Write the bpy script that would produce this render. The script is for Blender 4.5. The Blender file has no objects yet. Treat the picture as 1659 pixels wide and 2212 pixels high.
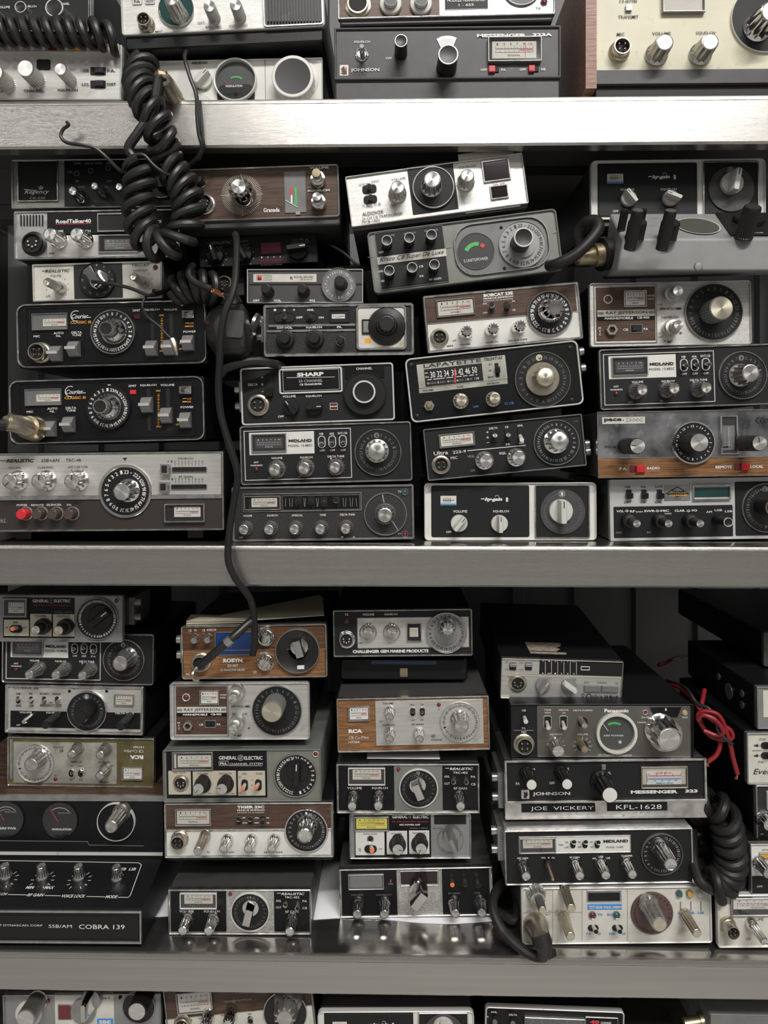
import bpy, math, random
from mathutils import Vector, Matrix
random.seed(7)
S = bpy.context.scene
COL = S.collection
PI = math.pi
# ---------------------------------------------------------------- camera, light, exposure
FPX, D0, HOR, CZ, YAW = 1550.0, 0.70, 960.0, 1.35, math.radians(1.0)
cam = bpy.data.objects.new('camera', bpy.data.cameras.new('camera'))
COL.objects.link(cam)
cam.location = (0, -D0, CZ)
cam.rotation_euler = (PI / 2, 0, YAW)
cam.data.sensor_fit = 'HORIZONTAL'
cam.data.sensor_width = 36
cam.data.lens = 36 * FPX / 1659
cam.data.shift_y = -(1106 - HOR) / 1659
cam.data.clip_start = 0.01
S.camera = cam
S.view_settings.view_transform = 'Standard'
S.view_settings.look = 'None'
S.view_settings.gamma = 1
S.view_settings.use_curve_mapping = False
S.view_settings.exposure = 0.0
w = bpy.data.worlds.new('room_light')
S.world = w
w.use_nodes = True
nt = w.node_tree
nt.nodes.clear()
out = nt.nodes.new('ShaderNodeOutputWorld')
bg = nt.nodes.new('ShaderNodeBackground')
tc = nt.nodes.new('ShaderNodeTexCoord')
sx = nt.nodes.new('ShaderNodeSeparateXYZ')
rp = nt.nodes.new('ShaderNodeValToRGB')
nt.links.new(tc.outputs['Generated'], sx.inputs[0])
mr = nt.nodes.new('ShaderNodeMapRange')
mr.inputs[1].default_value = -1
mr.inputs[2].default_value = 1
nt.links.new(sx.outputs['Z'], mr.inputs[0])
nt.links.new(mr.outputs[0], rp.inputs[0])
els = rp.color_ramp.elements
els[0].position = 0.22; els[0].color = (.07, .068, .065, 1)
els[1].position = 1.0; els[1].color = (.55, .54, .52, 1)
for p_, c_ in ((.43, .22), (.49, .95), (.53, .85), (.6, .32), (.72, .42)):
    e = els.new(p_); e.color = (c_, c_ * .98, c_ * .95, 1)
nt.links.new(rp.outputs[0], bg.inputs[0])
bg.inputs[1].default_value = 0.38
nt.links.new(bg.outputs[0], out.inputs[0])


def area(name, loc, size, power, target, col=(1, .98, .945)):
    l = bpy.data.lights.new(name, 'AREA')
    l.shape = 'RECTANGLE'; l.size, l.size_y = size
    l.energy = power; l.color = col
    o = bpy.data.objects.new(name, l); COL.objects.link(o)
    o.location = loc
    o.rotation_euler = (Vector(target) - Vector(loc)).to_track_quat('-Z', 'Y').to_euler()
    return o


area('ceiling_tube', (.6, -2.7, 4.0), (2.2, .16), 138, (0, 0, 1.2))
area('ceiling_panel', (1.75, -3.0, 3.3), (2.8, .5), 17, (.3, 0, 1.2))
area('ceiling_panel', (-2.2, -3.0, 3.2), (1.2, .4), 9, (-.2, 0, 1.1))

# ---------------------------------------------------------------- helpers


def px(x, y, Y=0.0):
    """photo pixel -> world point on the vertical plane at depth Y behind the shelf edge"""
    a = (x - 829.5) / FPX; b = (HOR - y) / FPX
    d = Vector((-math.sin(YAW) + a * math.cos(YAW), math.cos(YAW) + a * math.sin(YAW), b))
    return Vector((0, -D0, CZ)) + d * ((Y + D0) / d.y)


def mat(name, col, rough=.5, metal=0., var=0., vs=60., bump=0., bs=400., stretch=None, spec=.5, coat=0.,
        aniso=0., emit=0., dirt=None, ds=25., dlo=.55, alpha=1.):
    m = bpy.data.materials.new(name); m.use_nodes = True
    t = m.node_tree; L = t.links; N = t.nodes
    b = N['Principled BSDF']
    c = (*col, 1) if len(col) == 3 else col
    b.inputs['Base Color'].default_value = c
    b.inputs['Roughness'].default_value = rough
    b.inputs['Metallic'].default_value = metal
    b.inputs['Specular IOR Level'].default_value = spec
    b.inputs['Coat Weight'].default_value = coat
    if emit:
        b.inputs['Emission Color'].default_value = c; b.inputs['Emission Strength'].default_value = emit
    if aniso:
        b.inputs['Anisotropic'].default_value = aniso
        tg = N.new('ShaderNodeTangent'); tg.direction_type = 'RADIAL'; tg.axis = 'Y'
        L.new(tg.outputs[0], b.inputs['Tangent'])
    if var or dirt or bump:
        co = N.new('ShaderNodeTexCoord'); mp = N.new('ShaderNodeMapping')
        L.new(co.outputs['Object'], mp.inputs[0])
        if stretch: mp.inputs['Scale'].default_value = stretch
        last = None
        if var:
            n = N.new('ShaderNodeTexNoise'); n.inputs['Scale'].default_value = vs; n.inputs['Detail'].default_value = 6
            L.new(mp.outputs[0], n.inputs[0])
            mx = N.new('ShaderNodeMix'); mx.data_type = 'RGBA'
            mx.inputs[6].default_value = tuple(max(0, v * (1 - var)) for v in c[:3]) + (1,)
            mx.inputs[7].default_value = tuple(min(1, v * (1 + var)) for v in c[:3]) + (1,)
            r = N.new('ShaderNodeValToRGB'); r.color_ramp.elements[0].position = .35; r.color_ramp.elements[1].position = .65
            L.new(n.outputs[0], r.inputs[0]); L.new(r.outputs[0], mx.inputs[0])
            L.new(mx.outputs[2], b.inputs['Base Color']); last = mx.outputs[2]
        if dirt:
            n = N.new('ShaderNodeTexNoise'); n.inputs['Scale'].default_value = ds; n.inputs['Detail'].default_value = 9
            n.inputs['Roughness'].default_value = .7
            L.new(co.outputs['Object'], n.inputs[0])
            r = N.new('ShaderNodeValToRGB'); r.color_ramp.elements[0].position = dlo; r.color_ramp.elements[1].position = dlo + .15
            L.new(n.outputs[0], r.inputs[0])
            mx = N.new('ShaderNodeMix'); mx.data_type = 'RGBA'
            if last: L.new(last, mx.inputs[6])
            else: mx.inputs[6].default_value = c
            mx.inputs[7].default_value = (*dirt, 1)
            L.new(r.outputs[0], mx.inputs[0]); L.new(mx.outputs[2], b.inputs['Base Color'])
        if bump:
            n = N.new('ShaderNodeTexNoise'); n.inputs['Scale'].default_value = bs; n.inputs['Detail'].default_value = 4
            L.new(mp.outputs[0], n.inputs[0])
            bp = N.new('ShaderNodeBump'); bp.inputs['Strength'].default_value = bump; bp.inputs['Distance'].default_value = .001
            L.new(n.outputs[0], bp.inputs['Height']); L.new(bp.outputs[0], b.inputs['Normal'])
    return m


def wood(name, c1, c2, sc=1.):
    m = mat(name, c1, .42, spec=.4)
    t = m.node_tree; N = t.nodes; L = t.links; b = N['Principled BSDF']
    co = N.new('ShaderNodeTexCoord'); mp = N.new('ShaderNodeMapping')
    mp.inputs['Scale'].default_value = (9 * sc, 40 * sc, 150 * sc)
    L.new(co.outputs['Object'], mp.inputs[0])
    n = N.new('ShaderNodeTexNoise'); n.inputs['Scale'].default_value = 3.5; n.inputs['Detail'].default_value = 8
    n.inputs['Roughness'].default_value = .65; n.inputs['Distortion'].default_value = .8
    L.new(mp.outputs[0], n.inputs[0])
    r = N.new('ShaderNodeValToRGB')
    r.color_ramp.elements[0].position = .36; r.color_ramp.elements[0].color = (*c1, 1)
    r.color_ramp.elements[1].position = .66; r.color_ramp.elements[1].color = (*c2, 1)
    L.new(n.outputs[0], r.inputs[0]); L.new(r.outputs[0], b.inputs['Base Color'])
    return m


def glassmat():
    m = bpy.data.materials.new('window_glass'); m.use_nodes = True
    t = m.node_tree; t.nodes.clear()
    o = t.nodes.new('ShaderNodeOutputMaterial'); a = t.nodes.new('ShaderNodeBsdfTransparent')
    g = t.nodes.new('ShaderNodeBsdfGlossy'); g.inputs['Roughness'].default_value = .08
    lw = t.nodes.new('ShaderNodeLayerWeight'); lw.inputs['Blend'].default_value = .35
    f = t.nodes.new('ShaderNodeMapRange'); f.inputs[3].default_value = .03; f.inputs[4].default_value = .45
    t.links.new(lw.outputs['Facing'], f.inputs[0])
    x = t.nodes.new('ShaderNodeMixShader')
    t.links.new(f.outputs[0], x.inputs[0]); t.links.new(a.outputs[0], x.inputs[1]); t.links.new(g.outputs[0], x.inputs[2])
    t.links.new(x.outputs[0], o.inputs[0])
    return m


M = {
    'blk': mat('black_plastic', (.006, .006, .007), .36, spec=.3, var=.3, vs=30, dirt=(.028, .026, .023), dlo=.66),
    'blkm': mat('black_matte', (.009, .009, .010), .6, bump=.15, bs=1500, dirt=(.035, .032, .028), dlo=.66),
    'char': mat('charcoal_face', (.013, .013, .014), .5, spec=.3, bump=.1, bs=1800, dirt=(.035, .033, .03), dlo=.66),
    'grit': mat('speckled_charcoal', (.022, .020, .018), .5, var=.6, vs=900, bump=.4, bs=1500, dirt=(.07, .063, .05), dlo=.62),
    'leath': mat('black_leatherette', (.012, .012, .012), .5, bump=.9, bs=900),
    'case': mat('black_case_paint', (.008, .008, .009), .42, spec=.3, bump=.12, bs=900, dirt=(.03, .028, .024), dlo=.64),
    'caseg': mat('grey_case_paint', (.055, .055, .054), .45, bump=.1, bs=900, dirt=(.14, .13, .11), dlo=.6),
    'dgry': mat('dark_grey_face', (.055, .054, .053), .5, var=.1, bump=.08, bs=1500, dirt=(.15, .14, .12), dlo=.64),
    'mgry': mat('grey_plastic', (.17, .17, .165), .5, var=.1, dirt=(.25, .24, .2), dlo=.62),
    'taupe': mat('taupe_metal_face', (.12, .115, .10), .38, .35, bump=.15, bs=500, stretch=(1, 1, 14)),
    'silv': mat('brushed_silver_face', (.56, .55, .52), .36, .55, var=.10, vs=18, bump=.22, bs=260, stretch=(1, 1, 26), dirt=(.36, .34, .30), dlo=.64),
    'silvd': mat('tarnished_silver_face', (.42, .41, .36), .42, .5, var=.22, vs=45, bump=.15, bs=600, dirt=(.17, .155, .12), ds=30, dlo=.54),
    'sparkle': mat('pebbled_silver_face', (.5, .49, .47), .34, .7, var=.25, vs=800, bump=.9, bs=900),
    'gryg': mat('grey_green_paint', (.20, .205, .185), .42, .2, var=.08, dirt=(.11, .11, .09), dlo=.64),
    'sgry': mat('satin_grey_face', (.30, .30, .295), .38, .5, var=.06, dirt=(.2, .19, .17), dlo=.66),
    'white': mat('white_panel', (.66, .65, .61), .45, var=.05, dirt=(.42, .38, .30), dlo=.68),
    'offw': mat('aged_white_panel', (.58, .56, .50), .45, var=.08, dirt=(.32, .27, .19), dlo=.6),
    'cream': mat('cream_face', (.60, .56, .42), .45, var=.06, vs=25, dirt=(.36, .32, .22), ds=90, dlo=.6),
    'beige': mat('beige_label', (.50, .45, .36), .5, var=.06),
    'chr': mat('chrome', (.72, .71, .69), .13, 1., var=.12, vs=50, dirt=(.32, .31, .29), ds=60, dlo=.6),
    'chrw': mat('worn_chrome_trim', (.62, .61, .59), .24, .95, var=.25, vs=90, dirt=(.22, .21, .2), ds=90, dlo=.58),
    'wtrim': mat('white_trim', (.62, .61, .58), .35, .1, dirt=(.2, .19, .17), ds=120, dlo=.6),
    'gtrim': mat('grey_metal_trim', (.34, .34, .33), .32, .7, var=.15, vs=80, dirt=(.15, .15, .14), ds=80, dlo=.6),
    'dchr': mat('dull_chrome', (.46, .45, .42), .3, .85, var=.3, vs=120),
    'alu': mat('spun_aluminium', (.78, .77, .74), .28, .95, aniso=.85),
    'alud': mat('dull_spun_aluminium', (.56, .55, .52), .34, .9, aniso=.8),
    'alug': mat('gold_spun_aluminium', (.72, .66, .52), .3, .9, aniso=.8),
    'brass': mat('aged_brass', (.50, .42, .27), .32, .9, var=.2, vs=90),
    'nick': mat('aged_nickel', (.52, .47, .38), .3, .9, var=.15, vs=120, dirt=(.25, .21, .16), ds=120, dlo=.58),
    'kblk': mat('knob_black', (.009, .009, .009), .40, dirt=(.04, .036, .03), ds=80, dlo=.66),
    'kbrn': mat('button_brown', (.075, .052, .045), .4),
    'kwht': mat('knob_off_white', (.55, .54, .50), .4, dirt=(.35, .31, .26), ds=120, dlo=.64),
    'hole': mat('dark_recess', (.004, .004, .004), .7),
    'red': mat('red_plastic', (.62, .03, .04), .35),
    'dred': mat('dark_red_lens', (.13, .012, .018), .15, coat=.5),
    'maroon': mat('maroon_display', (.14, .012, .03), .2, coat=.4),
    'dmar': mat('brown_maroon_dial', (.10, .055, .05), .45, var=.15),
    'org': mat('orange_tip', (.85, .20, .07), .45),
    'amber': mat('amber_lens', (.62, .32, .05), .3),
    'orng': mat('orange_print', (.80, .36, .05), .5),
    'redp': mat('red_print', (.62, .05, .06), .5),
    'bluep': mat('blue_print', (.06, .25, .58), .45),
    'grnp': mat('green_print', (.08, .42, .12), .5),
    'blued': mat('blue_display', (.008, .035, .14), .25, coat=.4),
    'dispd': mat('dark_red_display', (.012, .004, .005), .12, coat=.5),
    'teal': mat('teal_display', (.012, .05, .045), .2, coat=.4),
    'grnl': mat('green_lens', (.03, .10, .11), .25),
    'olive': mat('olive_brown_face', (.10, .08, .03), .4, var=.2, dirt=(.3, .26, .16), ds=60, dlo=.6),
    'card': mat('meter_card', (.62, .59, .52), .55, var=.04),
    'cardw': mat('meter_card_white', (.72, .70, .66), .5),
    'carddk': mat('meter_card_dark', (.05, .052, .05), .4),
    'cardy': mat('meter_card_yellow', (.78, .68, .10), .5),
    'wht': mat('white_print', (.72, .71, .68), .5),
    'gryp': mat('grey_print', (.28, .28, .27), .5),
    'dim': mat('faded_print', (.12, .12, .12), .5),
    'pblk': mat('black_print', (.025, .023, .022), .5),
    'wood': wood('dark_walnut_veneer', (.045, .024, .016), (.115, .066, .045)),
    'oak': wood('orange_wood_veneer', (.11, .048, .018), (.33, .165, .070)),
    'oakd': wood('brown_wood_veneer', (.055, .022, .010), (.135, .062, .028)),
    'rwood': wood('reddish_wood_side', (.16, .075, .052), (.40, .23, .17), 1.2),
    'rub': mat('black_rubber_cable', (.012, .012, .012), .42, spec=.6, dirt=(.05, .045, .04), ds=60, dlo=.6),
    'rubd': mat('dusty_rubber_cable', (.012, .0115, .011), .5, spec=.4, dirt=(.05, .043, .036), ds=60, dlo=.58),
    'wred': mat('red_wire_insulation', (.24, .010, .018), .42),
    'copper': mat('bare_copper', (.55, .26, .15), .3, .9),
    'steel': mat('brushed_stainless_steel', (.50, .485, .455), .27, .95, var=.04, vs=6, bump=.14, bs=130, stretch=(.6, 1, 34)),
    'steelt': mat('polished_shelf_top', (.42, .41, .385), .12, .95, var=.12, vs=8, bump=.05, bs=200, stretch=(1, 12, 1), dirt=(.36, .35, .32), ds=500, dlo=.72),
    'steeld': mat('galvanised_steel', (.12, .12, .115), .5, .6),
    'wall': mat('grey_corrugated_wall', (.13, .13, .135), .55),
    'paper': mat('white_paper', (.74, .74, .76), .7),
    'env': mat('manila_paper', (.40, .36, .27), .75, var=.1),
    'tape': mat('torn_masking_tape', (.30, .26, .21), .6, var=.25, vs=200),
    'floor': mat('grey_floor', (.5, .49, .47), .4),
    'bgry': mat('worn_grey_enamel', (.24, .24, .235), .5, var=.05, dirt=(.12, .115, .11), ds=70, dlo=.68),
    'brn': mat('dark_brown_face', (.036, .028, .024), .45),
    'schr': mat('scratched_chrome_face', (.30, .30, .31), .24, .85, var=.6, vs=30, dirt=(.62, .62, .62), ds=70, dlo=.56),
    'lsil': mat('light_silver_paint', (.50, .50, .485), .4, .15, var=.04, dirt=(.3, .3, .28), dlo=.68),
    'glass': glassmat(),
}


def rr(w, h, r, n=5, cx=0., cz=0.):
    """rounded rectangle outline (x,z), counter-clockwise seen from the front"""
    r = max(1e-5, min(r, w / 2 - 1e-6, h / 2 - 1e-6)); o = []
    for k, (sx_, sz_) in enumerate(((1, -1), (1, 1), (-1, 1), (-1, -1))):
        for i in range(n + 1):
            a = -PI / 2 + k * PI / 2 + PI / 2 * i / n
            o.append((cx + sx_ * (w / 2 - r) + r * math.cos(a), cz + sz_ * (h / 2 - r) + r * math.sin(a)))
    return o


class MB:
    def __init__(s): s.v = []; s.f = []; s.m = []; s.mats = []

    def mi(s, m):
        if m not in s.mats: s.mats.append(m)
        return s.mats.index(m)

    def loops(s, loops, m, cap0=False, cap1=False):
        """loops of (x,y,z) with equal counts joined by quads"""
        k = s.mi(m); n = len(loops[0]); base = len(s.v)
        for l in loops: s.v.extend(l)
        for j in range(len(loops) - 1):
            a = base + j * n; b = a + n
            for i in range(n):
                i2 = (i + 1) % n
                s.f.append((a + i, a + i2, b + i2, b + i)); s.m.append(k)
        if cap0: s.f.append(tuple(base + i for i in reversed(range(n)))); s.m.append(k)
        if cap1: s.f.append(tuple(base + (len(loops) - 1) * n + i for i in range(n))); s.m.append(k)
        return s

    def plate(s, w, h, y0, y1, m, r=.0005, c=.0003, cx=0., cz=0., n=4):
        """rounded slab from back y1 to front y0 (y0<y1), chamfered front"""
        L = []
        for (i, y) in ((0, y1), (0, y0 + c), (c, y0)):
            L.append([(x, y, z) for x, z in rr(w - 2 * i, h - 2 * i, r - i, n, cx, cz)])
        return s.loops(L, m, True, True)

    def frame(s, w, h, t, y0, y1, m, r=.003, c=.0005, cx=0., cz=0., yi=None, n=5):
        """ring of width t; front at y0, back at y1"""
        yi = y1 if yi is None else yi; c = min(c, t * .4); ri = max(.0002, r - t * .7)
        spec = ((0, y1), (0, y0 + c), (c, y0), (t - c, y0), (t, y0 + c), (t, yi))
        L = []
        for (i, y) in spec:
            q = r - i if i < t / 2 else ri + (t - i)
            L.append([(x, y, z) for x, z in rr(w - 2 * i, h - 2 * i, q, n, cx, cz)])
        return s.loops(L, m)

    def lathe(s, prof, m, seg=32, cx=0., cz=0., teeth=0, amp=0., tr=None, cap0=False, cap1=True, y=0.):
        """prof: list of (radius, y, toothed?) revolved about the Y axis; y decreasing is towards the viewer"""
        L = []
        if teeth: seg = teeth * 6
        for p in prof:
            rad, yy = p[0], p[1]; tt = p[2] if len(p) > 2 else 0
            lp = []
            for i in range(seg):
                a = 2 * PI * i / seg
                q = rad
                if tt and teeth:
                    ph = (i % 6)
                    q = rad - amp * tt * (1 if ph in (0, 5) else (.8 if ph in (1, 4) else 0))
                lp.append((cx + q * math.cos(a), yy + y, cz + q * math.sin(a)))
            L.append(lp)
        return s.loops(L, m, cap0, cap1)

    def quad(s, pts, m):
        k = s.mi(m); b = len(s.v); s.v.extend(pts); s.f.append(tuple(range(b, b + len(pts)))); s.m.append(k); return s

    def line(s, x0, z0, x1, z1, t, y, m):
        dx, dz = x1 - x0, z1 - z0; l = math.hypot(dx, dz) or 1e-9
        nx, nz = -dz / l * t / 2, dx / l * t / 2
        return s.quad([(x0 - nx, y, z0 - nz), (x1 - nx, y, z1 - nz), (x1 + nx, y, z1 + nz), (x0 + nx, y, z0 + nz)], m)

    def box(s, x0, x1, y0, y1, z0, z1, m):
        return s.loops([[(x0, y1, z0), (x1, y1, z0), (x1, y1, z1), (x0, y1, z1)],
                        [(x0, y0, z0), (x1, y0, z0), (x1, y0, z1), (x0, y0, z1)]], m, True, True)

    def ring(s, cx, cz, r0, r1, y, m, a0=0., a1=2 * PI, seg=48):
        k = s.mi(m); n = max(3, int(seg * abs(a1 - a0) / (2 * PI))); b = len(s.v)
        for i in range(n + 1):
            a = a0 + (a1 - a0) * i / n
            for r in (r0, r1): s.v.append((cx + r * math.cos(a), y, cz + r * math.sin(a)))
        for i in range(n):
            j = b + 2 * i
            s.f.append((j, j + 2, j + 3, j + 1)); s.m.append(k)
        return s

    def disc(s, cx, cz, r, y, m, seg=20):
        return s.quad([(cx + r * math.cos(2 * PI * i / seg), y, cz + r * math.sin(2 * PI * i / seg)) for i in range(seg)], m)

    def tube(s, pts, r, m, seg=8, flat=1., radii=None):
        """tube through world points"""
        P = [Vector(p) for p in pts]; L = []; up = None
        for i, p in enumerate(P):
            t = (P[min(i + 1, len(P) - 1)] - P[max(i - 1, 0)]).normalized()
            if up is None:
                up = Vector((0, 1, 0)) if abs(t.y) < .9 else Vector((1, 0, 0))
            up = (up - t * up.dot(t)).normalized(); sd = t.cross(up)
            rad = radii[i] if radii else r
            L.append([tuple(p + (up * math.sin(2 * PI * k / seg) * flat + sd * math.cos(2 * PI * k / seg)) * rad) for k in range(seg)])
        return s.loops(L, m, True, True)

    def mesh(s, name, sharp=35):
        me = bpy.data.meshes.new(name)
        me.from_pydata(s.v, [], s.f)
        for m in s.mats: me.materials.append(M[m])
        me.polygons.foreach_set('material_index', s.m)
        me.polygons.foreach_set('use_smooth', [True] * len(s.f))
        me.validate(); me.update()
        me.set_sharp_from_angle(angle=math.radians(sharp))
        return me

    def build(s, name, parent=None, loc=(0, 0, 0), rot=(0, 0, 0), label=None):
        o = bpy.data.objects.new(name, s.mesh(name)); COL.objects.link(o)
        o.parent = parent; o.location = loc; o.rotation_euler = rot
        if label: o['label'] = label
        return o


def tag(o, label, cat, group=None, kind=None):
    o['label'] = label; o['category'] = cat
    if group: o['group'] = group
    if kind: o['kind'] = kind
    return o


def empty(name, loc, rot=(0, 0, 0)):
    o = bpy.data.objects.new(name, None); COL.objects.link(o)
    o.empty_display_size = .02; o.location = loc; o.rotation_euler = rot
    return o


_tc = {}


def glyphs(t, bold=0., shear=0.):
    k = (t, bold, shear)
    if k not in _tc:
        c = bpy.data.curves.new('t', 'FONT'); c.body = t; c.size = 1; c.resolution_u = 2
        c.offset = bold; c.shear = shear
        o = bpy.data.objects.new('t', c)
        me = bpy.data.meshes.new_from_object(o)
        vs = [(v.co.x, v.co.y) for v in me.vertices]; fs = [tuple(p.vertices) for p in me.polygons]
        bpy.data.objects.remove(o); bpy.data.curves.remove(c); bpy.data.meshes.remove(me)
        if vs:
            x0 = min(v[0] for v in vs); x1 = max(v[0] for v in vs); y0 = min(v[1] for v in vs); y1 = max(v[1] for v in vs)
        else: x0 = x1 = y0 = y1 = 0
        _tc[k] = (vs, fs, x0, x1, y0, y1)
    return _tc[k]


def put_text(mb, t, cx, cz, w, h, y, m, bold=0., shear=0., rot=0.):
    vs, fs, x0, x1, y0, y1 = glyphs(t, bold, shear)
    if not vs: return
    sx_ = w / max(1e-6, x1 - x0); sy_ = h / max(1e-6, y1 - y0)
    if w <= 0: sx_ = sy_
    k = mb.mi(m); b = len(mb.v); mx, my = (x0 + x1) / 2, (y0 + y1) / 2
    ca, sa = math.cos(rot), math.sin(rot)
    for (x, z) in vs:
        X = (x - mx) * sx_; Z = (z - my) * sy_
        mb.v.append((cx + X * ca - Z * sa, y, cz + X * sa + Z * ca))
    for f in fs:
        mb.f.append(tuple(b + i for i in f)); mb.m.append(k)


_kc = {}


def knob_meshes(kind, R, L, c1, c2):
    """returns list of (part name, mesh) for a knob whose base is at y=0 and tip at y=-L"""
    key = (kind, round(R, 4), round(L, 4), c1, c2)
    if key in _kc: return _kc[key]
    b = MB(); e = MB(); o = []
    if kind == 'chr':        # flared skirt, fluted tapering body, dished cap
        b.lathe([(R * 1.42, 0), (R * 1.42, -.08 * L), (R * 1.34, -.2 * L), (R * 1.16, -.3 * L)], c1, 36, cap1=False)
        b.lathe([(R * 1.16, -.3 * L, .4), (R * 1.06, -.42 * L, 1), (R * .96, -.92 * L, 1), (R * .9, -.97 * L, 0), (R * .78, -L, 0), (R * .72, -.97 * L, 0)], c1, teeth=14, amp=R * .14, cap1=False)
        e.lathe([(R * .74, -.965 * L), (R * .4, -.95 * L), (R * .02, -.945 * L)], c2, 28)
    elif kind == 'alu':      # knurled straight sides, flat spun cap
        b.lathe([(R * 1.04, 0, 0), (R * 1.04, -.05 * L, 0), (R, -.07 * L, 1), (R, -.9 * L, 1), (R * .98, -.94 * L, 0), (R * .93, -.99 * L, 0), (R * .9, -.99 * L, 0)], c1, teeth=26, amp=R * .07, cap1=False)
        e.lathe([(R * .9, -.985 * L), (R * .88, -L), (R * .02, -L)], c2, 32)
    elif kind == 'flu':      # deep flutes, black or silver, smaller cap
        b.lathe([(R * 1.25, 0, 0), (R * 1.25, -.12 * L, 0), (R * 1.12, -.16 * L, 0), (R * 1.1, -.2 * L, 1), (R * .98, -.9 * L, 1), (R * .9, -.98 * L, 0), (R * .82, -.99 * L, 0)], c1, teeth=12, amp=R * .16, cap1=False)
        e.lathe([(R * .82, -.985 * L), (R * .78, -L), (R * .02, -L)], c2, 28)
    elif kind == 'two':      # wide base disc with narrower spun knob on top
        b.lathe([(R * 1.65, 0), (R * 1.65, -.35 * L), (R * 1.55, -.42 * L), (R * 1.02, -.44 * L)], c1, 40, cap1=False)
        b.lathe([(R, -.44 * L, 1), (R, -.93 * L, 1), (R * .95, -.99 * L, 0), (R * .9, -.99 * L, 0)], c1, teeth=26, amp=R * .05, cap1=False)
        e.lathe([(R * .9, -.985 * L), (R * .88, -L), (R * .02, -L)], c2, 32)
    elif kind == 'star':     # petalled top on a domed body
        b.lathe([(R * 1.55, 0), (R * 1.6, -.15 * L), (R * 1.5, -.4 * L), (R * 1.2, -.58 * L)], c1, 40, cap1=False)
        b.lathe([(R * 1.3, -.5 * L, 1), (R * 1.25, -.93 * L, 1), (R * 1.15, -L, 1), (R * .85, -L, 0)], c1, teeth=10, amp=R * .34, cap1=False)
        e.lathe([(R * .85, -L), (R * .8, -1.03 * L), (R * .02, -1.04 * L)], c2, 28)
    elif kind == 'ring':     # black dished cap inside a bright rim
        b.lathe([(R * 1.02, 0, 0), (R * 1.0, -.1 * L, .6), (R * .94, -.85 * L, .6), (R * .96, -.9 * L, 0), (R, -.97 * L, 0)], c1, teeth=24, amp=R * .05, cap1=False)
        b.lathe([(R, -.97 * L), (R * .97, -L), (R * .86, -L), (R * .84, -.98 * L)], c2, 36, cap1=False)
        e.lathe([(R * .85, -.985 * L), (R * .5, -.96 * L), (R * .02, -.955 * L)], 'kblk', 32)
    elif kind == 'cone':     # smooth flare then narrow tip (channel knob with collar)
        b.lathe([(R * 1.9, 0), (R * 1.95, -.12 * L), (R * 1.8, -.3 * L), (R * 1.25, -.45 * L), (R * 1.08, -.5 * L)], c1, 40, cap1=False)
        b.lathe([(R * 1.08, -.5 * L, 1), (R, -.94 * L, 1), (R * .98, -L, 0), (R * .86, -L, 0), (R * .84, -.985 * L, 0)], c1, teeth=24, amp=R * .05, cap1=False)
        e.lathe([(R * .85, -.985 * L), (R * .02, -.97 * L)], c2, 32)
    elif kind == 'dom':      # plain round button
        b.lathe([(R, 0), (R, -.8 * L), (R * .93, -.94 * L), (R * .8, -L), (R * .02, -L)], c1, 24)
    elif kind == 'ptr':      # disc with a tall bar grip
        b.lathe([(R * 1.0, 0), (R * 1.0, -.28 * L), (R * .95, -.34 * L), (R * .02, -.36 * L)], c1, 40)
        w0, w1, H = R * .36, R * .25, R * 1.0
        sl = [(-w0, -.3 * L, 1.0), (-w1, -.95 * L, .98), (-w1 * .8, -L, .94)]
        Ls = []
        for (ww, yy, hh) in sl:
            Ls.append([(x, yy, z) for x, z in rr(-2 * ww, 2 * H * hh, R * .12, 3)])
        e.loops(Ls, c2, False, True)
        e.box(-R * .04, R * .04, -L - .0002, -L, R * .35, R * .9, 'pblk' if c2 in ('kwht', 'chr', 'alu') else 'wht')
    elif kind == 'bar':      # low round base carrying a broad slanted block
        b.lathe([(R * 1.0, 0), (R * 1.02, -.14 * L), (R * .96, -.28 * L), (R * .02, -.32 * L)], c1, 40)
        Ls = [[(x, yy, z) for x, z in rr(2 * ww * R, 2 * R * hh, R * .06, 2)] for ww, hh, yy in ((.52, .97, -.2 * L), (.45, .95, -.93 * L), (.4, .9, -L))]
        e.loops(Ls, c2, False, True)
    elif kind == 'skt':      # slim bar knob: thin skirt + tapered blade
        b.lathe([(R, 0), (R, -.15 * L), (R * .9, -.25 * L), (R * .02, -.3 * L)], c1, 36)
        Ls = [[(x, yy, z) for x, z in rr(R * a * 2, R * hh * 2, R * .2, 4)] for a, hh, yy in ((.42, .95, -.2 * L), (.30, .9, -.8 * L), (.2, .8, -L))]
        e.loops(Ls, c2, False, True)
    o.append(('knob', b.mesh('knob')))
    if e.v: o.append(('grip' if kind in ('ptr', 'skt', 'bar') else 'knob_cap', e.mesh('knob_cap')))
    _kc[key] = o
    return o


DECK = [px(829, y, 0).z for y in (209, 1178, 2066, 2345)]


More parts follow.
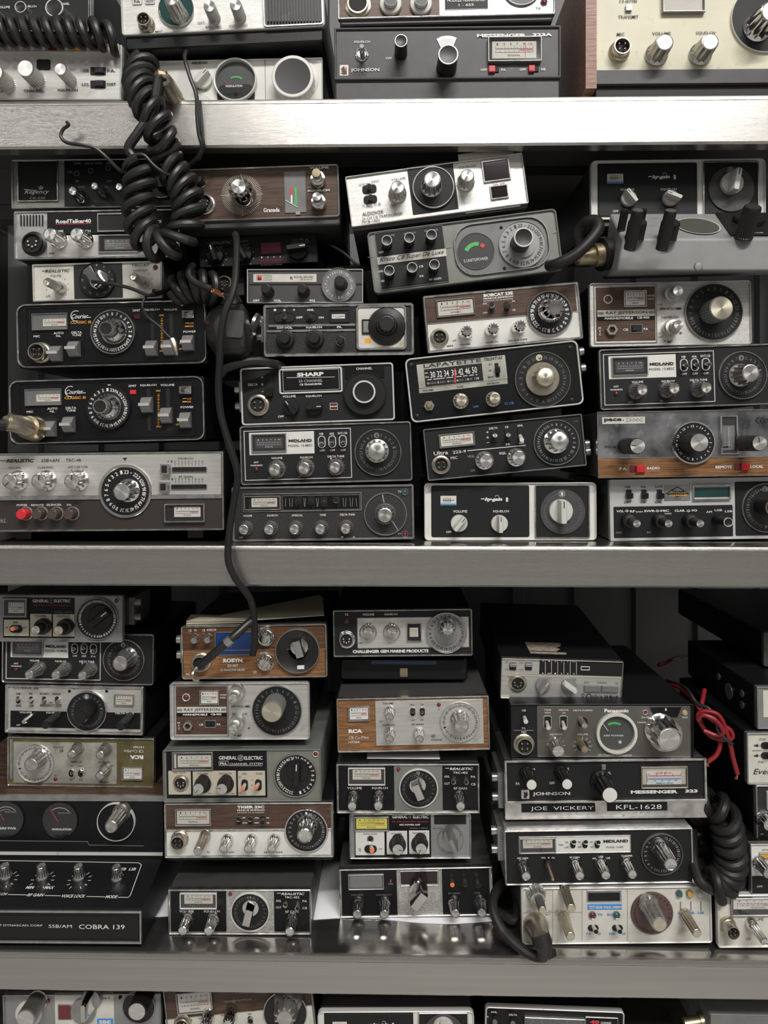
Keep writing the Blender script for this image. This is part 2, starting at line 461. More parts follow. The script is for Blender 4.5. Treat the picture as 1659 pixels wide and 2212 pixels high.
class Radio:
    """a set whose front corners are read from the photo; every element is placed on its front plane"""

    def __init__(r, name, label, view, tlx, tly, trx, try_, H, s=.022, depth=.17, face='blk', frame=('chrw', 5, 8),
                 case='case', inset=4, foot=0, group=None, cat='radio', under=0, proud=.0022, tilt=0, deck=None, rest='foot'):
        r.V = view; r.s = s
        A = r.w(tlx, tly); B = r.w(trx, try_)
        sc = (D0 + s) / FPX * view[2]
        r.sc = sc
        r.W = (B - A).length; r.H = H * sc
        r.roll = math.atan2(B.z - A.z, B.x - A.x)
        C = (A + B) / 2
        if deck is not None:     # stand the set on the shelf deck
            zt = DECK[deck] + .0004 + abs(math.sin(r.roll)) * r.W / 2; gap = C.z - r.H * math.cos(r.roll) - zt
            if gap < 0: r.H += gap
            elif rest == 'foot' and gap > .0015: foot = gap / sc
            else: under = gap / sc
        dn = Vector((math.sin(r.roll), 0, -math.cos(r.roll)))
        base = C + dn * (r.H + foot * sc)
        r.foot = foot * sc
        r.src = None
        r.base = base
        r.mat = Matrix.Translation(base) @ Matrix.Rotation(-r.roll, 4, 'Y') @ Matrix.Rotation(math.radians(tilt), 4, 'X')
        r.inv = r.mat.inverted()
        r.o = empty(name, base)
        r.o.rotation_euler = r.mat.to_euler()
        tag(r.o, label, cat, group)
        r.txt = {}
        W, Hh = r.W, r.H; z0 = r.foot
        if case:
            i = inset * sc
            m = MB(); L = []
            h = Hh - i * 1.2 + under * sc; cz = z0 + Hh / 2 - under * sc / 2
            for (k, y) in ((0, depth), (0, .0026), (.0012, .0012)):
                L.append([(x, y, z) for x, z in rr(W - 2 * i - 2 * k, h - 2 * k, .0022, 3, 0, cz)])
            m.loops(L, case, True, True)
            r.case = m.build('case', r.o)
        if face:
            m = MB(); fr = frame[1] * sc if frame else 0
            q = max(.0003, (frame[2] if frame else 3) * sc - fr * .6)
            m.plate(W - fr * 1.2, Hh - fr * 1.2, 0, .0012, face, q, .0001, 0, z0 + Hh / 2, 5)
            r.face = m.build('faceplate', r.o)
        if frame:
            m = MB(); m.frame(W, Hh, frame[1] * sc, -proud, .004, frame[0], frame[2] * sc, min(.0008, frame[1] * sc * .4), 0, z0 + Hh / 2)
            m.build('trim_frame', r.o)
        if foot:
            for fx in (-.36, .36):
                for fy in (.02, depth - .03):
                    m = MB(); m.box(-.008, .008, 0, .014, 0, r.foot + .002, 'kblk')
                    m.build('foot', r.o, (fx * W, fy, 0))

    def w(r, x, y, up=0.):
        return px(r.V[0] + x * r.V[2], r.V[1] + y * r.V[2], r.s - up)

    def l(r, x, y, up=0.):
        if r.src:
            tx, ty, a, kx, ky, fl = r.src
            dx, dy = x - tx, y - ty
            u = dx * math.cos(a) - dy * math.sin(a); v = dx * math.sin(a) + dy * math.cos(a)
            u = u * kx - r.W / 2; v = r.H - v * ky
            if fl: u = -u; v = r.H - v
            return u, v + r.foot
        X, Y = r.V[0] + x * r.V[2], r.V[1] + y * r.V[2]
        a = (X - 829.5) / FPX; b = (HOR - Y) / FPX
        d = Vector((-math.sin(YAW) + a * math.cos(YAW), math.cos(YAW) + a * math.sin(YAW), b))
        o = r.inv @ Vector((0, -D0, CZ)); d = r.inv.to_3x3() @ d
        p = o + d * ((-up - o.y) / d.y)
        return p.x, p.z

    def use(r, tlx, tly, trx, try_, H, flip=False):
        """read the following coordinates off the twin set at these corners"""
        a = math.atan2(tly - try_, trx - tlx); W = math.hypot(trx - tlx, tly - try_)
        r.src = (tlx, tly, a, r.W / W, r.H / H, flip); r.sc0 = r.sc; r.sc = r.W / W

    def own(r):
        if r.src: r.sc = r.sc0
        r.src = None

    def absorb(r, q):
        """make the parts of sub-frame q parts of r"""
        for c in list(q.o.children):
            m = q.mat @ Matrix.LocRotScale(c.location, c.rotation_euler, None)
            c.parent = r.o; c.matrix_local = r.inv @ m
        bpy.data.objects.remove(q.o)

    def rect(r, x0, y0, x1, y1):
        a = r.l(x0, y0); b = r.l(x1, y1)
        return (a[0] + b[0]) / 2, (a[1] + b[1]) / 2, abs(b[0] - a[0]), abs(b[1] - a[1])

    def mb(r, m):
        if m not in r.txt: r.txt[m] = MB()
        return r.txt[m]

    def T(r, t, x, y, w, h=None, m='wht', z=.0008, b=.015, sh=0., rot=0.):
        u, v = r.l(x, y)
        h = h if h else 20
        if r.src and r.src[5]: rot += PI
        put_text(r.mb(m), t, u, v, w * r.sc, h * r.sc, -z, m, b, sh, rot)

    def Ts(r, items, h, m='wht', **k):
        for it in items: r.T(it[0], it[1], it[2], it[3], h, m, **k)

    def Ln(r, x0, y0, x1, y1, t=2, m='wht', z=.0008):
        a = r.l(x0, y0); b = r.l(x1, y1); r.mb(m).line(a[0], a[1], b[0], b[1], t * r.sc, -z, m)

    def Pl(r, pts, m, z=.0008):
        r.mb(m).quad([(r.l(*p)[0], -z, r.l(*p)[1]) for p in reversed(pts)], m)

    def P(r, x0, y0, x1, y1, m, rad=2, up=.0004, name='panel', parent=None):
        cx, cz, w, h = r.rect(x0, y0, x1, y1); b = MB()
        b.plate(w, h, -up, .0005, m, rad * r.sc, min(.0002, up / 2), cx, cz)
        return b.build(name, parent or r.o)

    def F(r, x0, y0, x1, y1, t, m, rad=3, up=.0008, name='trim_line'):
        cx, cz, w, h = r.rect(x0, y0, x1, y1); b = MB()
        b.frame(w, h, t * r.sc, -up, .0003, m, rad * r.sc, min(.0003, t * r.sc * .3), cx, cz)
        return b.build(name, r.o)

    def K(r, x, y, d, kind='chr', L=15, ang=0., c1='chr', c2='alu', mark=None, name='knob', marks=0, rad=1.7):
        """x,y = centre of the knob's front; d = its diameter"""
        Lm = L / 1000.
        u, v = r.l(x, y, Lm)
        R = d / 2 * r.sc * (1 if r.src else (D0 + r.s - Lm) / (D0 + r.s))
        R = round(R, 4); fl = 180 if r.src and r.src[5] else 0; ang += fl
        ms = knob_meshes(kind, R, Lm, c1, c2); p = None
        for n, me in ms:
            o = bpy.data.objects.new(n if p else name, me); COL.objects.link(o)
            if p: o.parent = p
            else:
                o.parent = r.o; o.location = (u, 0, v); o.rotation_euler = (0, math.radians(ang), 0); p = o
        if mark is not None:
            a = math.radians(mark); m = MB()
            m.line(R * .15 * math.sin(a), R * .15 * math.cos(a), R * .8 * math.sin(a), R * .8 * math.cos(a), R * .1, -Lm - .0003, 'pblk')
            q = m.build('pointer_mark', p); q.rotation_euler = (0, -math.radians(ang), 0)
        if marks:
            for i in range(marks):
                a = math.radians(-140 + 280 * i / (marks - 1)); g = r.mb('wht' if marks > 0 else 'pblk')
                g.line(u + R * rad * math.sin(a), v + R * rad * math.cos(a), u + R * (rad + .3) * math.sin(a), v + R * (rad + .3) * math.cos(a), r.sc * 2.2, -.0008, 'wht')
        return p

    def Dl(r, x, y, d, m='kblk', rim='chrw', rw=5, up=1.5, nums=None, rt=.8, a0=0., step=None, sz=.16, tm='wht', name='channel_dial', dished=False, lens=None):
        """numbered disc; nums read clockwise starting at angle a0 (0 = top)"""
        u, v = r.l(x, y); R = d / 2 * r.sc; up = up / 1000.; b = MB()
        if dished: b.lathe([(R, .0004), (R, -up), (R * .9, -up * .8), (R * .45, -up * .1), (R * .02, -up * .1)], m, 56)
        else: b.lathe([(R, .0004), (R, -up * .8), (R * .985, -up), (R * .02, -up)], m, 56)
        o = b.build(name, r.o, (u, 0, v))
        if rim:
            t = rw * r.sc; c = MB()
            c.lathe([(R + t * .5, .0004), (R + t * .5, -up - .0004), (R + t * .3, -up - .0009), (R - t * .3, -up - .0009), (R - t * .5, -up - .0003), (R - t * .5, -up + .0004)], rim, 56, cap1=False)
            c.build('dial_rim', o)
        if nums:
            c = MB(); n = len(nums); st = step or 360. / n
            for i, t in enumerate(nums):
                a = math.radians(a0 + st * i); q = R * rt; h = R * sz
                if t == '.': c.disc(q * math.sin(a), q * math.cos(a), R * .025, -up - .0002, tm, 8); continue
                wd = h * .62 * len(t)
                put_text(c, t, q * math.sin(a), q * math.cos(a), wd, h, -up - .0002, tm, .012, 0, -a)
            c.build('numerals', o)
        if lens:
            a = math.radians(a0); c = MB(); q = R * rt
            c.disc(q * math.sin(a), q * math.cos(a), R * .12, -up - .0001, lens, 20)
            c.build('number_window', o)
        return o

    def J(r, x, y, d, ring='nick', pins=4, up=6, insert='hole', hexa=False, name='mic_socket', tip=True):
        u, v = r.l(x, y, up / 1000. if tip else 0); R = d / 2 * r.sc; up = up / 1000.; b = MB()
        if hexa: b.lathe([(R * 1.15, 0), (R * 1.15, -up * .7), (R * 1.05, -up), (R * .62, -up), (R * .55, -up * .5)], ring, 6, cap1=False)
        else: b.lathe([(R * 1.22, 0), (R * 1.22, -up * .2), (R * 1.12, -up * .3), (R, -up * .35), (R, -up * .92), (R * .95, -up), (R * .84, -up), (R * .8, -up * .6)], ring, 36, cap1=False)
        b.lathe([(R * .82, -up * .6), (R * .02, -up * .6)], insert, 24)
        o = b.build(name, r.o, (u, 0, v))
        ps = {4: [(-.33, .28), (.33, .28), (-.3, -.32), (.3, -.32)], 5: [(0, -.4), (-.35, -.25), (.35, -.25), (-.42, .12), (.42, .12)], 0: []}[pins]
        for (a, c) in ps:
            q = MB(); q.lathe([(R * .11, -up * .55), (R * .11, -up * .9), (R * .06, -up * .97), (R * .005, -up * .98)], 'nick', 10)
            q.build('pin', o, (a * R, 0, c * R))
        return o

    def Tg(r, x0, y0, x1, y1, lx, ly, ld=10, m='chr', L=9, rim=None, tipm=None, slotm='hole', rad=None, name='toggle_switch'):
        """lever switch: slot rectangle and the lever tip's centre"""
        cx, cz, w, h = r.rect(x0, y0, x1, y1); b = MB()
        q = (min(w, h) / 2) if rad is None else rad * r.sc
        b.plate(w, h, -.0012, .0003, slotm, q, .0001, cx, cz)
        if rim: b.frame(w + 5 * r.sc, h + 5 * r.sc, 3.2 * r.sc, -.0018, .0002, rim, q + 2 * r.sc, .0002, cx, cz)
        o = b.build(name, r.o)
        Lm = L / 1000.; u, v = r.l(lx, ly, Lm); R = ld / 2 * r.sc
        c = MB(); pts = [(cx * .7 + u * .3, .0, cz * .7 + v * .3), (u, -Lm, v)]
        c.tube([pts[0], pts[1]], R, m, 14, radii=[R * .8, R])
        d = MB(); d.lathe([(R * .92, 0), (R * .7, -.0005), (R * .02, -.0006)], tipm or m, 14)
        k = c.build('lever', o); d.build('lever_tip', k, (u, -Lm, v)) if False else None
        if tipm:
            c2 = MB(); c2.lathe([(R * .98, 0), (R * .85, -.0005), (R * .02, -.0006)], tipm, 14); c2.build('lever_tip', o, (u, -Lm - .0001, v))
        return o

    def Sl(r, x0, y0, x1, y1, bx0, by0, bx1, by1, m='kblk', slotm='hole', rim=None, up=3, name='slide_switch', grip='slider', ribs=True):
        cx, cz, w, h = r.rect(x0, y0, x1, y1); b = MB()
        b.plate(w, h, -.0012, .0003, slotm, .0005, .0001, cx, cz)
        if rim: b.frame(w + 6 * r.sc, h + 6 * r.sc, 4 * r.sc, -.002, .0002, rim, .0008, .0002, cx, cz)
        o = b.build(name, r.o)
        cx, cz, w, h = r.rect(bx0, by0, bx1, by1); c = MB(); up = up / 1000.
        c.plate(w, h, -up, -.0004, m, .0003, .0003, cx, cz)
        if ribs:
            n = 5
            for i in range(n):
                if w > h * .9: xx = cx + w * (-.35 + .7 * i / (n - 1)); c.box(xx - w * .04, xx + w * .04, -up - .0006, -up, cz - h * .42, cz + h * .42, m)
                else: zz = cz + h * (-.35 + .7 * i / (n - 1)); c.box(cx - w * .42, cx + w * .42, -up - .0006, -up, zz - h * .04, zz + h * .04, m)
        c.build(grip, o)
        return o

    def Lv(r, x, y, w=100, h=120, dx=-25):
        """angular chrome slider handle: tall wedge body with a bright fin"""
        u, v = r.l(x, y); sc = r.sc; b = MB()
        W_, H_ = w * sc / 2, h * sc / 2
        b.loops([[(-W_ * .8, 0, -H_), (W_ * .8, 0, -H_), (W_ * .8, 0, H_), (-W_ * .8, 0, H_)],
                 [(-W_ * .8, -.004, -H_ * .9), (W_ * .8, -.004, -H_ * .9), (W_ * .8, -.004, H_ * .9), (-W_ * .8, -.004, H_ * .9)],
                 [(-W_ * .78, -.0095, -H_ * .12), (W_ * .78, -.0095, -H_ * .12), (W_ * .78, -.0095, H_ * .12), (-W_ * .78, -.0095, H_ * .12)]], 'sgry', False, True)
        b.box(-W_ * .8, W_ * .8, -.013, -.009, -H_ * .18, H_ * .18, 'silv')
        return b.build('slider_handle', r.o, (u, 0, v))

    def B(r, x, y, d, m='kbrn', L=8, ring=None, name='push_button'):
        Lm = L / 1000.; u, v = r.l(x, y, Lm); R = d / 2 * r.sc; b = MB()
        b.lathe([(R, 0), (R, -Lm * .85), (R * .93, -Lm * .97), (R * .85, -Lm), (R * .02, -Lm)], m, 24)
        o = b.build(name, r.o, (u, 0, v))
        if ring:
            c = MB(); c.lathe([(R * 1.35, 0), (R * 1.35, -.001), (R * 1.25, -.0016), (R * 1.12, -.0016), (R * 1.08, 0)], ring, 28, cap1=False); c.build('button_ring', o)
        return o

    def Led(r, x, y, d, m='dred', ring=None, name='indicator_lamp'):
        u, v = r.l(x, y); R = d / 2 * r.sc; b = MB()
        b.lathe([(R, 0), (R, -.0008), (R * .8, -.0018), (R * .4, -.0024), (R * .02, -.0025)], m, 20)
        o = b.build(name, r.o, (u, 0, v))
        if ring:
            c = MB(); c.lathe([(R * 1.4, 0), (R * 1.4, -.0012), (R * 1.25, -.0018), (R * 1.05, -.0014), (R * 1.0, 0)], ring, 24, cap1=False); c.build('lamp_ring', o)
        return o

    def Mt(r, x0, y0, x1, y1, t=6, fm='chrw', card='card', style='h', cx0=None, red=True, needle=None, txt=None, glass=True, up=1.8, tm='pblk', name='meter', inner='hole', cardr=None):
        """meter: frame, recessed scale card, printed scale, glass"""
        cx, cz, w, h = r.rect(x0, y0, x1, y1); sc = r.sc; up = max(up, 2.6) / 1000.
        b = MB(); b.frame(w, h, t * sc, -up, .0003, fm, 3 * sc, t * sc * .3, cx, cz)
        b.plate(w - t * sc, h - t * sc, -.0011, .0003, inner, .0003, .0001, cx, cz)
        o = b.build(name, r.o)
        if card:
            if cardr: ccx, ccz, cw, ch = r.rect(*cardr)
            else: ccx, ccz, cw, ch = cx, cz, w - 3.2 * t * sc, h - 3.2 * t * sc
            c = MB(); c.plate(cw, ch, -.0016, -.001, card, .0003, .00008, ccx, ccz)
            k = c.build('scale_card', o); g = MB(); y = -.0018
            if style == 'h':
                z = ccz + ch * .05
                g.line(ccx - cw * .42, z, ccx + cw * .42, z, ch * .03, y, tm)
                for i in range(13):
                    xx = ccx + cw * (-.42 + .84 * i / 12); hh = ch * (.16 if i % 3 == 0 else .09)
                    g.line(xx, z, xx, z + hh, cw * .008, y, tm)
                for i, t_ in enumerate(('1', '3', '5', '7', '9')):
                    put_text(g, t_, ccx + cw * (-.38 + .15 * i), z + ch * .28, ch * .09, ch * .14, y, tm, .01)
                put_text(g, '+20', ccx + cw * .36, z + ch * .28, ch * .26, ch * .13, y, 'redp' if red else tm, .01)
                if red: g.line(ccx + cw * .12, z - ch * .07, ccx + cw * .42, z - ch * .07, ch * .05, y, 'redp')
                for i in range(9): g.line(ccx + cw * (-.42 + .84 * i / 8), z - ch * .1, ccx + cw * (-.42 + .84 * i / 8), z - ch * .2, cw * .008, y, tm)
                g.line(ccx - cw * .42, z - ch * .2, ccx + cw * .42, z - ch * .2, ch * .02, y, tm)
                put_text(g, txt or 'SIGNAL', ccx, ccz - ch * .33, cw * .3, ch * .1, y, tm, .01)
            elif style == 'v':
                g.line(ccx, ccz - ch * .42, ccx, ccz + ch * .42, cw * .03, y, tm)
                for i in range(11): g.line(ccx, ccz + ch * (-.42 + .084 * i), ccx + cw * .2, ccz + ch * (-.42 + .084 * i), ch * .008, y, tm)
            g.build('printed_scale', k)
            if needle is not None:
                n = MB(); xx = ccx - cw / 2 + cw * needle; n.line(xx, ccz - ch * .45, xx, ccz + ch * .42, w * .012, -.0021, 'redp' if red else 'wht'); n.build('needle', o)
        if glass:
            g = MB(); g.plate(w - 1.6 * t * sc, h - 1.6 * t * sc, -up * .75, -up * .6, 'glass', .0003, .00005, cx, cz); g.build('meter_glass', o)
        return o

    def Rm(r, x, y, d, rim='wtrim', rw=6, face='carddk', name='round_meter', up=2.):
        u, v = r.l(x, y); R = d / 2 * r.sc; t = rw * r.sc; up /= 1000.
        b = MB(); b.lathe([(R, 0), (R, -up), (R - t * .4, -up - .0004), (R - t, -up), (R - t, -.001)], rim, 48, cap1=False)
        b.lathe([(R - t, -.001), (R * .02, -.001)], face, 40)
        o = b.build(name, r.o, (u, 0, v))
        g = MB(); g.lathe([(R - t, -up * .8), (R * .02, -up)], 'glass', 40); g.build('meter_glass', o)
        return o

    def Sc(r, x, y, d, m='gtrim', name='screw'):
        u, v = r.l(x, y); R = d / 2 * r.sc; b = MB()
        b.lathe([(R, 0), (R * .9, -.0008), (R * .5, -.0014), (R * .02, -.0015)], m, 18)
        b.box(-R * .7, R * .7, -.0017, -.0012, -R * .1, R * .1, 'hole'); b.box(-R * .1, R * .1, -.0017, -.0012, -R * .7, R * .7, 'hole')
        return b.build(name, r.o, (u, 0, v))

    def Br(r, side, y, h=90, m='gtrim', s0=.03):
        """mounting-bracket ear with thumb screw on one side (side -1 left, 1 right); y = centre row"""
        u, v = r.l(0, y); X = side * r.W / 2; b = MB(); hh = h * r.sc
        b.box(min(X - side * .002, X + side * .0045), max(X - side * .002, X + side * .0045), s0, s0 + .05, v - hh / 2, v + hh / 2, m)
        o = b.build('mounting_bracket', r.o)
        for k in (-.28, .28):
            c = MB(); c.tube([(0, 0, 0), (side * .006, 0, 0)], .0045, 'dchr', 14)
            c.build('thumb_screw', o, (X + side * .004, s0 + .008, v + k * hh))
        return o

    def done(r):
        for k, b in r.txt.items():
            b.build('lettering', r.o)
        return r


# photo-crop frames used for reading coordinates: (x offset, y offset, photo px per unit)
def V(x, y, wpx, n=1659.): return (x, y, wpx / n)


A1, A2, A3, A4 = V(0, 0, 440), V(400, 0, 440), V(800, 0, 440), V(1219, 0, 440)
B1, B2, B3, B4 = V(0, 330, 440), V(370, 330, 440), V(720, 330, 540), V(1179, 330, 480)
C1, C2, C3, C4 = V(0, 640, 480), V(0, 960, 520), V(430, 570, 480), V(480, 890, 440)
C5, C6, C7, C8 = V(860, 590, 420), V(880, 880, 420), V(1239, 590, 420), V(1239, 870, 420)
D1, D2, D3, D4 = V(0, 1260, 400), V(0, 1580, 400), V(0, 1800, 400), V(350, 1270, 390)
D5, D6, D7, D8 = V(340, 1590, 400), V(340, 1840, 400), V(690, 1280, 390), V(690, 1600, 400)
E1, E2, E3, E4 = V(690, 1830, 420), V(1040, 1280, 440), V(1040, 1500, 500), V(1039, 1740, 620)
E5, E6, E7, E8 = V(1400, 1260, 259, 1302.), V(1440, 1640, 219, 1077.), V(640, 2050, 510), V(1100, 2050, 559)
F1 = V(340, 560, 280)
# ---------------------------------------------------------------- shelving and wall


def zat(y, Y=0.): return px(829, y, Y).z


G1, G2, G3, G4 = ('radios stacked on the top shelf', 'radios stacked on the middle shelf', 'radios stacked on the lower shelf', 'radios on the bottom shelf')
unit = empty('shelving_unit', (0, .22, 0))
tag(unit, 'brushed stainless steel shelving unit holding all the radio stacks', 'shelving')
LIPS = [(209, 315), (1178, 1268), (2066, 2152), (2345, 2430)]
for (a, b) in LIPS:
    zt, zb = zat(a), zat(b); m = MB()
    prof = [(.45, zt), (.004, zt), (.0012, zt - .0012), (0, zt - .004), (0, zt - .0056), (.0005, zt - .0058), (.0005, zt - .0061), (0, zt - .0063), (0, zb + .002), (.002, zb), (.016, zb), (.016, zb + .0015), (.0035, zb + .0015), (.0035, zt - .002), (.45, zt - .002)]
    m.loops([[(x, y - .22, z) for (y, z) in prof] for x in (-.62, .62)], 'steel', True, True)
    for f in range(len(m.f)):      # flat deck gets the polished finish
        ys = [m.v[i][1] for i in m.f[f]]; zs = [m.v[i][2] for i in m.f[f]]
        if len(zs) == 4 and min(zs) > zt - .0001: m.m[f] = m.mi('steelt')
    m.build('shelf', unit)
    for Y_ in (.12, .3):
        c = MB(); c.box(-.6, .6, Y_ - .22, Y_ - .19, zt - .022, zt - .0025, 'steeld'); c.build('crossbar', unit)
for sx_ in (-1, 1):
    for Y_ in (.03, .42):
        m = MB(); m.box(sx_ * .64 - .018, sx_ * .64 + .018, Y_ - .22 - .018, Y_ - .22 + .018, 0, 2.3, 'steeld'); m.build('post', unit)
m = MB(); pts = []
x = -1.2; k = 0
while x < 1.3:
    w_ = .075 if k % 2 == 0 else .018
    yy = .5 if k % 2 == 0 else .488
    pts += [(x, yy), (x + w_, yy)]; x += w_ + .004; k += 1
for i in range(len(pts) - 1):
    (xa, ya), (xb, yb) = pts[i], pts[i + 1]
    m.quad([(xa, ya, 0), (xb, yb, 0), (xb, yb, 2.6), (xa, ya, 2.6)], 'wall')
o = m.build('wall_back'); o['kind'] = 'structure'
m = MB(); m.box(-5, 5, -6, .6, -.05, 0, 'floor'); o = m.build('floor'); o['kind'] = 'structure'

# ================================================================ TOP SHELF
r = Radio('cb_radio', 'black radio with bright-ringed knobs behind the coiled cord, top left corner', A1, -420, -330, 755, -330, 600, s=.03, frame=('chrw', 10, 6), face='char', group=G1, under=50)
r.F(-400, -310, 725, 262, 8, 'chrw')
r.Ts([('VOLUME', 35, 62, 100), ('SQUELCH', 240, 57, 120), ('CHANNEL', 520, 35, 100)], 20)
r.K(165, 55, 96, 'ring', 22, c1='chr', c2='wtrim'); r.K(440, 60, 150, 'ring', 24, c1='chr', c2='wtrim'); r.K(-90, 60, 96, 'ring', 22, c1='chr', c2='wtrim')
r.done()

r = Radio('cb_radio', 'silver radio with dark and amber lamps in its top strip, leftmost on the top shelf', A1, -560, 366, 1000, 372, 455, s=.012, deck=0, frame=('silv', 16, 10), face='silv', group=G1, case='caseg', foot=0)
r.P(-540, 378, 985, 455, 'silv', up=.006, name='top_strip'); r.F(-530, 395, 978, 447, 3, 'gtrim', up=.0065)
r.Led(640, 422, 1, 'amber'); r.P(598, 408, 682, 438, 'amber', 3, .0068, 'amber_lamp'); r.P(396, 412, 486, 440, 'dred', 3, .0068, 'dark_lamp')
r.T('TRN', 522, 428, 55, 16, 'pblk', .0068); r.T('REC', 725, 428, 55, 16, 'gryp', .0068)
r.T('((p))', 842, 421, 88, 36, 'pblk', .0068, .03)
r.P(300, 485, 410, 572, 'hole', 14, .0006, 'window')
for x, y, d in ((205, 555, 140), (490, 562, 100), (-45, 590, 140)): r.K(x, y, d, 'alu', 24, c1='alud', c2='alu')
r.Ts([('VOLUME', 10, 745, 150), ('CHANNEL', 280, 742, 170), ('SQUELCH', 553, 737, 168), ('CB', 703, 578, 45), ('P.A.', 907, 578, 65), ('LCL', 700, 690, 62), ('DIST', 910, 688, 75)], 22, 'pblk', b=.03)
r.Sl(740, 550, 862, 610, 782, 556, 852, 604); r.Sl(740, 660, 862, 718, 782, 664, 852, 712)
r.done()

r = Radio('cb_radio', 'silver radio with ribbed black speaker grille and teal-black channel dial, tilted', A1, 978, -175, 2632, -258, 480, s=.016, frame=('silv', 16, 30), face='silv', group=G1, under=118, inset=22)
r.J(1165, 150, 112, pins=4, up=12); r.T('MIC', 1297, 263, 62, 20, 'pblk')
r.F(1075, -30, 1160, 40, 3, 'gtrim', 12); r.F(1180, -34, 1264, 36, 3, 'gtrim', 12); r.T('PA', 1118, 14, 50, 22, 'pblk'); r.T('OFF', 1222, 12, 62, 22, 'pblk')
d = r.Dl(1440, 82, 285, 'teal', 'chr', 10, 2); r.K(1392, -10, 125, 'flu', 30, c1='alud', c2='alu')
for k in range(40):
    a = 2 * PI * k / 40; u, v = r.l(1440, 82); R = 142 * r.sc
    r.mb('grnl').line(u + R * .72 * math.cos(a), v + R * .72 * math.sin(a), u + R * .88 * math.cos(a), v + R * .88 * math.sin(a), r.sc * 2, -.0023, 'grnl')
r.K(1703, 45, 100, 'alu', 22, c1='alud'); r.K(1918, 35, 100, 'alu', 22, c1='alud')
r.Ts([('OFF', 1640, 188, 62), ('VOLUME', 1738, 222, 135), ('SQUELCH', 1943, 212, 150)], 22, 'gryp')
r.P(2148, -240, 2628, 205, 'kblk', 20, .0006, 'speaker_backing'); r.F(2135, -255, 2640, 215, 14, 'chrw', 26, .004, 'grille_frame')
m = MB()
for k in range(19):
    u0, v0 = r.l(2165 + 24.5 * k, -230); u1, v1 = r.l(2165 + 24.5 * k, 196)
    m.box(u0, u0 + 12 * r.sc, -.003, 0, v1 + .001, v0, 'dgry')
m.build('speaker_grille', r.o)
r.done()

r = Radio('cb_radio', 'white radio with round modulation meter and big dark lens knob, half behind the shelf edge', A2, -268, 506, 1118, 476, 400, s=.035, deck=0, frame=('white', 3, 6), face='white', group=G1, case='case')
r.P(650, 470, 657, 900, 'hole', 0, .0006, 'seam')
r.Ts([('SQUELCH', 118, 516, 125), ('VOLUME', 122, 726, 118)], 20, 'pblk', b=.04)
r.K(128, 612, 145, 'ptr', 12, 42, 'kwht', 'kwht'); r.K(128, 808, 132, 'ptr', 12, -45, 'kwht', 'kwht')
o = r.Rm(415, 668, 350, 'wtrim', 12, 'carddk', up=6)
r.P(262, 695, 568, 860, 'char', 60, .0012, 'meter_mask'); r.T('MODULATION', 411, 730, 135, 18, 'wht', .0075); r.Led(415, 772, 26, 'hole', 'chr')
u, v = r.l(415, 668); R = 175 * r.sc; r.mb('grnp').ring(u, v - R * .25, R * .42, R * .5, -.0014, 'grnp', math.radians(50), math.radians(120))
r.Ln(318, 655, 345, 694, 3, 'redp', .0016)
r.K(875, 620, 345, 'ring', 16, c1='wtrim', c2='wtrim', name='channel_knob')
r.Dl(900, 650, 372, 'kwht', None, up=1)
r.done()

r = Radio('cb_radio', 'dark grey radio with wide curved meter and two red slide switches', A3, -293, 233, 1550, 213, 425, s=.018, deck=0, rest='under', frame=('caseg', 18, 6), face='dgry', group=G1, case='dgry', inset=6)
r.T('SQUELCH', -68, 345, 130, 20); r.T('JOHNSON', -43, 575, 232, 34, b=.02); r.T('OFF', 150, 478, 50, 18)
r.P(-250, 530, -178, 618, 'white', 8, .0004, 'emblem'); r.Pl([(-228, 608), (-236, 560), (-215, 542), (-200, 572), (-190, 606)], 'pblk', .0009); r.Pl([(-214, 566), (-194, 545), (-190, 590)], 'redp', .001); r.Pl([(-240, 600), (-240, 580), (-226, 600)], 'orng', .001)
r.T('MESSENGER', 1068, 292, 400, 28, b=.05); r.T('323A', 1400, 286, 160, 26, b=.05)
r.Ts([('OFF', 922, 572, 50), ('PA', 1083, 572, 35), ('OFF', 1240, 570, 50), ('NB', 1408, 567, 35)], 20)
r.J(-71, 428, 92, 'chr', 0, 4, 'gtrim'); r.K(-71, 375, 44, 'dom', 22, c1='chr')
r.K(250, 330, 106, 'ring', 24, c1='kblk', c2='gtrim'); r.K(635, 442, 168, 'ring', 26, c1='kblk', c2='gtrim', name='channel_knob')
r.Pl([(540, 320), (580, 300), (625, 295), (665, 298), (703, 312), (670, 385), (572, 388)], 'gtrim'); r.Pl([(556, 335), (590, 318), (650, 316), (690, 328), (668, 382), (576, 385)], 'cardw', .0009)
r.Mt(955, 318, 1388, 515, 8, 'gtrim', 'card', 'h', cardr=(990, 345, 1350, 480), up=5, needle=.75)
r.Sl(960, 550, 1046, 590, 962, 546, 1014, 596, 'red'); r.Sl(1285, 548, 1370, 586, 1287, 542, 1336, 592, 'red')
r.done()

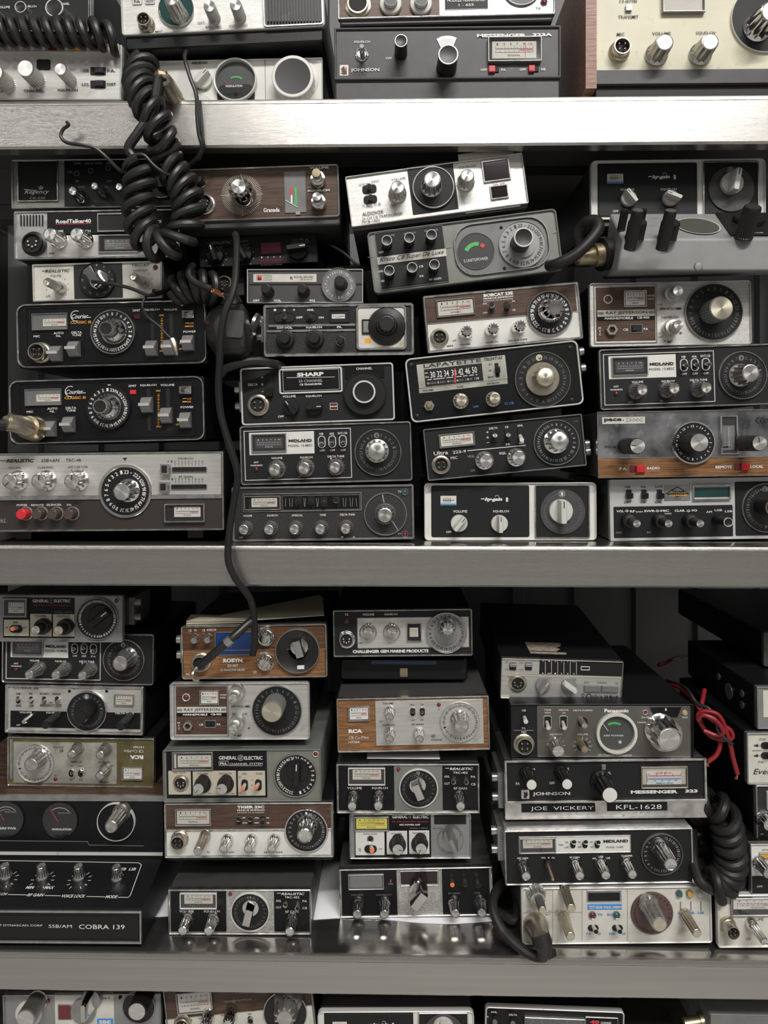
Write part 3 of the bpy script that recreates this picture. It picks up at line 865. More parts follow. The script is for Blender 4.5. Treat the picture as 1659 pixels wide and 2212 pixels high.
r = Radio('cb_radio', 'wood and chrome radio cut off by the photo top, above the dark grey one', A3, -268, -300, 1497, -345, 465, s=.016, frame=('chrw', 14, 8), face='oakd', group=G1, under=45, inset=12, case='caseg')
r.P(555, -345, 1490, 105, 'schr', 2, .0005); r.J(-103, 20, 175, 'nick', 0, 5)
for x in (165, 415): r.K(x, -8, 110, 'two', 10, c1='kwht', c2='kblk')
r.P(605, -80, 957, 74, 'char', 2, .0009, 'nameplate'); r.F(603, -84, 959, 76, 3, 'gtrim', 3, .001)
r.T('MODULE TRANSCEIVER', 780, 8, 305, 22, z=.0013); r.T('1 - 655', 780, 46, 122, 20, z=.0013)
r.Dl(1230, -110, 320, 'kblk', 'chr', 8, 2); r.Led(1413, 22, 42, 'dred', 'chr'); r.T('TX', 1367, 72, 42, 20, 'pblk', .001)
r.done()

r = Radio('base_station_radio', 'large cream-faced base radio with a wooden side, top right corner', A4, 255, -430, 1960, -450, 1010, s=.014, deck=0, rest='under', frame=None, face='cream', group=G1, case='blkm', inset=0, depth=.25)
b = MB(); b.box(-r.W / 2 - 88 * r.sc, -r.W / 2, -.004, .25, max(-150 * r.sc, DECK[0] - r.base.z + .0004), r.H, 'rwood'); b.build('side_panel', r.o)
b = MB(); b.box(-r.W / 2, r.W / 2, -.0035, .01, -112 * r.sc, -2 * r.sc, 'dgry'); b.build('lower_panel', r.o)
r.T('13-879B', 520, 12, 140, 24, 'pblk'); r.T('TRANSMIT', 520, 140, 165, 26, 'pblk')
r.Ts([('MIC', 457, 282, 62), ('VOLUME', 790, 276, 150), ('SQUELCH', 1148, 272, 155)], 26, 'pblk'); r.Ts([('OFF', 703, 507, 45), ('PA', 1070, 504, 35)], 18, 'pblk')
r.P(495, 48, 546, 98, 'gtrim', 4, .003, 'transmit_button'); r.J(475, 370, 138, 'nick', 4, 12)
r.K(820, 342, 150, 'flu', 24, c1='alud', c2='alu'); r.K(1190, 338, 150, 'flu', 24, c1='alud', c2='alu')
r.Dl(1628, 160, 540, 'char', 'wtrim', 4, 2); r.K(1690, 90, 190, 'flu', 30, c1='chr', c2='alu', name='channel_knob')
o = r.Mt(790, -150, 1136, 116, 10, 'gtrim', 'card', 'none', up=5)
u, v = r.l(965, 120); [r.mb('gryp').ring(u, v, q * r.sc, (q + 4) * r.sc, -.0008, 'gryp', math.radians(40), math.radians(140)) for q in (85, 120)]
r.T('TRANSMIT', 960, 86, 120, 12, 'gryp')
r.done()

# ================================================================ MIDDLE SHELF, FIRST STACK
r = Radio('cb_radio', 'shaded black radio with crown emblem, topmost of the first stack', B1, 98, 60, 1452, 44, 405, s=.045, frame=('gtrim', 12, 8), face='gryg', group=G2)
r.P(525, 48, 1440, 440, 'blk', 2, .0006); r.P(155, 75, 470, 390, 'hole', 2, .0006, 'display'); r.F(148, 66, 478, 398, 8, 'chrw', 3, .002)
r.T('Regency', 305, 325, 205, 44, sh=.4, b=0, z=.0012); r.T('CR-230', 310, 372, 130, 20, 'gryp', z=.0012)
r.Ln(200, 302, 300, 310, 4, z=.0012); r.Pl([(322, 302), (316, 272), (328, 286), (338, 264), (348, 286), (360, 272), (354, 302)], 'gryp', .0012)
r.Ts([('SWR', 635, 90, 60), ('DELTA TUNE', 765, 90, 140), ('NB', 888, 90, 34), ('CAL', 575, 160, 40), ('RF', 635, 235, 28), ('OFF', 892, 235, 42), ('SWR', 667, 282, 52), ('SQ', 870, 282, 30), ('OFF', 757, 438, 36)], 15, 'gryp', z=.0012)
for x, y in ((628, 172), (742, 150), (885, 130)):
    u, v = r.l(x, y); r.mb('gryp').ring(u, v, 18 * r.sc, 21 * r.sc, -.0012, 'gryp')
r.K(590, 308, 80, 'chr', 22, c1='chr', c2='alu'); r.K(768, 268, 66, 'chr', 22); r.K(968, 275, 66, 'chr', 22); r.K(1148, 275, 66, 'chr', 22)
r.Dl(1325, 250, 250, 'kblk', 'chrw', 6, 3); r.K(1300, 230, 110, 'flu', 18, c1='kblk', c2='kblk')
r.done()

r = Radio('cb_radio', 'chrome and black radio with a red-underlined name and twin windows, second in the first stack', B1, 118, 480, 1462, 456, 396, s=.024, frame=('chrw', 14, 16), face='chrw', group=G2)
r.P(385, 484, 1450, 660, 'blk', 2, .0006); r.P(385, 664, 1450, 836, 'silv', 2, .0006)
for k in range(8): r.Ln(172 + 25 * k, 508, 172 + 25 * k, 600, 9, 'hole', .0008)
r.J(255, 730, 165, 'kblk', 5, 6)
r.T('RoadTalker40', 603, 560, 290, 34, b=.03, z=.0012); r.Ln(458, 586, 750, 581, 4, 'redp', .0012)
r.T('VOLUME', 462, 644, 120, 22, z=.0012); r.T('SQUELCH', 672, 643, 140, 22, z=.0012); r.T('Sears', 1262, 558, 115, 34, b=.03, z=.0012); r.T('OFF', 425, 822, 45, 16, 'pblk', z=.0012)
r.Mt(798, 498, 1100, 645, 12, 'chrw', None, up=3); r.Mt(806, 672, 1138, 815, 12, 'chrw', 'mgry', 'h', up=3, tm='wht', cardr=(855, 710, 1110, 790))
r.K(403, 665, 116, 'flu', 22, c1='chr', c2='alu'); r.K(622, 663, 116, 'flu', 22, c1='chr', c2='alu')
r.done()

r = Radio('cb_radio', 'small white-panelled radio with a big chrome bar knob on black, third in the first stack', B1, 266, 913, 1320, 880, 308, s=.028, frame=('silv', 13, 8), face='offw', group=G2, case='caseg', inset=2)
b = r.P(600, 905, 1002, 1190, 'blkm', 1, .0006)
r.T('REALISTIC', 470, 962, 205, 24, 'pblk', sh=.3); r.Ln(342, 963, 385, 962, 4, 'pblk'); r.T('VOLUME', 455, 1001, 92, 15, 'pblk', b=0); r.T('OFF', 395, 1170, 40, 15, 'pblk', b=0)
r.T('TRC-67', 1143, 915, 150, 22, 'pblk', b=0); r.T('SQUELCH', 1142, 960, 115, 15, 'pblk', b=0); r.T('RS', 1276, 1124, 38, 26, 'pblk'); r.P(1240, 1112, 1258, 1134, 'pblk', 0, .0008, 'emblem')
r.K(382, 1050, 76, 'chr', 30, c1='alud', c2='alug'); r.K(1085, 1005, 72, 'chr', 30, c1='alud', c2='alug')
for (cx_, cy_) in ((470, 1098), (1150, 1052)):
    for k in range(10):
        a = math.radians(-130 + 29 * k); u, v = r.l(cx_, cy_); r.mb('pblk').disc(u + 92 * r.sc * math.sin(a), v + 92 * r.sc * math.cos(a), 3.5 * r.sc, -.0008, 'pblk', 8)
r.Dl(800, 1040, 285, 'char', 'kblk', 6, 3, ['1', '3', '5', '7', '9', '11', '13', '15', '17', '19', '21', '23'], .84, 0, None, .11, 'gryp'); r.K(742, 1000, 165, 'bar', 24, -32, 'chr', 'chr', name='channel_knob')
r.Led(1267, 932, 40, 'dred'); r.done()


def classic(label, C, dx, dy, kx, levers, nums, s_, jack, tip):
    def q(x, y): return ((x - 125) * kx + 125 + dx, y + dy)
    r = Radio('cb_radio', label, C1, *C, s=s_, frame=('chrw', 11, 66), face='blk', group=G2, inset=0, depth=.19)
    r.F(*q(195, 92), *q(1470, 478), 3, 'char', 14, .001)
    r.Mt(*q(243, 133), *q(508, 250), 5, 'gtrim', 'card', 'h', up=2.5, cardr=(*q(325, 172), *q(500, 222)), inner='mgry')
    def T(t, x, y, w, h, m='wht', **k): X, Y = q(x, y); r.T(t, X, Y, w * kx, h, m, **k)
    T('Courier', 600, 150, 128, 34, sh=.5, b=.01); r.Ln(*q(640, 160), *q(682, 158), 5); T('CLASSIC III', 605, 195, 155, 20, 'orng')
    u, v = r.l(*q(570, 148)); r.mb('wht').ring(u, v, 36 * r.sc, 41 * r.sc, -.0008, 'wht', math.radians(60), math.radians(290))
    T('MIC', 277, 300, 48, 16); T('AUTO', 440, 276, 76, 17); T('NL', 440, 297, 36, 15); T('DELTA', 575, 271, 78, 17); T('TUNE', 575, 291, 68, 15)
    T('XMIT', 1020, 107, 60, 16); T('SQUELCH', 1135, 102, 120, 16); T('VOLUME', 1275, 100, 102, 16); T('POWER', 1418, 265, 96, 16)
    T('LO', 1434, 201, 28, 13, 'orng'); T('DX', 1434, 224, 28, 13, 'orng'); T('ON', 1352, 352, 22, 13, 'orng'); T('OFF', 1350, 394, 28, 13, 'orng'); T('MAX', 1208, 143, 34, 13, 'orng'); T('MIN', 1212, 410, 34, 13, 'orng')
    for k in range(19):
        X, Y = q(1210, 168 + 12.6 * k); w_ = 9 if k % 2 else 5; r.Ln(X - w_, Y, X + w_, Y, 4, 'orng')
    X, Y = q(1400, 201); r.Ln(X - 14, Y, X + 14, Y, 5, 'orng'); r.Ln(X - 16, Y + 24, X + 16, Y + 24, 8, 'orng')
    a = q(1025, 152); r.P(a[0] - 23, a[1] - 15, a[0] + 23, a[1] + 16, 'dred' if dy == 0 else 'red', 2, .0012, 'transmit_lamp')
    for x0, x1 in ((1122, 1156), (1262, 1298)):
        r.P(*q(x0, 126), *q(x1, 442), 'hole', 2, .0003, 'slider_slot')
    a, b_ = q(1366, 110), q(1456, 168); cx, cz, w_, h_ = r.rect(*a, *b_); m = MB(); w_ /= 2; h_ /= 2
    m.loops([[(cx - w_ * k, y, cz - h_ * k), (cx + w_ * k, y, cz - h_ * k), (cx + w_ * k, y, cz + h_ * k), (cx - w_ * k, y, cz + h_ * k)] for k, y in ((1, 0), (1, -.005), (.82, -.006), (.78, -.0052), (.03, -.009))], 'chr', False, True)
    m.build('push_button', r.o)
    a = q(850, 270); r.Dl(a[0], a[1], 325, 'kblk', 'chrw' if dy == 0 else 'kblk', 9, 3, nums, .83, 0, None, .15)
    if dy: r.Pl([q(838, 96), q(866, 96), q(852, 110)], 'wht')
    r.K(tip[0], tip[1], 108, 'cone', 24, c1='chr', c2='hole', name='channel_knob')
    r.J(jack[0], jack[1], 132, 'nick', 4, 12)
    for x, y in levers: r.Lv(x, y)
    return r.done()


N23 = [str(k) for k in range(23, 0, -1)]
cl = ['23', 'PA'] + [str(k) for k in range(22, 0, -1)]
classic('black slider radio with rounded chrome rim and bare jack, upper of the pair', (125, 63, 1535, 24, 480), 0, 0, 1., ((430, 430), (563, 395), (1140, 390), (1270, 385), (1412, 350)), cl[16:] + cl[:16], .022, (268, 412), (790, 240))
classic('black slider radio with rounded chrome rim, plug in its jack, lower of the pair', (70, 632, 1520, 594, 480), -55, 563, 1.028, ((385, 990), (525, 958), (1105, 812), (1250, 890), (1392, 925)), cl[23:] + cl[:23], .014, (225, 975), (745, 822))

r = Radio('base_station_radio', 'wide silver over brown radio with a red push button, bottom of the first stack', C2, -150, 64, 1540, 46, 545, s=.012, frame=('chrw', 11, 6), face='brn', group=G2, deck=1, depth=.22, inset=0)
r.P(-138, 76, 1527, 356, 'silv', 2, .0006, 'upper_panel'); r.P(-138, 357, 1530, 371, 'chrw', 2, .0016, 'trim_line')
r.T('REALISTIC', 143, 112, 196, 24, 'pblk', sh=.3, z=.0012, b=.03); r.Ln(0, 110, 50, 112, 4, 'pblk', .0012); r.T('SSB+AM', 350, 110, 130, 22, 'pblk', sh=.3, b=0, z=.0012); r.T('TRC-48', 508, 108, 105, 19, 'pblk', b=0, z=.0012)
r.Ts([('VOLUME', 103, 161, 85), ('CLARIFIER', 315, 159, 108), ('AM LSB USB', 540, 155, 138)], 13, 'pblk', b=0, z=.0012)
for x, mk in ((65, 225), (265, 8), (492, 5)): r.K(x, 254, 116, 'flu', 18, c1='chr', c2='alu', mark=mk)
r.Ln(493, 172, 503, 188, 3, 'pblk', .0012); r.Ln(537, 172, 537, 188, 3, 'pblk', .0012); r.Ln(578, 172, 570, 188, 3, 'pblk', .0012)
tn = ['23', '.'] + [str(k) for k in range(22, 0, -1)]
r.Dl(868, 322, 350, 'kblk', 'chr', 20, 2, tn, .76, 4, None, .15); r.K(838, 325, 132, 'flu', 20, c1='chr', c2='alu', name='channel_knob')
r.Pl([(848, 92), (879, 91), (864, 112)], 'brn', .0012)
r.T('SQUELCH', 1280, 97, 105, 14, 'pblk', b=0, z=.0012); r.T('RF GAIN', 1282, 222, 96, 14, 'pblk', b=0, z=.0012)
for (yy, x0, x1) in ((117, 1162, 1397), (240, 1166, 1397)):
    for k in range(11):
        x = x0 + (x1 - x0) * k / 10; r.T(str(k), x, yy, 14 if k == 10 else 8, 13, 'pblk', b=0, z=.0012)
        if k > 1: r.Ln(x, yy + 10, x, yy + 28, 2, 'pblk', .0012)
r.Sl(1190, 158, 1425, 188, 1118, 136, 1180, 206, 'gtrim', ribs=False, rim='gtrim', up=7); r.Sl(1184, 278, 1426, 306, 1110, 258, 1172, 325, 'gtrim', ribs=False, rim='gtrim', up=7)
r.P(1128, 145, 1166, 195, 'hole', 1, .0072, 'slider_inlay'); r.P(1120, 268, 1158, 314, 'hole', 1, .0072, 'slider_inlay')
for x, m_ in ((142, 'red'), (250, 'kbrn'), (357, 'kbrn'), (468, 'kbrn')): r.B(x, 483, 72, m_, 11, 'gtrim')
r.Ts([('POWER', 155, 418, 75), ('REMOTE', 260, 418, 88), ('SILENCER', 375, 416, 105), ('PA', 480, 416, 32)], 14)
r.T('RS', 24, 527, 34, 24, 'gryp'); r.F(-20, 512, 50, 543, 2, 'gtrim', 4)
r.Mt(1140, 408, 1418, 532, 8, 'chrw', 'cardw', 'h', up=5, cardr=(1203, 430, 1385, 498)); r.P(1208, 431, 1378, 442, 'bluep', 1, .0008, 'blue_band')
r.done()

# ================================================================ MIDDLE SHELF, SECOND STACK
r = Radio('cb_radio', 'walnut-veneer radio with a sunburst round its petal-shaped chrome knob', B2, 40, 141, 1362, 92, 432, s=.026, frame=('gtrim', 14, 24), face='wood', group=G2, case='caseg', inset=4, under=60)
r.J(262, 400, 138, 'chrw', 5, 8); r.B(215, 205, 72, 'kblk', 12, 'chr'); r.T('MIC', 120, 326, 62, 20)
u, v = r.l(575, 345)
for k in range(72):
    a = 2 * PI * k / 72; q0, q1 = 98 * r.sc, (172 if k % 18 == 0 else 166) * r.sc
    r.mb('beige').line(u + q0 * math.cos(a), v + q0 * math.sin(a), u + q1 * math.cos(a), v + q1 * math.sin(a), r.sc * (7 if k % 18 == 0 else 4.2), -.0008, 'beige')
r.K(548, 276, 146, 'star', 28, c1='chr', c2='alu', name='channel_knob'); r.T('Granada', 817, 468, 132, 36, b=.03)
r.P(920, 160, 1100, 484, 'mgry', 2, .0004, 'meter_window'); r.F(918, 158, 1102, 486, 3, 'gtrim', 2, .001)
r.P(966, 290, 989, 342, 'redp', 0, .0008, 'red_bar'); r.P(972, 344, 989, 415, 'wht', 0, .0008, 'white_bar'); r.P(1003, 283, 1026, 432, 'grnp', 0, .0008, 'green_bar'); r.Ln(930, 388, 1030, 446, 5, 'wht', .0012); r.P(1013, 478, 1052, 508, 'sgry', 0, .0013, 'label')
r.T('VOLUME', 1205, 124, 155, 20, b=.03); r.T('SQUELCH', 1200, 310, 180, 20, b=.04); r.T('OFF', 1130, 284, 40, 14, 'gryp')
r.K(1180, 162, 76, 'two', 24, c1='chr', c2='brass'); r.K(1185, 355, 76, 'two', 24, c1='chr', c2='alu')
r.done()

r = Radio('cb_radio', 'dark radio with a maroon channel display below the sunburst radio', B2, 228, 704, 1186, 658, 236, s=.055, frame=('kblk', 6, 4), face='char', group=G2)
r.P(705, 700, 1150, 895, 'char', 3, .0006); r.T('REALISTIC', 405, 734, 185, 24, 'gryp', sh=.3); r.Ln(288, 740, 330, 740, 3, 'gryp'); r.T('TRC-415', 580, 722, 90, 14, 'gryp')
r.Ts([('VOLUME', 385, 770, 60), ('SQUELCH', 600, 752, 60), ('OFF', 305, 930, 32)], 12, 'gryp'); r.T('CHANNEL', 1033, 711, 96, 15, 'gryp')
r.K(335, 808, 135, 'ptr', 16, -18, 'kblk', 'kblk'); r.K(570, 800, 135, 'ptr', 16, -30, 'kblk', 'kblk'); r.K(1015, 760, 165, 'ptr', 18, 85, 'kblk', 'kblk')
r.P(730, 736, 898, 818, 'maroon', 2, .0009, 'display'); r.F(716, 722, 908, 828, 8, 'kblk', 4, .002)
for k in range(4): r.T(str(k + 1), 738 + 50 * k, 854 - 2 * k, 9, 14, z=.001); r.P(718 + 50 * k, 874 - 2 * k, 760 + 50 * k, 892 - 2 * k, 'maroon', 1, .001, 'level_bar')
r.T('RX SIGNAL/TX POWER', 817, 911, 176, 13, z=.001, b=.03); r.F(1092, 708, 1118, 734, 2, 'wht', 12)
for (cx_, cy_) in ((368, 855), (592, 845)):
    for k in range(9):
        a = math.radians(-140 + 35 * k); u, v = r.l(cx_, cy_); r.mb('wht').disc(u + 84 * r.sc * math.sin(a), v + 84 * r.sc * math.cos(a), 3.5 * r.sc, -.0008, 'wht', 8)
r.done()

r = Radio('cb_radio', 'black radio with an open brass-rimmed socket, behind the hanging microphone', B2, -120, 975, 592, 940, 225, s=.07, frame=('kblk', 6, 4), face='blkm', group=G2)
r.J(430, 1058, 118, 'brass', 5, 8); r.Led(533, 1052, 30, 'kblk'); r.done()

r = Radio('cb_radio', 'small black radio with a white name strip and red lamp, above the tan-panelled radio', C3, 360, 43, 1224, 41, 252, s=.026, frame=('wtrim', 6, 3), face='dgry', group=G2)
r.P(405, 77, 877, 137, 'offw', 2, .0006, 'name_strip'); r.Led(453, 105, 34, 'red'); r.F(430, 88, 540, 122, 2, 'pblk', 2, .0009, 'lamp_outline')
r.T('ROYAL SOUND', 782, 99, 142, 15, 'pblk', b=0, z=.001); r.T('R', 692, 107, 20, 26, 'pblk', b=0, z=.001); r.T('CB 23 channel', 802, 117, 90, 9, 'pblk', b=0, z=.001); r.Ln(480, 105, 528, 105, 2, 'pblk', .001)
r.P(375, 148, 1218, 158, 'hole', 1, .0005, 'groove')
r.K(497, 186, 76, 'flu', 16, c1='kblk', c2='kblk'); r.K(768, 184, 76, 'flu', 16, c1='kblk', c2='kblk')
r.Ts([('OFF', 428, 275, 50), ('VOL', 586, 275, 58), ('SQ', 846, 275, 42)], 17, b=.04)
r.Dl(1045, 162, 250, 'mgry', 'chrw', 7, 3, [str(k) if k % 2 else '.' for k in range(1, 24)], .76, 180, None, .15, 'wht'); r.K(1052, 128, 92, 'flu', 18, c1='kblk', c2='kblk', name='channel_knob')
r.done()

r = Radio('cb_radio', 'chrome-rimmed black leatherette radio with a tan square panel round its channel knob', C3, 478, 308, 1602, 290, 388, s=.02, frame=('chrw', 22, 26), face='leath', group=G2)
r.P(520, 330, 1160, 454, 'char', 2, .0006); r.P(518, 456, 1168, 462, 'chrw', 0, .0012, 'trim_line'); r.P(520, 464, 1166, 496, 'blk', 0, .0008); r.P(505, 496, 1170, 502, 'chrw', 0, .0012, 'trim_line')
r.Ts([('-', 568, 346, 18), ('0', 638, 347, 18), ('+', 710, 345, 16), ('ANL', 832, 345, 54), ('OFF', 750, 402, 50), ('ON', 912, 402, 40)], 16, z=.0012, b=.03); r.Ts([('OFF-VOL', 640, 478, 118), ('SQUELCH', 858, 476, 120), ('PA', 1048, 473, 35)], 17, z=.0012, b=.04)
r.Tg(560, 370, 715, 435, 630, 383, 36, 'kwht', 12, tipm='hole', rim='kblk'); r.Tg(795, 370, 880, 430, 820, 386, 38, 'gtrim', 10, tipm='hole', rim='kblk')
r.Mt(975, 345, 1122, 440, 5, 'kblk', 'cardw', 'h', up=2, cardr=(992, 378, 1090, 410))
r.K(635, 552, 82, 'two', 12, c1='kblk', c2='kblk'); r.K(858, 550, 82, 'two', 12, c1='kblk', c2='kblk'); r.B(1050, 565, 56, 'kblk', 12, 'chr')
r.P(1186, 328, 1538, 628, 'offw', 22, .0016, 'tan_panel'); r.F(1172, 316, 1550, 640, 15, 'chrw', 30, .003)
r.P(1226, 430, 1290, 515, 'gtrim', 2, .003, 'channel_window'); r.F(1216, 418, 1296, 526, 8, 'kblk', 3, .0034); r.P(1238, 556, 1286, 594, 'orng', 4, .0018, 'emblem')
r.K(1400, 450, 150, 'cone', 16, c1='kblk', c2='kblk', name='channel_knob'); r.K(1400, 446, 130, 'flu', 20, c1='kblk', c2='kblk', name='channel_knob')
r.Br(-1, 480, 200, 'gtrim', .012); r.done()

r = Radio('cb_radio', 'black radio with large white-ringed dial and a boxed two-line nameplate', C3, 306, 780, 1448, 737, 430, s=.018, frame=('wtrim', 12, 24), face='char', group=G2, inset=6)
r.P(600, 796, 1068, 952, 'blk', 10, .0012, 'nameplate'); r.F(595, 786, 1074, 958, 13, 'wtrim', 16, .0022); r.F(624, 800, 1050, 938, 3, 'wtrim', 4, .0016)
r.T('SHARP', 832, 826, 200, 30, b=.05, z=.0018); r.Ln(655, 851, 1015, 845, 3, z=.0018); r.T('23 CHANNEL', 835, 874, 180, 22, 'gryp', z=.0018, b=.03); r.T('CB TRANSCEIVER', 836, 900, 166, 14, z=.0018, b=.03)
r.Ts([('DELTA', 403, 902, 72), ('0', 473, 901, 13), ('+', 472, 848, 14), ('VOLUME', 673, 990, 98), ('SQUELCH', 855, 988, 118)], 18); r.T('-', 475, 955, 14, 3); r.T('OFF', 612, 1140, 44, 16)
r.Sl(500, 812, 556, 988, 500, 925, 552, 990, 'kblk', up=6)
r.J(436, 1052, 132, 'nick', 4, 6); r.K(678, 1068, 122, 'ptr', 10, -35, 'kblk', 'kblk'); r.K(855, 1066, 122, 'ptr', 10, 90, 'kblk', 'kblk')
r.P(980, 1044, 1032, 1086, 'dred', 2, .0006, 'indicator'); r.F(976, 1040, 1036, 1090, 4, 'wtrim', 2, .0012); r.P(980, 1062, 1032, 1068, 'wtrim', 0, .0012, 'bar')
r.P(1086, 766, 1384, 850, 'blk', 3, .0008); r.T('CHANNEL', 1233, 782, 120, 17, z=.0012)
r.Dl(1240, 968, 310, 'kblk', 'kblk', 8, 5); r.K(1232, 955, 172, 'ring', 12, c1='kblk', c2='wtrim', name='channel_knob')
r.Br(-1, 1000, 230, 'gtrim', .012); r.done()


def midland(label, view, C, s_, tips, lev, pa, model, group, **kw):
    r = Radio('cb_radio', label, view, *C, s=s_, frame=('chrw', 13, 26), face='char', group=group, **kw)
    r.use(140, 115, 1537, 74, 484)
    r.F(175, 155, 1060, 537, 7, 'wtrim', 2, .001); r.P(218, 171, 754, 338, 'white', 2, .0006, 'nameplate')
    r.Mt(240, 182, 528, 322, 9, 'gtrim', 'carddk', 'h', up=3, tm='wht', red=False, cardr=(270, 215, 500, 295))
    r.T('MIDLAND', 638, 232, 190, 22, 'pblk', b=.05, z=.001); r.Ln(590, 247, 735, 243, 2, 'pblk', .001); r.T('MODEL 13-' + model, 640, 273, 200, 19, 'pblk', b=0, z=.001)
    r.Ts([('NB', 810, 178, 32), ('ANL', 895, 176, 42), ('EXT.CB', 982, 172, 76), ('OFF', 816, 314, 42), ('OFF', 900, 312, 42), ('PA' if pa else 'OFF', 987, 310, 42)], 17)
    r.Ts([('VOLUME', 447, 376, 90), ('SQUELCH', 687, 371, 103), ('DELTA TUNE', 928, 362, 136)], 17); r.Ts([('ANT', 278, 411, 42), ('WARNING', 280, 436, 98)], 14); r.Ts([('OFF', 392, 536, 36), ('PA', 637, 527, 24)], 14, 'gryp')
    r.Ts([('-', 888, 381, 10), ('0', 929, 381, 8), ('+', 970, 379, 10)], 10)
    r.Led(281, 467, 36, 'dred')
    for (cx_, cy_) in ((450, 462), (685, 455), (932, 448)):
        for k in range(9):
            a = math.radians(-40 + 20 * k); u, v = r.l(cx_, cy_); R = r.sc
            r.mb('gryp').line(u + 64 * R * math.sin(a), v + 64 * R * math.cos(a), u + 74 * R * math.sin(a), v + 74 * R * math.cos(a), 2.2 * R, -.0008, 'gryp')
    r.Dl(1270, 328, 372, 'char', 'dchr', 7, 2, ['6', '5', '4', '3', '2', '1', '23', '22', '21', '20', '19', '18', '17', '16', '15', '14', '13', '12', '11', '10', '9', '8', '7'], .74, -3, None, .13, 'dim', lens='gtrim')
    r.T('6', 1262, 190, 13, 24, 'pblk', z=.0026, b=.03)
    slots = [(780, 196, 845, 292), (865, 193, 931, 290), (951, 190, 1018, 286)]
    SR = [r.rect(*q) for q in slots]
    r.own()
    for (cx, cz, w_, h_), (lx, ly) in zip(SR, lev):
        b = MB(); b.plate(w_ * .8, h_, -.0006, .0003, 'hole', w_ * .4, .0001, cx, cz); b.frame(w_, h_ * 1.04, w_ * .12, -.0014, .0002, 'wtrim', w_ * .5, .0002, cx, cz)
        o = b.build('toggle_switch', r.o); u, v = r.l(lx, ly, .01); c = MB(); c.tube([(cx, 0, cz), (u, -.01, v)], w_ * .27, 'chr', 14); c.build('lever', o)
        c = MB(); c.lathe([(w_ * .22, 0), (w_ * .02, -.0003)], 'hole', 12); c.build('lever_tip', o, (u, -.01, v))
    for (x, y, d, L) in tips[:3]: r.K(x, y, d, 'chr', L, c1='dchr', c2='alud')
    x, y, d, L = tips[3]; r.K(x, y, d, 'flu', L, c1='dchr', c2='alud', name='channel_knob')
    return r.done()


midland('black radio with white nameplate and clear dial, resting on the speckled charcoal radio', C4, (140, 115, 1537, 74, 484), .02, [(425, 470, 108, 15), (664, 458, 108, 15), (916, 452, 100, 13), (1258, 318, 160, 15)], [(808, 260), (893, 255), (984, 252)], False, '882C', G2)

r = Radio('cb_radio', 'speckled charcoal radio with five small silver knobs, bottom of the second stack', C4, 78, 612, 1558, 588, 466, s=.02, deck=1, frame=('gtrim', 18, 16), face='grit', group=G2, inset=6, case='caseg')
r.F(168, 666, 1137, 802, 9, 'gtrim', 3, .0014); r.Mt(180, 684, 480, 796, 9, 'gtrim', 'card', 'h', up=3, cardr=(240, 702, 450, 772))
r.P(490, 680, 1122, 790, 'gtrim', 1, .0004); r.P(494, 684, 1118, 786, 'blk', 1, .0008, 'painted_strip')
for k, x in enumerate((520, 548, 575, 665, 680, 768, 785, 985, 1010, 1040, 1065, 1090)):
    r.Ln(x, 700, x + (6 if k % 2 else -5), 770, 3, 'gryp', .0012)
for (x, y0, y1, lx, ly) in ((622, 684, 782, 619, 735), (726, 684, 782, 722, 735), (830, 690, 778, 827, 746), (932, 690, 772, 928, 718)):
    r.Tg(x - 28, y0, x + 28, y1, lx, ly, 46, 'gtrim', 7, tipm='kblk', rad=2)
r.Ts([('VOLUME', 208, 845, 72), ('SQUELCH', 410, 843, 88), ('SWR/CAL', 612, 841, 90), ('TONE', 820, 838, 50), ('DELTA TUNE', 1020, 835, 120)], 17, b=.02)
r.Ts([('OFF', 155, 1022, 30), ('-', 978, 1018, 16), ('+', 1073, 1018, 18)], 14)
for x, y in ((172, 958), (378, 958), (585, 956), (795, 954), (1003, 950)): r.K(x, y, 88, 'chr', 13, c1='alud', c2='alud')
r.Dl(1330, 830, 340, 'grit', 'gtrim', 10, 2); r.K(1325, 840, 130, 'chr', 15, c1='alud', c2='alud', name='channel_knob')
r.Ln(1306, 672, 1318, 735, 10, 'gryp', .0024); r.Ln(1385, 885, 1432, 960, 8, 'gryp', .0024)
r.Led(1488, 650, 40, 'grnl', 'gtrim'); r.Led(1488, 994, 40, 'dred', 'gtrim'); r.T('TX', 1445, 648, 28, 16); r.T('AN1', 1445, 990, 34, 14, 'gryp')
r.done()
# ================================================================ MIDDLE SHELF, THIRD STACK
r = Radio('cb_radio', 'tilted silver radio with black centre panel, topmost of the third stack', B3, 78, 163, 1252, 2, 338, s=.02, frame=('silv', 8, 10), face='silv', group=G2, case='caseg', inset=6, under=24)
b = r.P(488, 96, 832, 372, 'char', 1, .0006, 'centre_panel')
r.Ts([('LOCAL', 206, 210, 72), ('DIST.', 282, 192, 56), ('P.A.', 218, 352, 45), ('C.B', 293, 342, 42), ('VOLUME', 432, 175, 96), ('OFF', 397, 352, 44), ('SQUELCH', 888, 95, 112)], 16, 'pblk', b=0)
r.T('AUDIOVOX', 262, 401, 142, 26, 'pblk', sh=.15, b=.01); r.T('23 CH CB TRANSCEIVER', 325, 421, 272, 18, 'pblk', b=0); r.T('MCB-1000', 250, 455, 120, 18, 'pblk', b=0)
r.Tg(190, 222, 290, 262, 238, 218, 30, 'gtrim', 8, tipm='hole', rad=20); r.Tg(198, 292, 294, 330, 248, 290, 30, 'gtrim', 8, tipm='hole', rad=20)
r.K(427, 228, 98, 'flu', 20, c1='alud', c2='alu', mark=-140); r.K(890, 150, 96, 'flu', 20, c1='alud', c2='alu', mark=-150)
r.Dl(663, 236, 268, 'char', 'chrw', 10, 3); r.K(657, 176, 122, 'flu', 22, c1='alud', c2='alu', name='channel_knob')
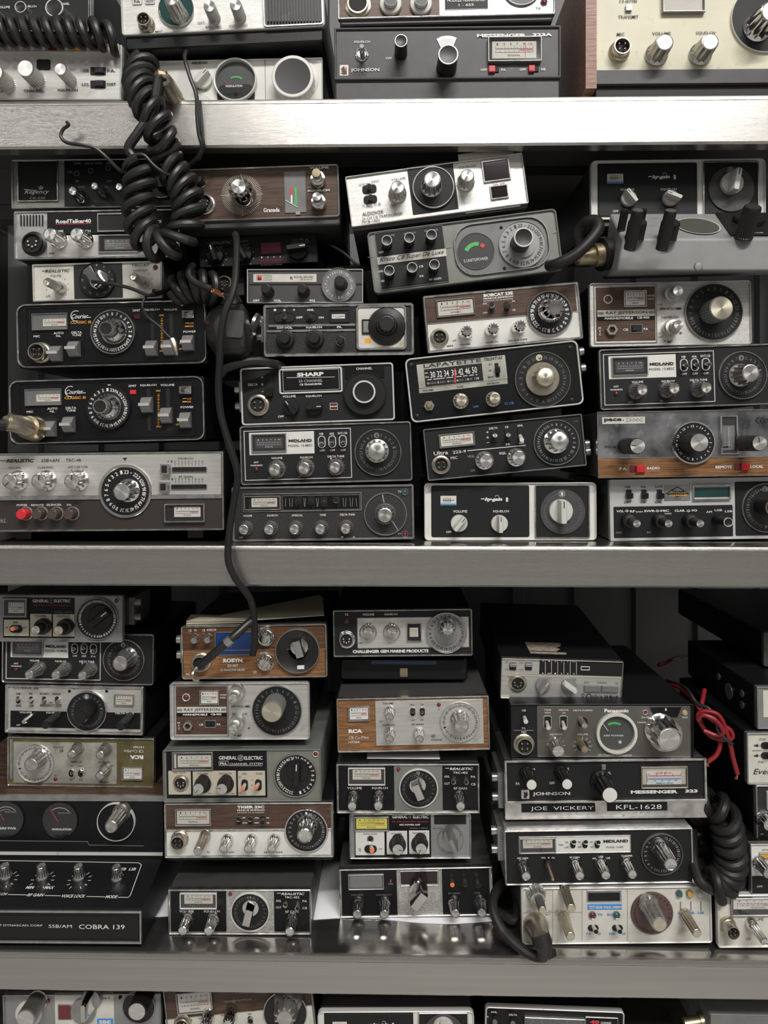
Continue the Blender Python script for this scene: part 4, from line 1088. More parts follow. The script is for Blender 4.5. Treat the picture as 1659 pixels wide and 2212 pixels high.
r.P(992, 70, 1168, 168, 'dispd', 2, .0008, 'display'); r.F(980, 62, 1180, 178, 9, 'chrw', 3, .0022); r.P(1044, 232, 1156, 294, 'dispd', 2, .0008, 'lamp_window'); r.F(1035, 226, 1165, 300, 9, 'chrw', 3, .0022); r.T('ON AIR', 1098, 209, 84, 15, 'pblk', b=0)
r.P(826, 12, 1240, 355, 'silv', 1, .0002)
r.done()

r = Radio('cb_radio', 'tilted grey metal radio with script nameplate and number dial in an oval recess', B3, 222, 534, 1474, 372, 408, s=.02, frame=('gryg', 10, 30), face='gryg', group=G2, case='caseg', inset=14)
r.P(278, 545, 766, 848, 'char', 4, .0008, 'control_panel'); r.F(272, 538, 770, 856, 4, 'gtrim', 5, .0012)
r.P(291, 694, 749, 688, 'offw', 2, .0014, 'name_strip')
c_ = [o for o in r.o.children if o.name.startswith('name_strip')][-1]; bpy.data.objects.remove(c_)
a0, a1 = r.l(291, 720), r.l(749, 664); m = MB(); m.plate(a1[0] - a0[0], 50 * r.sc, -.0014, .0003, 'offw', .0003, .0001, (a0[0] + a1[0]) / 2, (a0[1] + a1[1]) / 2); m.build('name_strip', r.o)
r.T('Kraco CB Super De Luxe', 520, 690, 428, 36, 'pblk', sh=.45, b=-.002, z=.0018)
r.Ts([('OFF', 318, 663, 34), ('NB', 326, 853, 28), ('ANL', 316, 788, 32), ('CB', 582, 756, 28), ('PA', 587, 820, 28), ('RF GAIN', 676, 839, 78)], 14, z=.0012)
r.Ts([('VOLUME', 372, 553, 70), ('SQUELCH', 507, 537, 80), ('FINE TUNE', 650, 518, 88)], 13, 'gryp', z=.0012)
for x, y in ((355, 580), (505, 562), (652, 542), (371, 780), (523, 760), (671, 740)): r.K(x, y, 70, 'ring', 20, c1='kblk', c2='wtrim')
r.P(796, 500, 1440, 742, 'mgry', 120, .0006, 'dial_recess'); r.F(782, 490, 1452, 752, 9, 'gtrim', 130, .0026)
r.Rm(946, 655, 244, 'gtrim', 4, 'carddk', up=1.5)
u, v = r.l(946, 655); R = r.sc; g = r.mb('grnp')
g.ring(u, v - 28 * R, 62 * R, 88 * R, -.0014, 'grnp', math.radians(72), math.radians(150)); r.mb('redp').ring(u, v - 28 * R, 62 * R, 88 * R, -.00145, 'redp', math.radians(42), math.radians(62))
r.T('S UNITS/POWER', 946, 712, 160, 20, z=.0014, b=0)
kn = ['23', '.'] + [str(k) for k in range(22, 0, -1)]
r.Dl(1252, 612, 305, 'sgry', 'gtrim', 4, 2, kn, .82, 0, None, .155, 'pblk'); r.K(1264, 560, 130, 'ring', 26, c1='kblk', c2='wtrim', name='channel_knob'); r.Dl(1256, 622, 160, 'gtrim', None, up=4)
r.Sc(1113, 498, 24, 'kblk'); r.Sc(1135, 768, 24, 'kblk')
for x, y in ((248, 690), (768, 625), (1475, 525)): r.Ln(x - 18, y + 6, x + 18, y, 4, 'gtrim')
r.done()

r = Radio('cb_radio', 'chrome and walnut radio with petal chrome knobs and black number dial, tilted', C5, 208, 198, 1534, 72, 488, s=.02, frame=('chrw', 20, 16), face='silv', group=G2, case='caseg', inset=0)
r.P(230, 212, 1516, 312, 'wood', 2, .0006, 'wood_panel'); x_ = [o for o in r.o.children if o.name.startswith('wood_panel')][-1]; bpy.data.objects.remove(x_)
a0, a1 = r.l(230, 212), r.l(1527, 322); m = MB(); m.plate(a1[0] - a0[0], a0[1] - a1[1], -.0006, .0003, 'wood', .0003, .0001, (a0[0] + a1[0]) / 2, (a0[1] + a1[1]) / 2); m.build('wood_panel', r.o)
r.P(245, 441, 1540, 548, 'white', 2, .0006, 'white_panel'); r.Ln(240, 437, 1536, 325, 7, 'chrw', .0012)
r.Mt(318, 236, 660, 353, 9, 'chrw', 'card', 'h', up=3, needle=.55)
r.T('BOBCAT 23E', 853, 182, 250, 28, b=.05, z=.001); r.T('PEARCE-SIMPSON', 853, 210, 252, 15, b=.03, z=.001); r.T('DIVISION OF GLADDING', 853, 230, 250, 9, z=.001)
r.Ts([('ANL', 740, 262, 38), ('OFF', 743, 340, 38), ('PA', 984, 240, 26), ('CB', 986, 316, 28)], 14, z=.001)
r.Tg(777, 262, 824, 344, 800, 270, 46, 'gtrim', 9, tipm='hole', rad=20); r.Tg(897, 246, 950, 328, 940, 282, 46, 'gtrim', 9, tipm='hole', rad=20)
r.J(355, 545, 130, 'nick', 4, 6)
r.Ts([('MIKE', 443, 622, 50), ('OFF', 480, 577, 34), ('VOLUME', 570, 609, 90), ('SQUELCH', 798, 591, 102), ('RECEIVE SLIDE', 1020, 572, 160)], 12, 'pblk', b=.02, z=.001)
for x, y in ((590, 488), (820, 466), (1050, 442)): r.K(x, y, 76, 'star', 20, c1='chr', c2='chr')
bn = ['13', '12', '11', '10', '9', '8', '7', '6', '5', '4', '3', '2', '1', '23', '.', '22', '21', '20', '19', '18', '17', '16', '15', '14']
r.Dl(1288, 346, 372, 'kblk', 'chr', 16, 2.5, bn, .8, 8, None, .17); r.K(1340, 284, 138, 'star', 30, c1='chr', c2='chr', name='channel_knob')
r.done()

r = Radio('cb_radio', 'tilted black radio with an FM tuning scale and a large cream channel knob', C5, 55, 735, 1524, 571, 548, s=.02, frame=('wtrim', 13, 50), face='blk', group=G2, inset=6)
a0 = r.l(155, 783)
m = MB(); w_, h_ = 758 * r.sc, 204 * r.sc; m.plate(w_, h_, -.0008, .0003, 'silvd', .0004, .0002, a0[0] + w_ / 2, a0[1] - h_ / 2); m.build('nameplate', r.o)
m = MB(); h2 = 40 * r.sc; m.plate(w_, h2, -.0008, .0003, 'silvd', .0003, .0002, a0[0] + w_ / 2 - .0003, a0[1] - h_ - h2 / 2 - .0002); m.build('label_strip', r.o)
a0 = r.l(219, 824); m = MB(); w_, h_ = 494 * r.sc, 148 * r.sc; m.plate(w_, h_, -.0011, .0003, 'hole', .0003, .0001, a0[0] + w_ / 2, a0[1] - h_ / 2); m.build('tuning_scale', r.o)
r.T('LAFAYETTE', 461, 768, 492, 32, 'pblk', b=.01, z=.0012); r.T('TELSAT-50', 810, 730, 155, 24, 'pblk', sh=.3, z=.0012)
for t, x, y in (('30', 295, 868), ('32', 353, 862), ('34', 411, 856), ('38', 475, 850), ('42', 533, 842), ('46', 591, 835), ('50', 650, 828)): r.T(t, x, y, 42, 54, z=.0016, b=.01)
for x0, x1 in ((250, 285), (300, 395), (410, 470), (495, 540), (552, 590), (605, 645), (660, 676)): r.Ln(x0, 912 - (x0 - 250) * .107, x1, 912 - (x1 - 250) * .107, 6, z=.0016)
for t, x in (('0', 255), ('2', 340), ('4', 424), ('6', 508), ('8', 592), ('10', 676)): r.T(t, x, 943 - (x - 255) * .105, 24 if t == '10' else 11, 18, z=.0016)
for k in range(31):
    x = 268 + 12.8 * k
    if k % 6 < 5: r.Ln(x, 936 - (x - 255) * .105, x + 1, 950 - (x - 255) * .105, 2, z=.0016)
r.T('FM', 241, 855, 24, 12, z=.0016); r.T('MHz', 247, 888, 32, 13, z=.0016); r.Ln(483, 815, 486, 938, 12, 'redp', .002)
r.T('X1', 783, 780, 26, 14, 'pblk', z=.0012); r.T('X2', 784, 832, 26, 14, 'pblk', z=.0012); r.T('MAN', 789, 887, 46, 14, 'pblk', z=.0012)
r.Sl(820, 770, 866, 888, 822, 806, 868, 852, 'kblk', up=5)
r.T('VOLUME', 255, 1000, 90, 14, 'pblk', z=.0012); r.T('TUNE', 527, 970, 58, 14, 'pblk', z=.0012); r.T('SQUELCH', 808, 940, 102, 14, 'pblk', z=.0012)
for x, y in ((110, 786), (1467, 638), (162, 1220), (1482, 1083)): r.Sc(x, y, 40, 'kblk')
r.J(265, 1132, 84, 'nick', 0, 4, 'brass', hexa=True); r.K(265, 1128, 46, 'dom', 9, c1='brass')
r.K(542, 1086, 108, 'flu', 12, c1='nick', c2='alug'); r.K(826, 1068, 104, 'flu', 14, c1='nick', c2='alug')
r.T('VHF', 662, 1140, 48, 18, 'bluep', b=0); r.T('CB', 964, 1110, 40, 20, 'bluep', b=0); u, v = r.l(920, 1114); r.mb('bluep').ring(u, v, 8 * r.sc, 11 * r.sc, -.0008, 'bluep')
r.Dl(1230, 908, 465, 'char', 'nick', 6, 2, N23[2:] + N23[:2], .8, -3, None, .11, 'dim', lens='cream'); r.T('21', 1215, 737, 30, 28, 'pblk', z=.0026)
r.Dl(1224, 906, 285, 'nick', None, up=5, name='dial_skirt'); r.K(1260, 888, 172, 'flu', 18, c1='nick', c2='alug', name='channel_knob')
r.Br(1, 900, 260, 'case', .01); r.done()

r = Radio('cb_radio', 'tilted charcoal radio with a long rectangular meter and silver channel knob', C6, 132, 188, 1484, 54, 442, s=.022, frame=('gtrim', 10, 14), face='char', group=G2, inset=6)
r.Mt(263, 234, 580, 322, 9, 'gtrim', 'card', 'h', up=2.5)
r.T('Ultra', 285, 389, 122, 32, b=.01); r.T('223-9', 443, 379, 112, 24, b=.01); r.Ln(512, 370, 1008, 324, 6)
r.T('MIC', 398, 430, 56, 24, b=0); r.T('VOL', 543, 418, 62, 22, 'gryp'); r.T('SQL', 813, 392, 60, 24, b=.02); r.T('OFF', 558, 540, 40, 20, 'gryp', b=0)
r.Ts([('DELTA', 732, 178, 72), ('CB', 846, 168, 28), ('ANL', 960, 155, 50), ('+', 682, 212, 22), ('0', 684, 257, 18), ('PA', 857, 315, 36), ('OFF', 972, 303, 46)], 18); r.Ln(676, 302, 698, 300, 4)
r.Tg(712, 200, 765, 296, 748, 240, 38, 'alud', 9, rad=2); r.Tg(826, 190, 878, 286, 862, 236, 38, 'alud', 9, rad=2); r.Tg(937, 180, 990, 274, 976, 278, 40, 'kwht', 14, rad=2, tipm='white')
r.J(290, 490, 132, 'nick', 4, 6); r.K(673, 455, 126, 'flu', 16, c1='chr', c2='alu'); r.K(950, 428, 126, 'flu', 16, c1='chr', c2='alu')
un = ['8', '7', '6', '5', '4', '3', '2', '1', '23', '.', '22', '21', '20', '19', '18', '17', '16', '15', '14', '13', '12', '11', '10', '9']
r.Dl(1268, 300, 380, 'char', 'gtrim', 8, 2, un, .8, 6, None, .12, 'gryp'); r.K(1300, 286, 172, 'flu', 18, c1='chr', c2='alu', name='channel_knob')
r.T('T.C', 1435, 120, 32, 12, 'gryp', b=0); r.Br(1, 500, 120, 'case', .012); r.done()


def hygain(label, view, C, s_, k1, k2, k3, group, num, **kw):
    r = Radio('cb_radio', label, view, *C, s=s_, frame=('wtrim', 8, 36), face='white', group=group, case='caseg', inset=12, **kw)
    r.use(143, 645, 1608, 640, 497)
    r.P(203, 668, 1042, 1112, 'hole', 16, .0005); r.P(212, 676, 1034, 1104, 'char', 12, .0009, 'control_panel'); r.P(1096, 670, 1545, 1112, 'char', 6, .0006, 'dial_panel'); r.F(1086, 660, 1555, 1122, 11, 'chrw', 16, .002)
    r.P(272, 748, 428, 854, 'hole', 2, .0011); r.P(282, 756, 418, 838, 'card', 2, .0014, 'meter_card'); r.P(284, 822, 416, 838, 'bluep', 1, .0016, 'blue_band')
    for k in range(5): r.Ln(310 + 14 * k, 770, 310 + 14 * k, 815, 3, 'pblk', .0018)
    r.Ln(300, 793, 400, 793, 3, 'pblk', .0018)
    r.T('hy-gain', 735, 788, 150, 38, sh=.25, b=.05, z=.0012); r.T('I', 850, 788, 18, 36, z=.0012, b=.05); u, v = r.l(765, 770); r.mb('wht').ring(u, v, 17 * r.sc, 20 * r.sc, -.0012, 'wht', .2, 2.9); r.Ln(628, 782, 660, 782, 8, z=.0012)
    r.T('VOLUME', 450, 890, 120, 22, z=.0012); r.T('SQUELCH', 798, 890, 136, 22, z=.0012); r.T('OFF', 353, 1068, 46, 18, z=.0012)
    hn = [str(k) if k % 2 else '.' for k in range(1, 41)]
    r.Dl(1323, 892, 385, 'dgry', None, 4, 2, ['.'] * 6 + hn[6:], .8, 0, None, .11, 'dim'); r.Led(1315, 738, 1, 'gtrim')
    u, v = r.l(1315, 738); m = MB(); m.disc(u, v, 31 * r.sc, -.0022, 'gtrim', 24); m.build('number_window', r.o); r.T(num, 1315, 738, 14 if len(num) == 1 else 28, 28, 'wht', z=.0025)
    r.own()
    for (x, y, d, a) in (k1, k2): r.K(x, y, d, 'ptr', 15, a, 'kwht', 'kwht')
    x, y, d, a = k3; r.K(x, y, d, 'ptr', 18, a, 'kwht', 'kwht', name='channel_knob')
    return r.done()


hygain('white-framed radio with black panels and dial at one, bottom of the third stack', C6, (143, 645, 1608, 640, 497), .034, (450, 1000, 146, 40), (800, 1002, 146, 0), (1338, 896, 205, 0), G2, '1', deck=1)

# ================================================================ MIDDLE SHELF, FOURTH STACK
hygain('white-framed radio with black panels behind the grey mixer box, top of the fourth stack', B4, (332, 62, 1634, 46, 442), .05, (648, 312, 118, -38), (966, 308, 118, -68), (1438, 190, 170, 10), G2, '2', under=55)


def rayjeff(label, view, C, s_, k1, k2, k3, nums, group):
    r = Radio('cb_radio', label, view, *C, s=s_, frame=('silv', 8, 26), face='silv', group=group, inset=8)
    r.use(130, 90, 1505, 62, 545)
    r.P(188, 124, 702, 574, 'wood', 2, .0006, 'wood_panel'); r.F(168, 104, 716, 596, 6, 'gtrim', 3, .0012)
    r.Led(293, 225, 56, 'dred', 'wtrim'); r.Mt(425, 152, 622, 290, 9, 'chrw', 'cardw', 'h', up=2.5)
    r.Ts([('PWR', 668, 195, 46), ('SIG', 664, 222, 38)], 16, z=.001); r.Pl([(626, 195), (640, 188), (640, 202)], 'wht', .001); r.Pl([(626, 222), (640, 215), (640, 229)], 'wht', .001)
    r.P(202, 320, 693, 366, 'offw', 1, .001, 'name_strip'); r.P(202, 376, 693, 402, 'blk', 1, .001, 'label_strip')
    r.T('RAY JEFFERSON', 450, 342, 352, 34, 'pblk', b=0, z=.0014); r.T('MARINE/MOBILE', 385, 388, 242, 20, z=.0014, b=.03); r.T('CB-905', 592, 382, 106, 20, z=.0014, b=.03)
    for k in range(3): r.Ln(206, 338 + 8 * k, 256, 337 + 8 * k, 3, 'pblk', .0014); r.Ln(642, 328 + 8 * k, 690, 327 + 8 * k, 3, 'pblk', .0014)
    r.Ts([('M', 222, 472, 20), ('I', 224, 498, 6), ('C', 226, 526, 18), ('CB', 444, 485, 42), ('PA', 617, 479, 38)], 20, z=.001)
    u, v = r.l(320, 490); q = r.src; r.J(320, 490, 92, 'nick', 0, 5, 'hole', hexa=True, tip=False)
    r.Sl(490, 452, 580, 502, 500, 462, 540, 495, 'kblk', up=2.5, ribs=False); r.F(478, 440, 590, 514, 8, 'gtrim', 3, .0016)
    r.Ts([('OFF', 740, 270, 40), ('OFF', 742, 546, 40)], 14, 'pblk', b=0); r.T('SW-VOLUME', 830, 304, 186, 22, 'pblk'); r.T('SQUELCH', 822, 378, 146, 20, 'pblk'); r.T('+', 915, 512, 26, 22, 'pblk'); r.Ln(722, 516, 746, 515, 3, 'pblk'); r.T('F', 837, 584, 22, 24, 'pblk', b=0)
    r.Pl([(800, 595), (824, 595), (812, 572)], 'pblk'); r.Ln(770, 584, 790, 584, 6, 'pblk')
    r.Dl(1192, 336, 484, 'char', 'gtrim', 8, 2, nums, .82, 2, None, .13, 'dim')
    r.own()
    for (x, y, d, mk) in (k1, k2): r.K(x, y, d, 'two', 24, c1='alud', c2='alu', mark=mk)
    x, y, d = k3; r.K(x, y, d, 'alu', 26, c1='mgry', c2='alug', name='channel_knob')
    return r.done()


rn = ['3', '2', '1'] + [str(k) for k in range(23, 3, -1)]
rayjeff('silver radio with wood inset and cream name strip, under the grey mixer box', C7, (130, 90, 1505, 62, 540), .024, (893, 150, 88, 45), (898, 440, 84, 45), (1264, 298, 206), rn, G2)
midland('black radio with white nameplate and clear dial, on the scratched chrome radio at right', C7, (210, 652, 1725, 598, 516), .02, [(590, 996, 102, 22), (864, 984, 102, 22), (1138, 978, 102, 22), (1514, 852, 160, 24)], [(966, 786), (1062, 784), (1158, 775)], False, '882C', G2)

r = Radio('cb_radio', 'scratched chrome radio with a wood strip and two red slide switches', C8, 196, 78, 1820, 52, 562, s=.02, frame=('chrw', 7, 5), face='schr', group=G2, case='caseg', inset=8)
r.P(205, 478, 1812, 622, 'oak', 2, .0006, 'wood_strip'); r.Ln(200, 472, 1812, 458, 6, 'chrw', .001)
r.P(242, 125, 608, 178, 'offw', 2, .0008, 'nameplate'); r.T('pace', 333, 149, 148, 32, 'pblk', b=.04, z=.0012); r.T('2300C', 517, 145, 150, 28, 'gryp', b=0, z=.0012); u, v = r.l(421, 147); r.mb('pblk').disc(u, v, 5 * r.sc, -.0012, 'pblk', 10)
r.T('VOLUME', 318, 375, 112, 17, 'pblk', b=.03)
r.Dl(1010, 342, 350, 'char', 'chr', 18, 4, [str(k) if k % 2 else '.' for k in range(1, 24)][::-1], .8, 200, None, .11, 'wht')
r.K(548, 370, 140, 'alu', 36, c1='kblk', c2='alu', mark=-80); r.K(1590, 345, 136, 'alu', 36, c1='kblk', c2='alu', mark=-10); r.K(1074, 340, 168, 'alu', 34, c1='kblk', c2='alu', name='channel_knob')
r.Mt(1240, 110, 1395, 438, 14, 'chr', 'mgry', 'v', up=4, tm='wht', cardr=(1265, 195, 1370, 405)); r.Ln(1256, 380, 1332, 376, 10, 'redp', .0016)
r.T('((p))', 1650, 148, 190, 60, 'pblk', b=.04)
r.Sl(478, 536, 606, 592, 528, 536, 606, 592, 'red', 'dred', up=4); r.Sl(1368, 520, 1490, 574, 1420, 520, 1490, 574, 'red', 'dred', up=4)
r.Ts([('P A.', 420, 563, 62), ('RADIO', 677, 558, 106), ('REMOTE', 1277, 549, 136), ('LOCAL', 1560, 545, 108)], 24, z=.001, b=.03)
r.done()

r = Radio('cb_radio', 'light grey radio with diamond emblem and teal display, bottom of the fourth stack', C8, 300, 655, 1840, 628, 524, s=.034, frame=('lsil', 5, 8), face='lsil', group=G2, case='gtrim', inset=1, deck=1)
r.P(340, 888, 1360, 1138, 'char', 8, .0006, 'control_panel'); r.P(1374, 675, 1830, 1128, 'char', 12, .0006, 'dial_panel')
for x in (470, 600, 733): r.Sl(x - 22, 742, x + 22, 820, x - 28, 770, x + 28, 814, 'kblk', up=5)
r.Ts([('NB', 460, 718, 46), ('PA', 595, 718, 40), ('SWR', 727, 716, 68), ('OFF', 460, 848, 60), ('CB', 592, 847, 42), ('CAL', 723, 847, 62)], 17, 'pblk', b=.01)
r.P(772, 706, 994, 834, 'gtrim', 3, .0006, 'emblem_plate'); r.Pl([(782, 775), (882, 712), (990, 775), (882, 808)], 'pblk', .001); r.Pl([(800, 772), (882, 722), (972, 772)], 'gtrim', .0013); r.T('TRAM', 885, 757, 104, 18, 'pblk', z=.0016, b=.04); r.T('DIAMOND', 888, 790, 152, 16, 'orng', sh=.2, z=.0016, b=.04); r.T('SIXTY', 884, 820, 60, 9, 'pblk', z=.001)
r.P(1020, 725, 1325, 802, 'teal', 2, .0006, 'display'); r.F(1010, 700, 1335, 826, 11, 'chrw', 4, .003)
r.Ts([('VOL', 395, 925, 64), ('RF', 500, 926, 40), ('SWR', 645, 923, 92), ('MIC', 775, 921, 72), ('CLAR', 902, 920, 86), ('SQ', 1027, 918, 46)], 19, z=.001, b=.03); r.Ts([('GAIN', 557, 929, 58), ('GAIN', 802, 945, 56)], 12, z=.001)
for x in (453, 713, 977): u, v = r.l(x, 922); r.mb('wht').ring(u, v, 7 * r.sc, 11 * r.sc, -.001, 'wht'); r.Ln(x - 22, 923, x + 22, 922, 3, z=.001)
r.Ts([('AM', 1153, 930, 48), ('USB', 1232, 916, 64), ('LSB', 1318, 925, 62)], 17, z=.001); r.Ts([('OFF', 383, 1108, 52), ('RF', 642, 1105, 34)], 14, 'gryp', z=.001)
for x in (541, 812, 1082): r.K(x, 1032, 72, 'two', 30, c1='kblk', c2='alud')
r.K(1322, 1020, 78, 'ring', 28, c1='kblk', c2='wtrim')
r.Dl(1640, 895, 410, 'kblk', 'gtrim', 8, 2, [str(k) for k in range(13, 0, -1)] + [str(k) for k in range(23, 13, -1)], .78, -4, None, .13, 'dim', lens='gtrim'); r.T('13', 1612, 746, 32, 30, 'pblk', z=.0026); r.K(1715, 895, 150, 'ring', 26, c1='kblk', c2='brass', name='channel_knob')
r.done()

# grey mixer box resting across the fourth stack
t = empty('mixer_box', px(1500, 588, .01)); tag(t, 'worn grey sloped mixer box with black knobs, standing on the silver radio', 'mixer')
def q3(x, y, Y): return tuple(px(1179 + x * B4[2], 330 + y * B4[2], Y) - t.location)
TL_, TR_ = q3(478, 452, .032), q3(1900, 452, .032); FL_, FR_ = q3(578, 640, -.018), q3(1950, 640, -.018)
BL_, BR_ = q3(532, 882, -.017), q3(1950, 882, -.017); RL_, RR_ = q3(417, 945, .05), q3(1900, 905, .05)
m = MB(); m.v = [TL_, FL_, BL_, RL_, TR_, FR_, BR_, RR_]
for f in ((0, 1, 5, 4), (1, 2, 6, 5), (2, 3, 7, 6), (3, 0, 4, 7), (0, 3, 2, 1), (4, 5, 6, 7)): m.f.append(f); m.m.append(m.mi('bgry'))
o = m.build('case', t, label='grey painted steel with chipped edges')
bv = o.modifiers.new('b', 'BEVEL'); bv.width = .0022; bv.segments = 3; bv.limit_method = 'ANGLE'
vx = Vector(TR_) - Vector(TL_); vx.z = 0; vx.normalize(); up_ = Vector(TL_) - Vector(FL_); up_.x = 0; Ls = up_.length; up_.normalize(); nn = Vector((0, up_.z, -up_.y))   # outward normal
if nn.z < 0: nn = -nn
class Slope(Radio):
    def __init__(r, main, org, ex, ez, W_, view, s_):
        r.V = view; r.s = s_; r.sc = (D0 + s_) / FPX * view[2]; r.W = W_; r.H = .1; r.src = None; r.foot = 0; r.txt = {}; r.roll = 0
        ey = -(ex.cross(ez)) ; ey = ez.cross(ex); R3 = Matrix((ex, ey, ez)).transposed()
        r.mat = Matrix.Translation(org) @ R3.to_4x4(); r.inv = r.mat.inverted(); r.o = empty('slope', org); r.o.rotation_euler = r.mat.to_euler(); r.main = main
    def merge(r):
        r.done()
        mi = Matrix.Translation(r.main.location).inverted() if r.main.rotation_euler.to_matrix() == Matrix.Identity(3) else r.main.matrix_basis.inverted()
        for c in list(r.o.children):
            mm = r.mat @ Matrix.LocRotScale(c.location, c.rotation_euler, None); c.parent = r.main; c.matrix_basis = mi @ mm
        bpy.data.objects.remove(r.o)
s = Slope(t, t.location + Vector(FL_), Vector((1, 0, 0)), up_, 1, B4, .0)
def onp(s, x, y, up): return s.l(x, y, up)
for x, y, d in ((688, 428, 78), (935, 430, 78)):
    s.K(x, y, d + 8, 'alu', 36, c1='kblk', c2='kblk'); o = s.K(x, y + 82, 134, 'alu', 17, c1='kblk', c2='kblk')
s.K(592, 425, 60, 'alu', 20, c1='kblk', c2='kblk'); s.K(738, 420, 40, 'alu', 20, c1='kblk', c2='kblk')
s.K(1548, 400, 128, 'alu', 30, c1='kblk', c2='kblk', name='channel_knob'); s.Dl(1510, 520, 225, 'kblk', None, up=6, name='knob_skirt')
s.Pl([(1262, 452), (1900, 452), (1900, 622), (1380, 622)], 'kblk', .0008)
u, v = s.l(1135, 552); R = 158 * s.sc; m = MB(); m.ring(u, v, R * .95, R, -.001, 'wtrim'); m.disc(u, v, R * .95, -.0008, 'taupe', 40); m.build('round_plate', s.o)
s.T('VOICE GAIN', 780, 543, 100, 8, 'gryp'); s.T('TONE', 815, 487, 40, 8, 'gryp'); s.T('VOL', 590, 548, 30, 8, 'gryp'); s.T('CROSS OVER', 1555, 606, 130, 12, 'wht', z=.0012); s.Ln(1405, 612, 1490, 612, 3, z=.0012)
s.merge()
m = MB(); a = px(1179 + 1138 * B4[2], 330 + 848 * B4[2], -.0172) - t.location
m.lathe([(.0042, .002), (.0042, -.0005), (.0034, -.0014), (.0003, -.0016)], 'gtrim', 20); o = m.build('screw', t, tuple(a))
# plug and cord on its left side
t2 = empty('mic_plug', px(1265, 552, .012)); tag(t2, 'brass threaded plug screwed into the left side of the grey mixer box', 'plug')
m = MB(); a = Vector((0, 0, 0)); L_ = t2.location
def e3(x, y, Y, o_): return tuple(px(x, y, Y) - o_)
m.tube([e3(1243, 556, .008, L_), e3(1247, 555.5, .008, L_), e3(1270, 553, .01, L_), e3(1282, 552, .012, L_)], .009, 'brass', 20, radii=[.005, .0085, .009, .009]); m.build('plug_body', t2)
m = MB(); m.tube([e3(1281, 552, .011, L_), e3(1297, 550, .013, L_)], .0115, 'brass', 24); m.build('threaded_ring', t2)
m = MB(); m.tube([e3(1296, 550, .013, L_), e3(1308, 548, .015, L_)], .0165, 'kblk', 20); m.build('rubber_collar', t2)
# ================================================================ LOWER SHELF, FIRST STACK
r = Radio('cb_radio', 'grey radio with red lamp and black bar dial, topmost left on the lower shelf', D1, -40, 98, 1106, 106, 424, s=.07, frame=('gryg', 10, 14), face='sgry', group=G3, case='case', inset=12)
r.P(28, 125, 668, 492, 'blk', 3, .0004, 'control_panel'); r.Mt(32, 128, 248, 302, 16, 'gtrim', 'cardw', 'h', up=3, cardr=(82, 168, 222, 264))
r.T('GENERAL', 366, 156, 146, 28, b=.02); r.T('ELECTRIC', 562, 156, 146, 28, b=.02); u, v = r.l(462, 156); r.mb('gryp').ring(u, v, 20 * r.sc, 23 * r.sc, -.0008, 'gryp'); r.T('GE', 462, 156, 24, 20, 'gryp', sh=.3, b=0)
r.T('40 Channel PLL System', 467, 196, 336, 17, 'redp', b=0); r.T('MODEL 3-5871A', 570, 256, 165, 10, 'gryp', b=0)
for q in ((38, 324, 262, 472), (274, 272, 464, 476), (477, 274, 668, 476)): r.P(*q, 'beige', 3, .0009, 'label_panel')
r.T('ANL', 145, 347, 50, 18, 'pblk', z=.0013); r.T('ON', 64, 393, 26, 15, 'pblk', b=0, z=.0013); r.T('OFF', 229, 396, 32, 15, 'pblk', b=0, z=.0013); r.T('VOLUME', 362, 290, 106, 18, 'pblk', b=0, z=.0013); r.T('SQUELCH', 570, 292, 120, 18, 'pblk', b=0, z=.0013)
r.Tg(92, 372, 208, 440, 112, 407, 40, 'kwht', 12, tipm='org', rim='gtrim'); r.K(317, 420, 88, 'two', 20, c1='kblk', c2='alu'); r.K(524, 423, 88, 'two', 20, c1='kblk', c2='alug')
gn = [str(k) for k in range(40, 0, -1)]
r.Dl(878, 315, 372, 'kblk', 'gtrim', 7, 2, gn, .85, -100, None, .11, 'wht'); r.K(872, 322, 225, 'ptr', 12, 52, 'kblk', 'kblk', name='channel_knob'); r.Led(1047, 155, 40, 'dred', 'wtrim')
r.Br(1, 280, 250, 'gtrim', .02); r.done()

midland('black radio with white nameplate, mostly covered by the grey radio above it', D1, (25, 432, 1385, 455, 460), .085, [(258, 822, 90, 24), (496, 826, 90, 24), (734, 832, 90, 24), (1073, 720, 148, 26)], [(655, 590), (740, 582), (826, 612)], True, '882B', G3, inset=14)

r = Radio('cb_radio', 'silver over black radio with a large black channel knob and curved corner meter', D1, 52, 900, 1294, 922, 440, s=.085, frame=('chrw', 26, 14), face='silv', group=G3, case='case', inset=0)
r.P(92, 912, 1255, 1138, 'silv', 1, .0004); r.P(96, 1140, 1256, 1308, 'blk', 1, .0006, 'control_panel')
r.T('COBRA 28', 235, 935, 226, 24, 'pblk', b=0); r.Ts([('CH 9', 678, 940, 62), ('XMIT', 900, 940, 68), ('PWR/S', 1110, 942, 98), ('NB', 167, 988, 38), ('PA', 280, 988, 32), ('SCAN', 396, 988, 78), ('HOLD', 510, 990, 74), ('ANL', 170, 1095, 52), ('CB', 284, 1095, 36)], 18, 'pblk', b=.02)
r.T('OFF', 457, 1068, 36, 13, 'pblk'); r.T('EMERGENCY CH 9', 455, 1092, 180, 14, 'pblk'); r.F(360, 1078, 552, 1106, 2, 'pblk', 1)
for x0, lx, ly in ((148, 156, 1042), (264, 270, 1052), (380, 386, 1058), (496, 514, 1058)): r.Tg(x0, 1012, x0 + 34, 1074, lx, ly, 32, 'chr', 9)
for x in (625, 957): u, v = r.l(x, 965); r.mb('hole').disc(u, v, 14 * r.sc, -.0008, 'hole')
r.Mt(1030, 988, 1202, 1096, 6, 'gtrim', 'card', 'h', up=3)
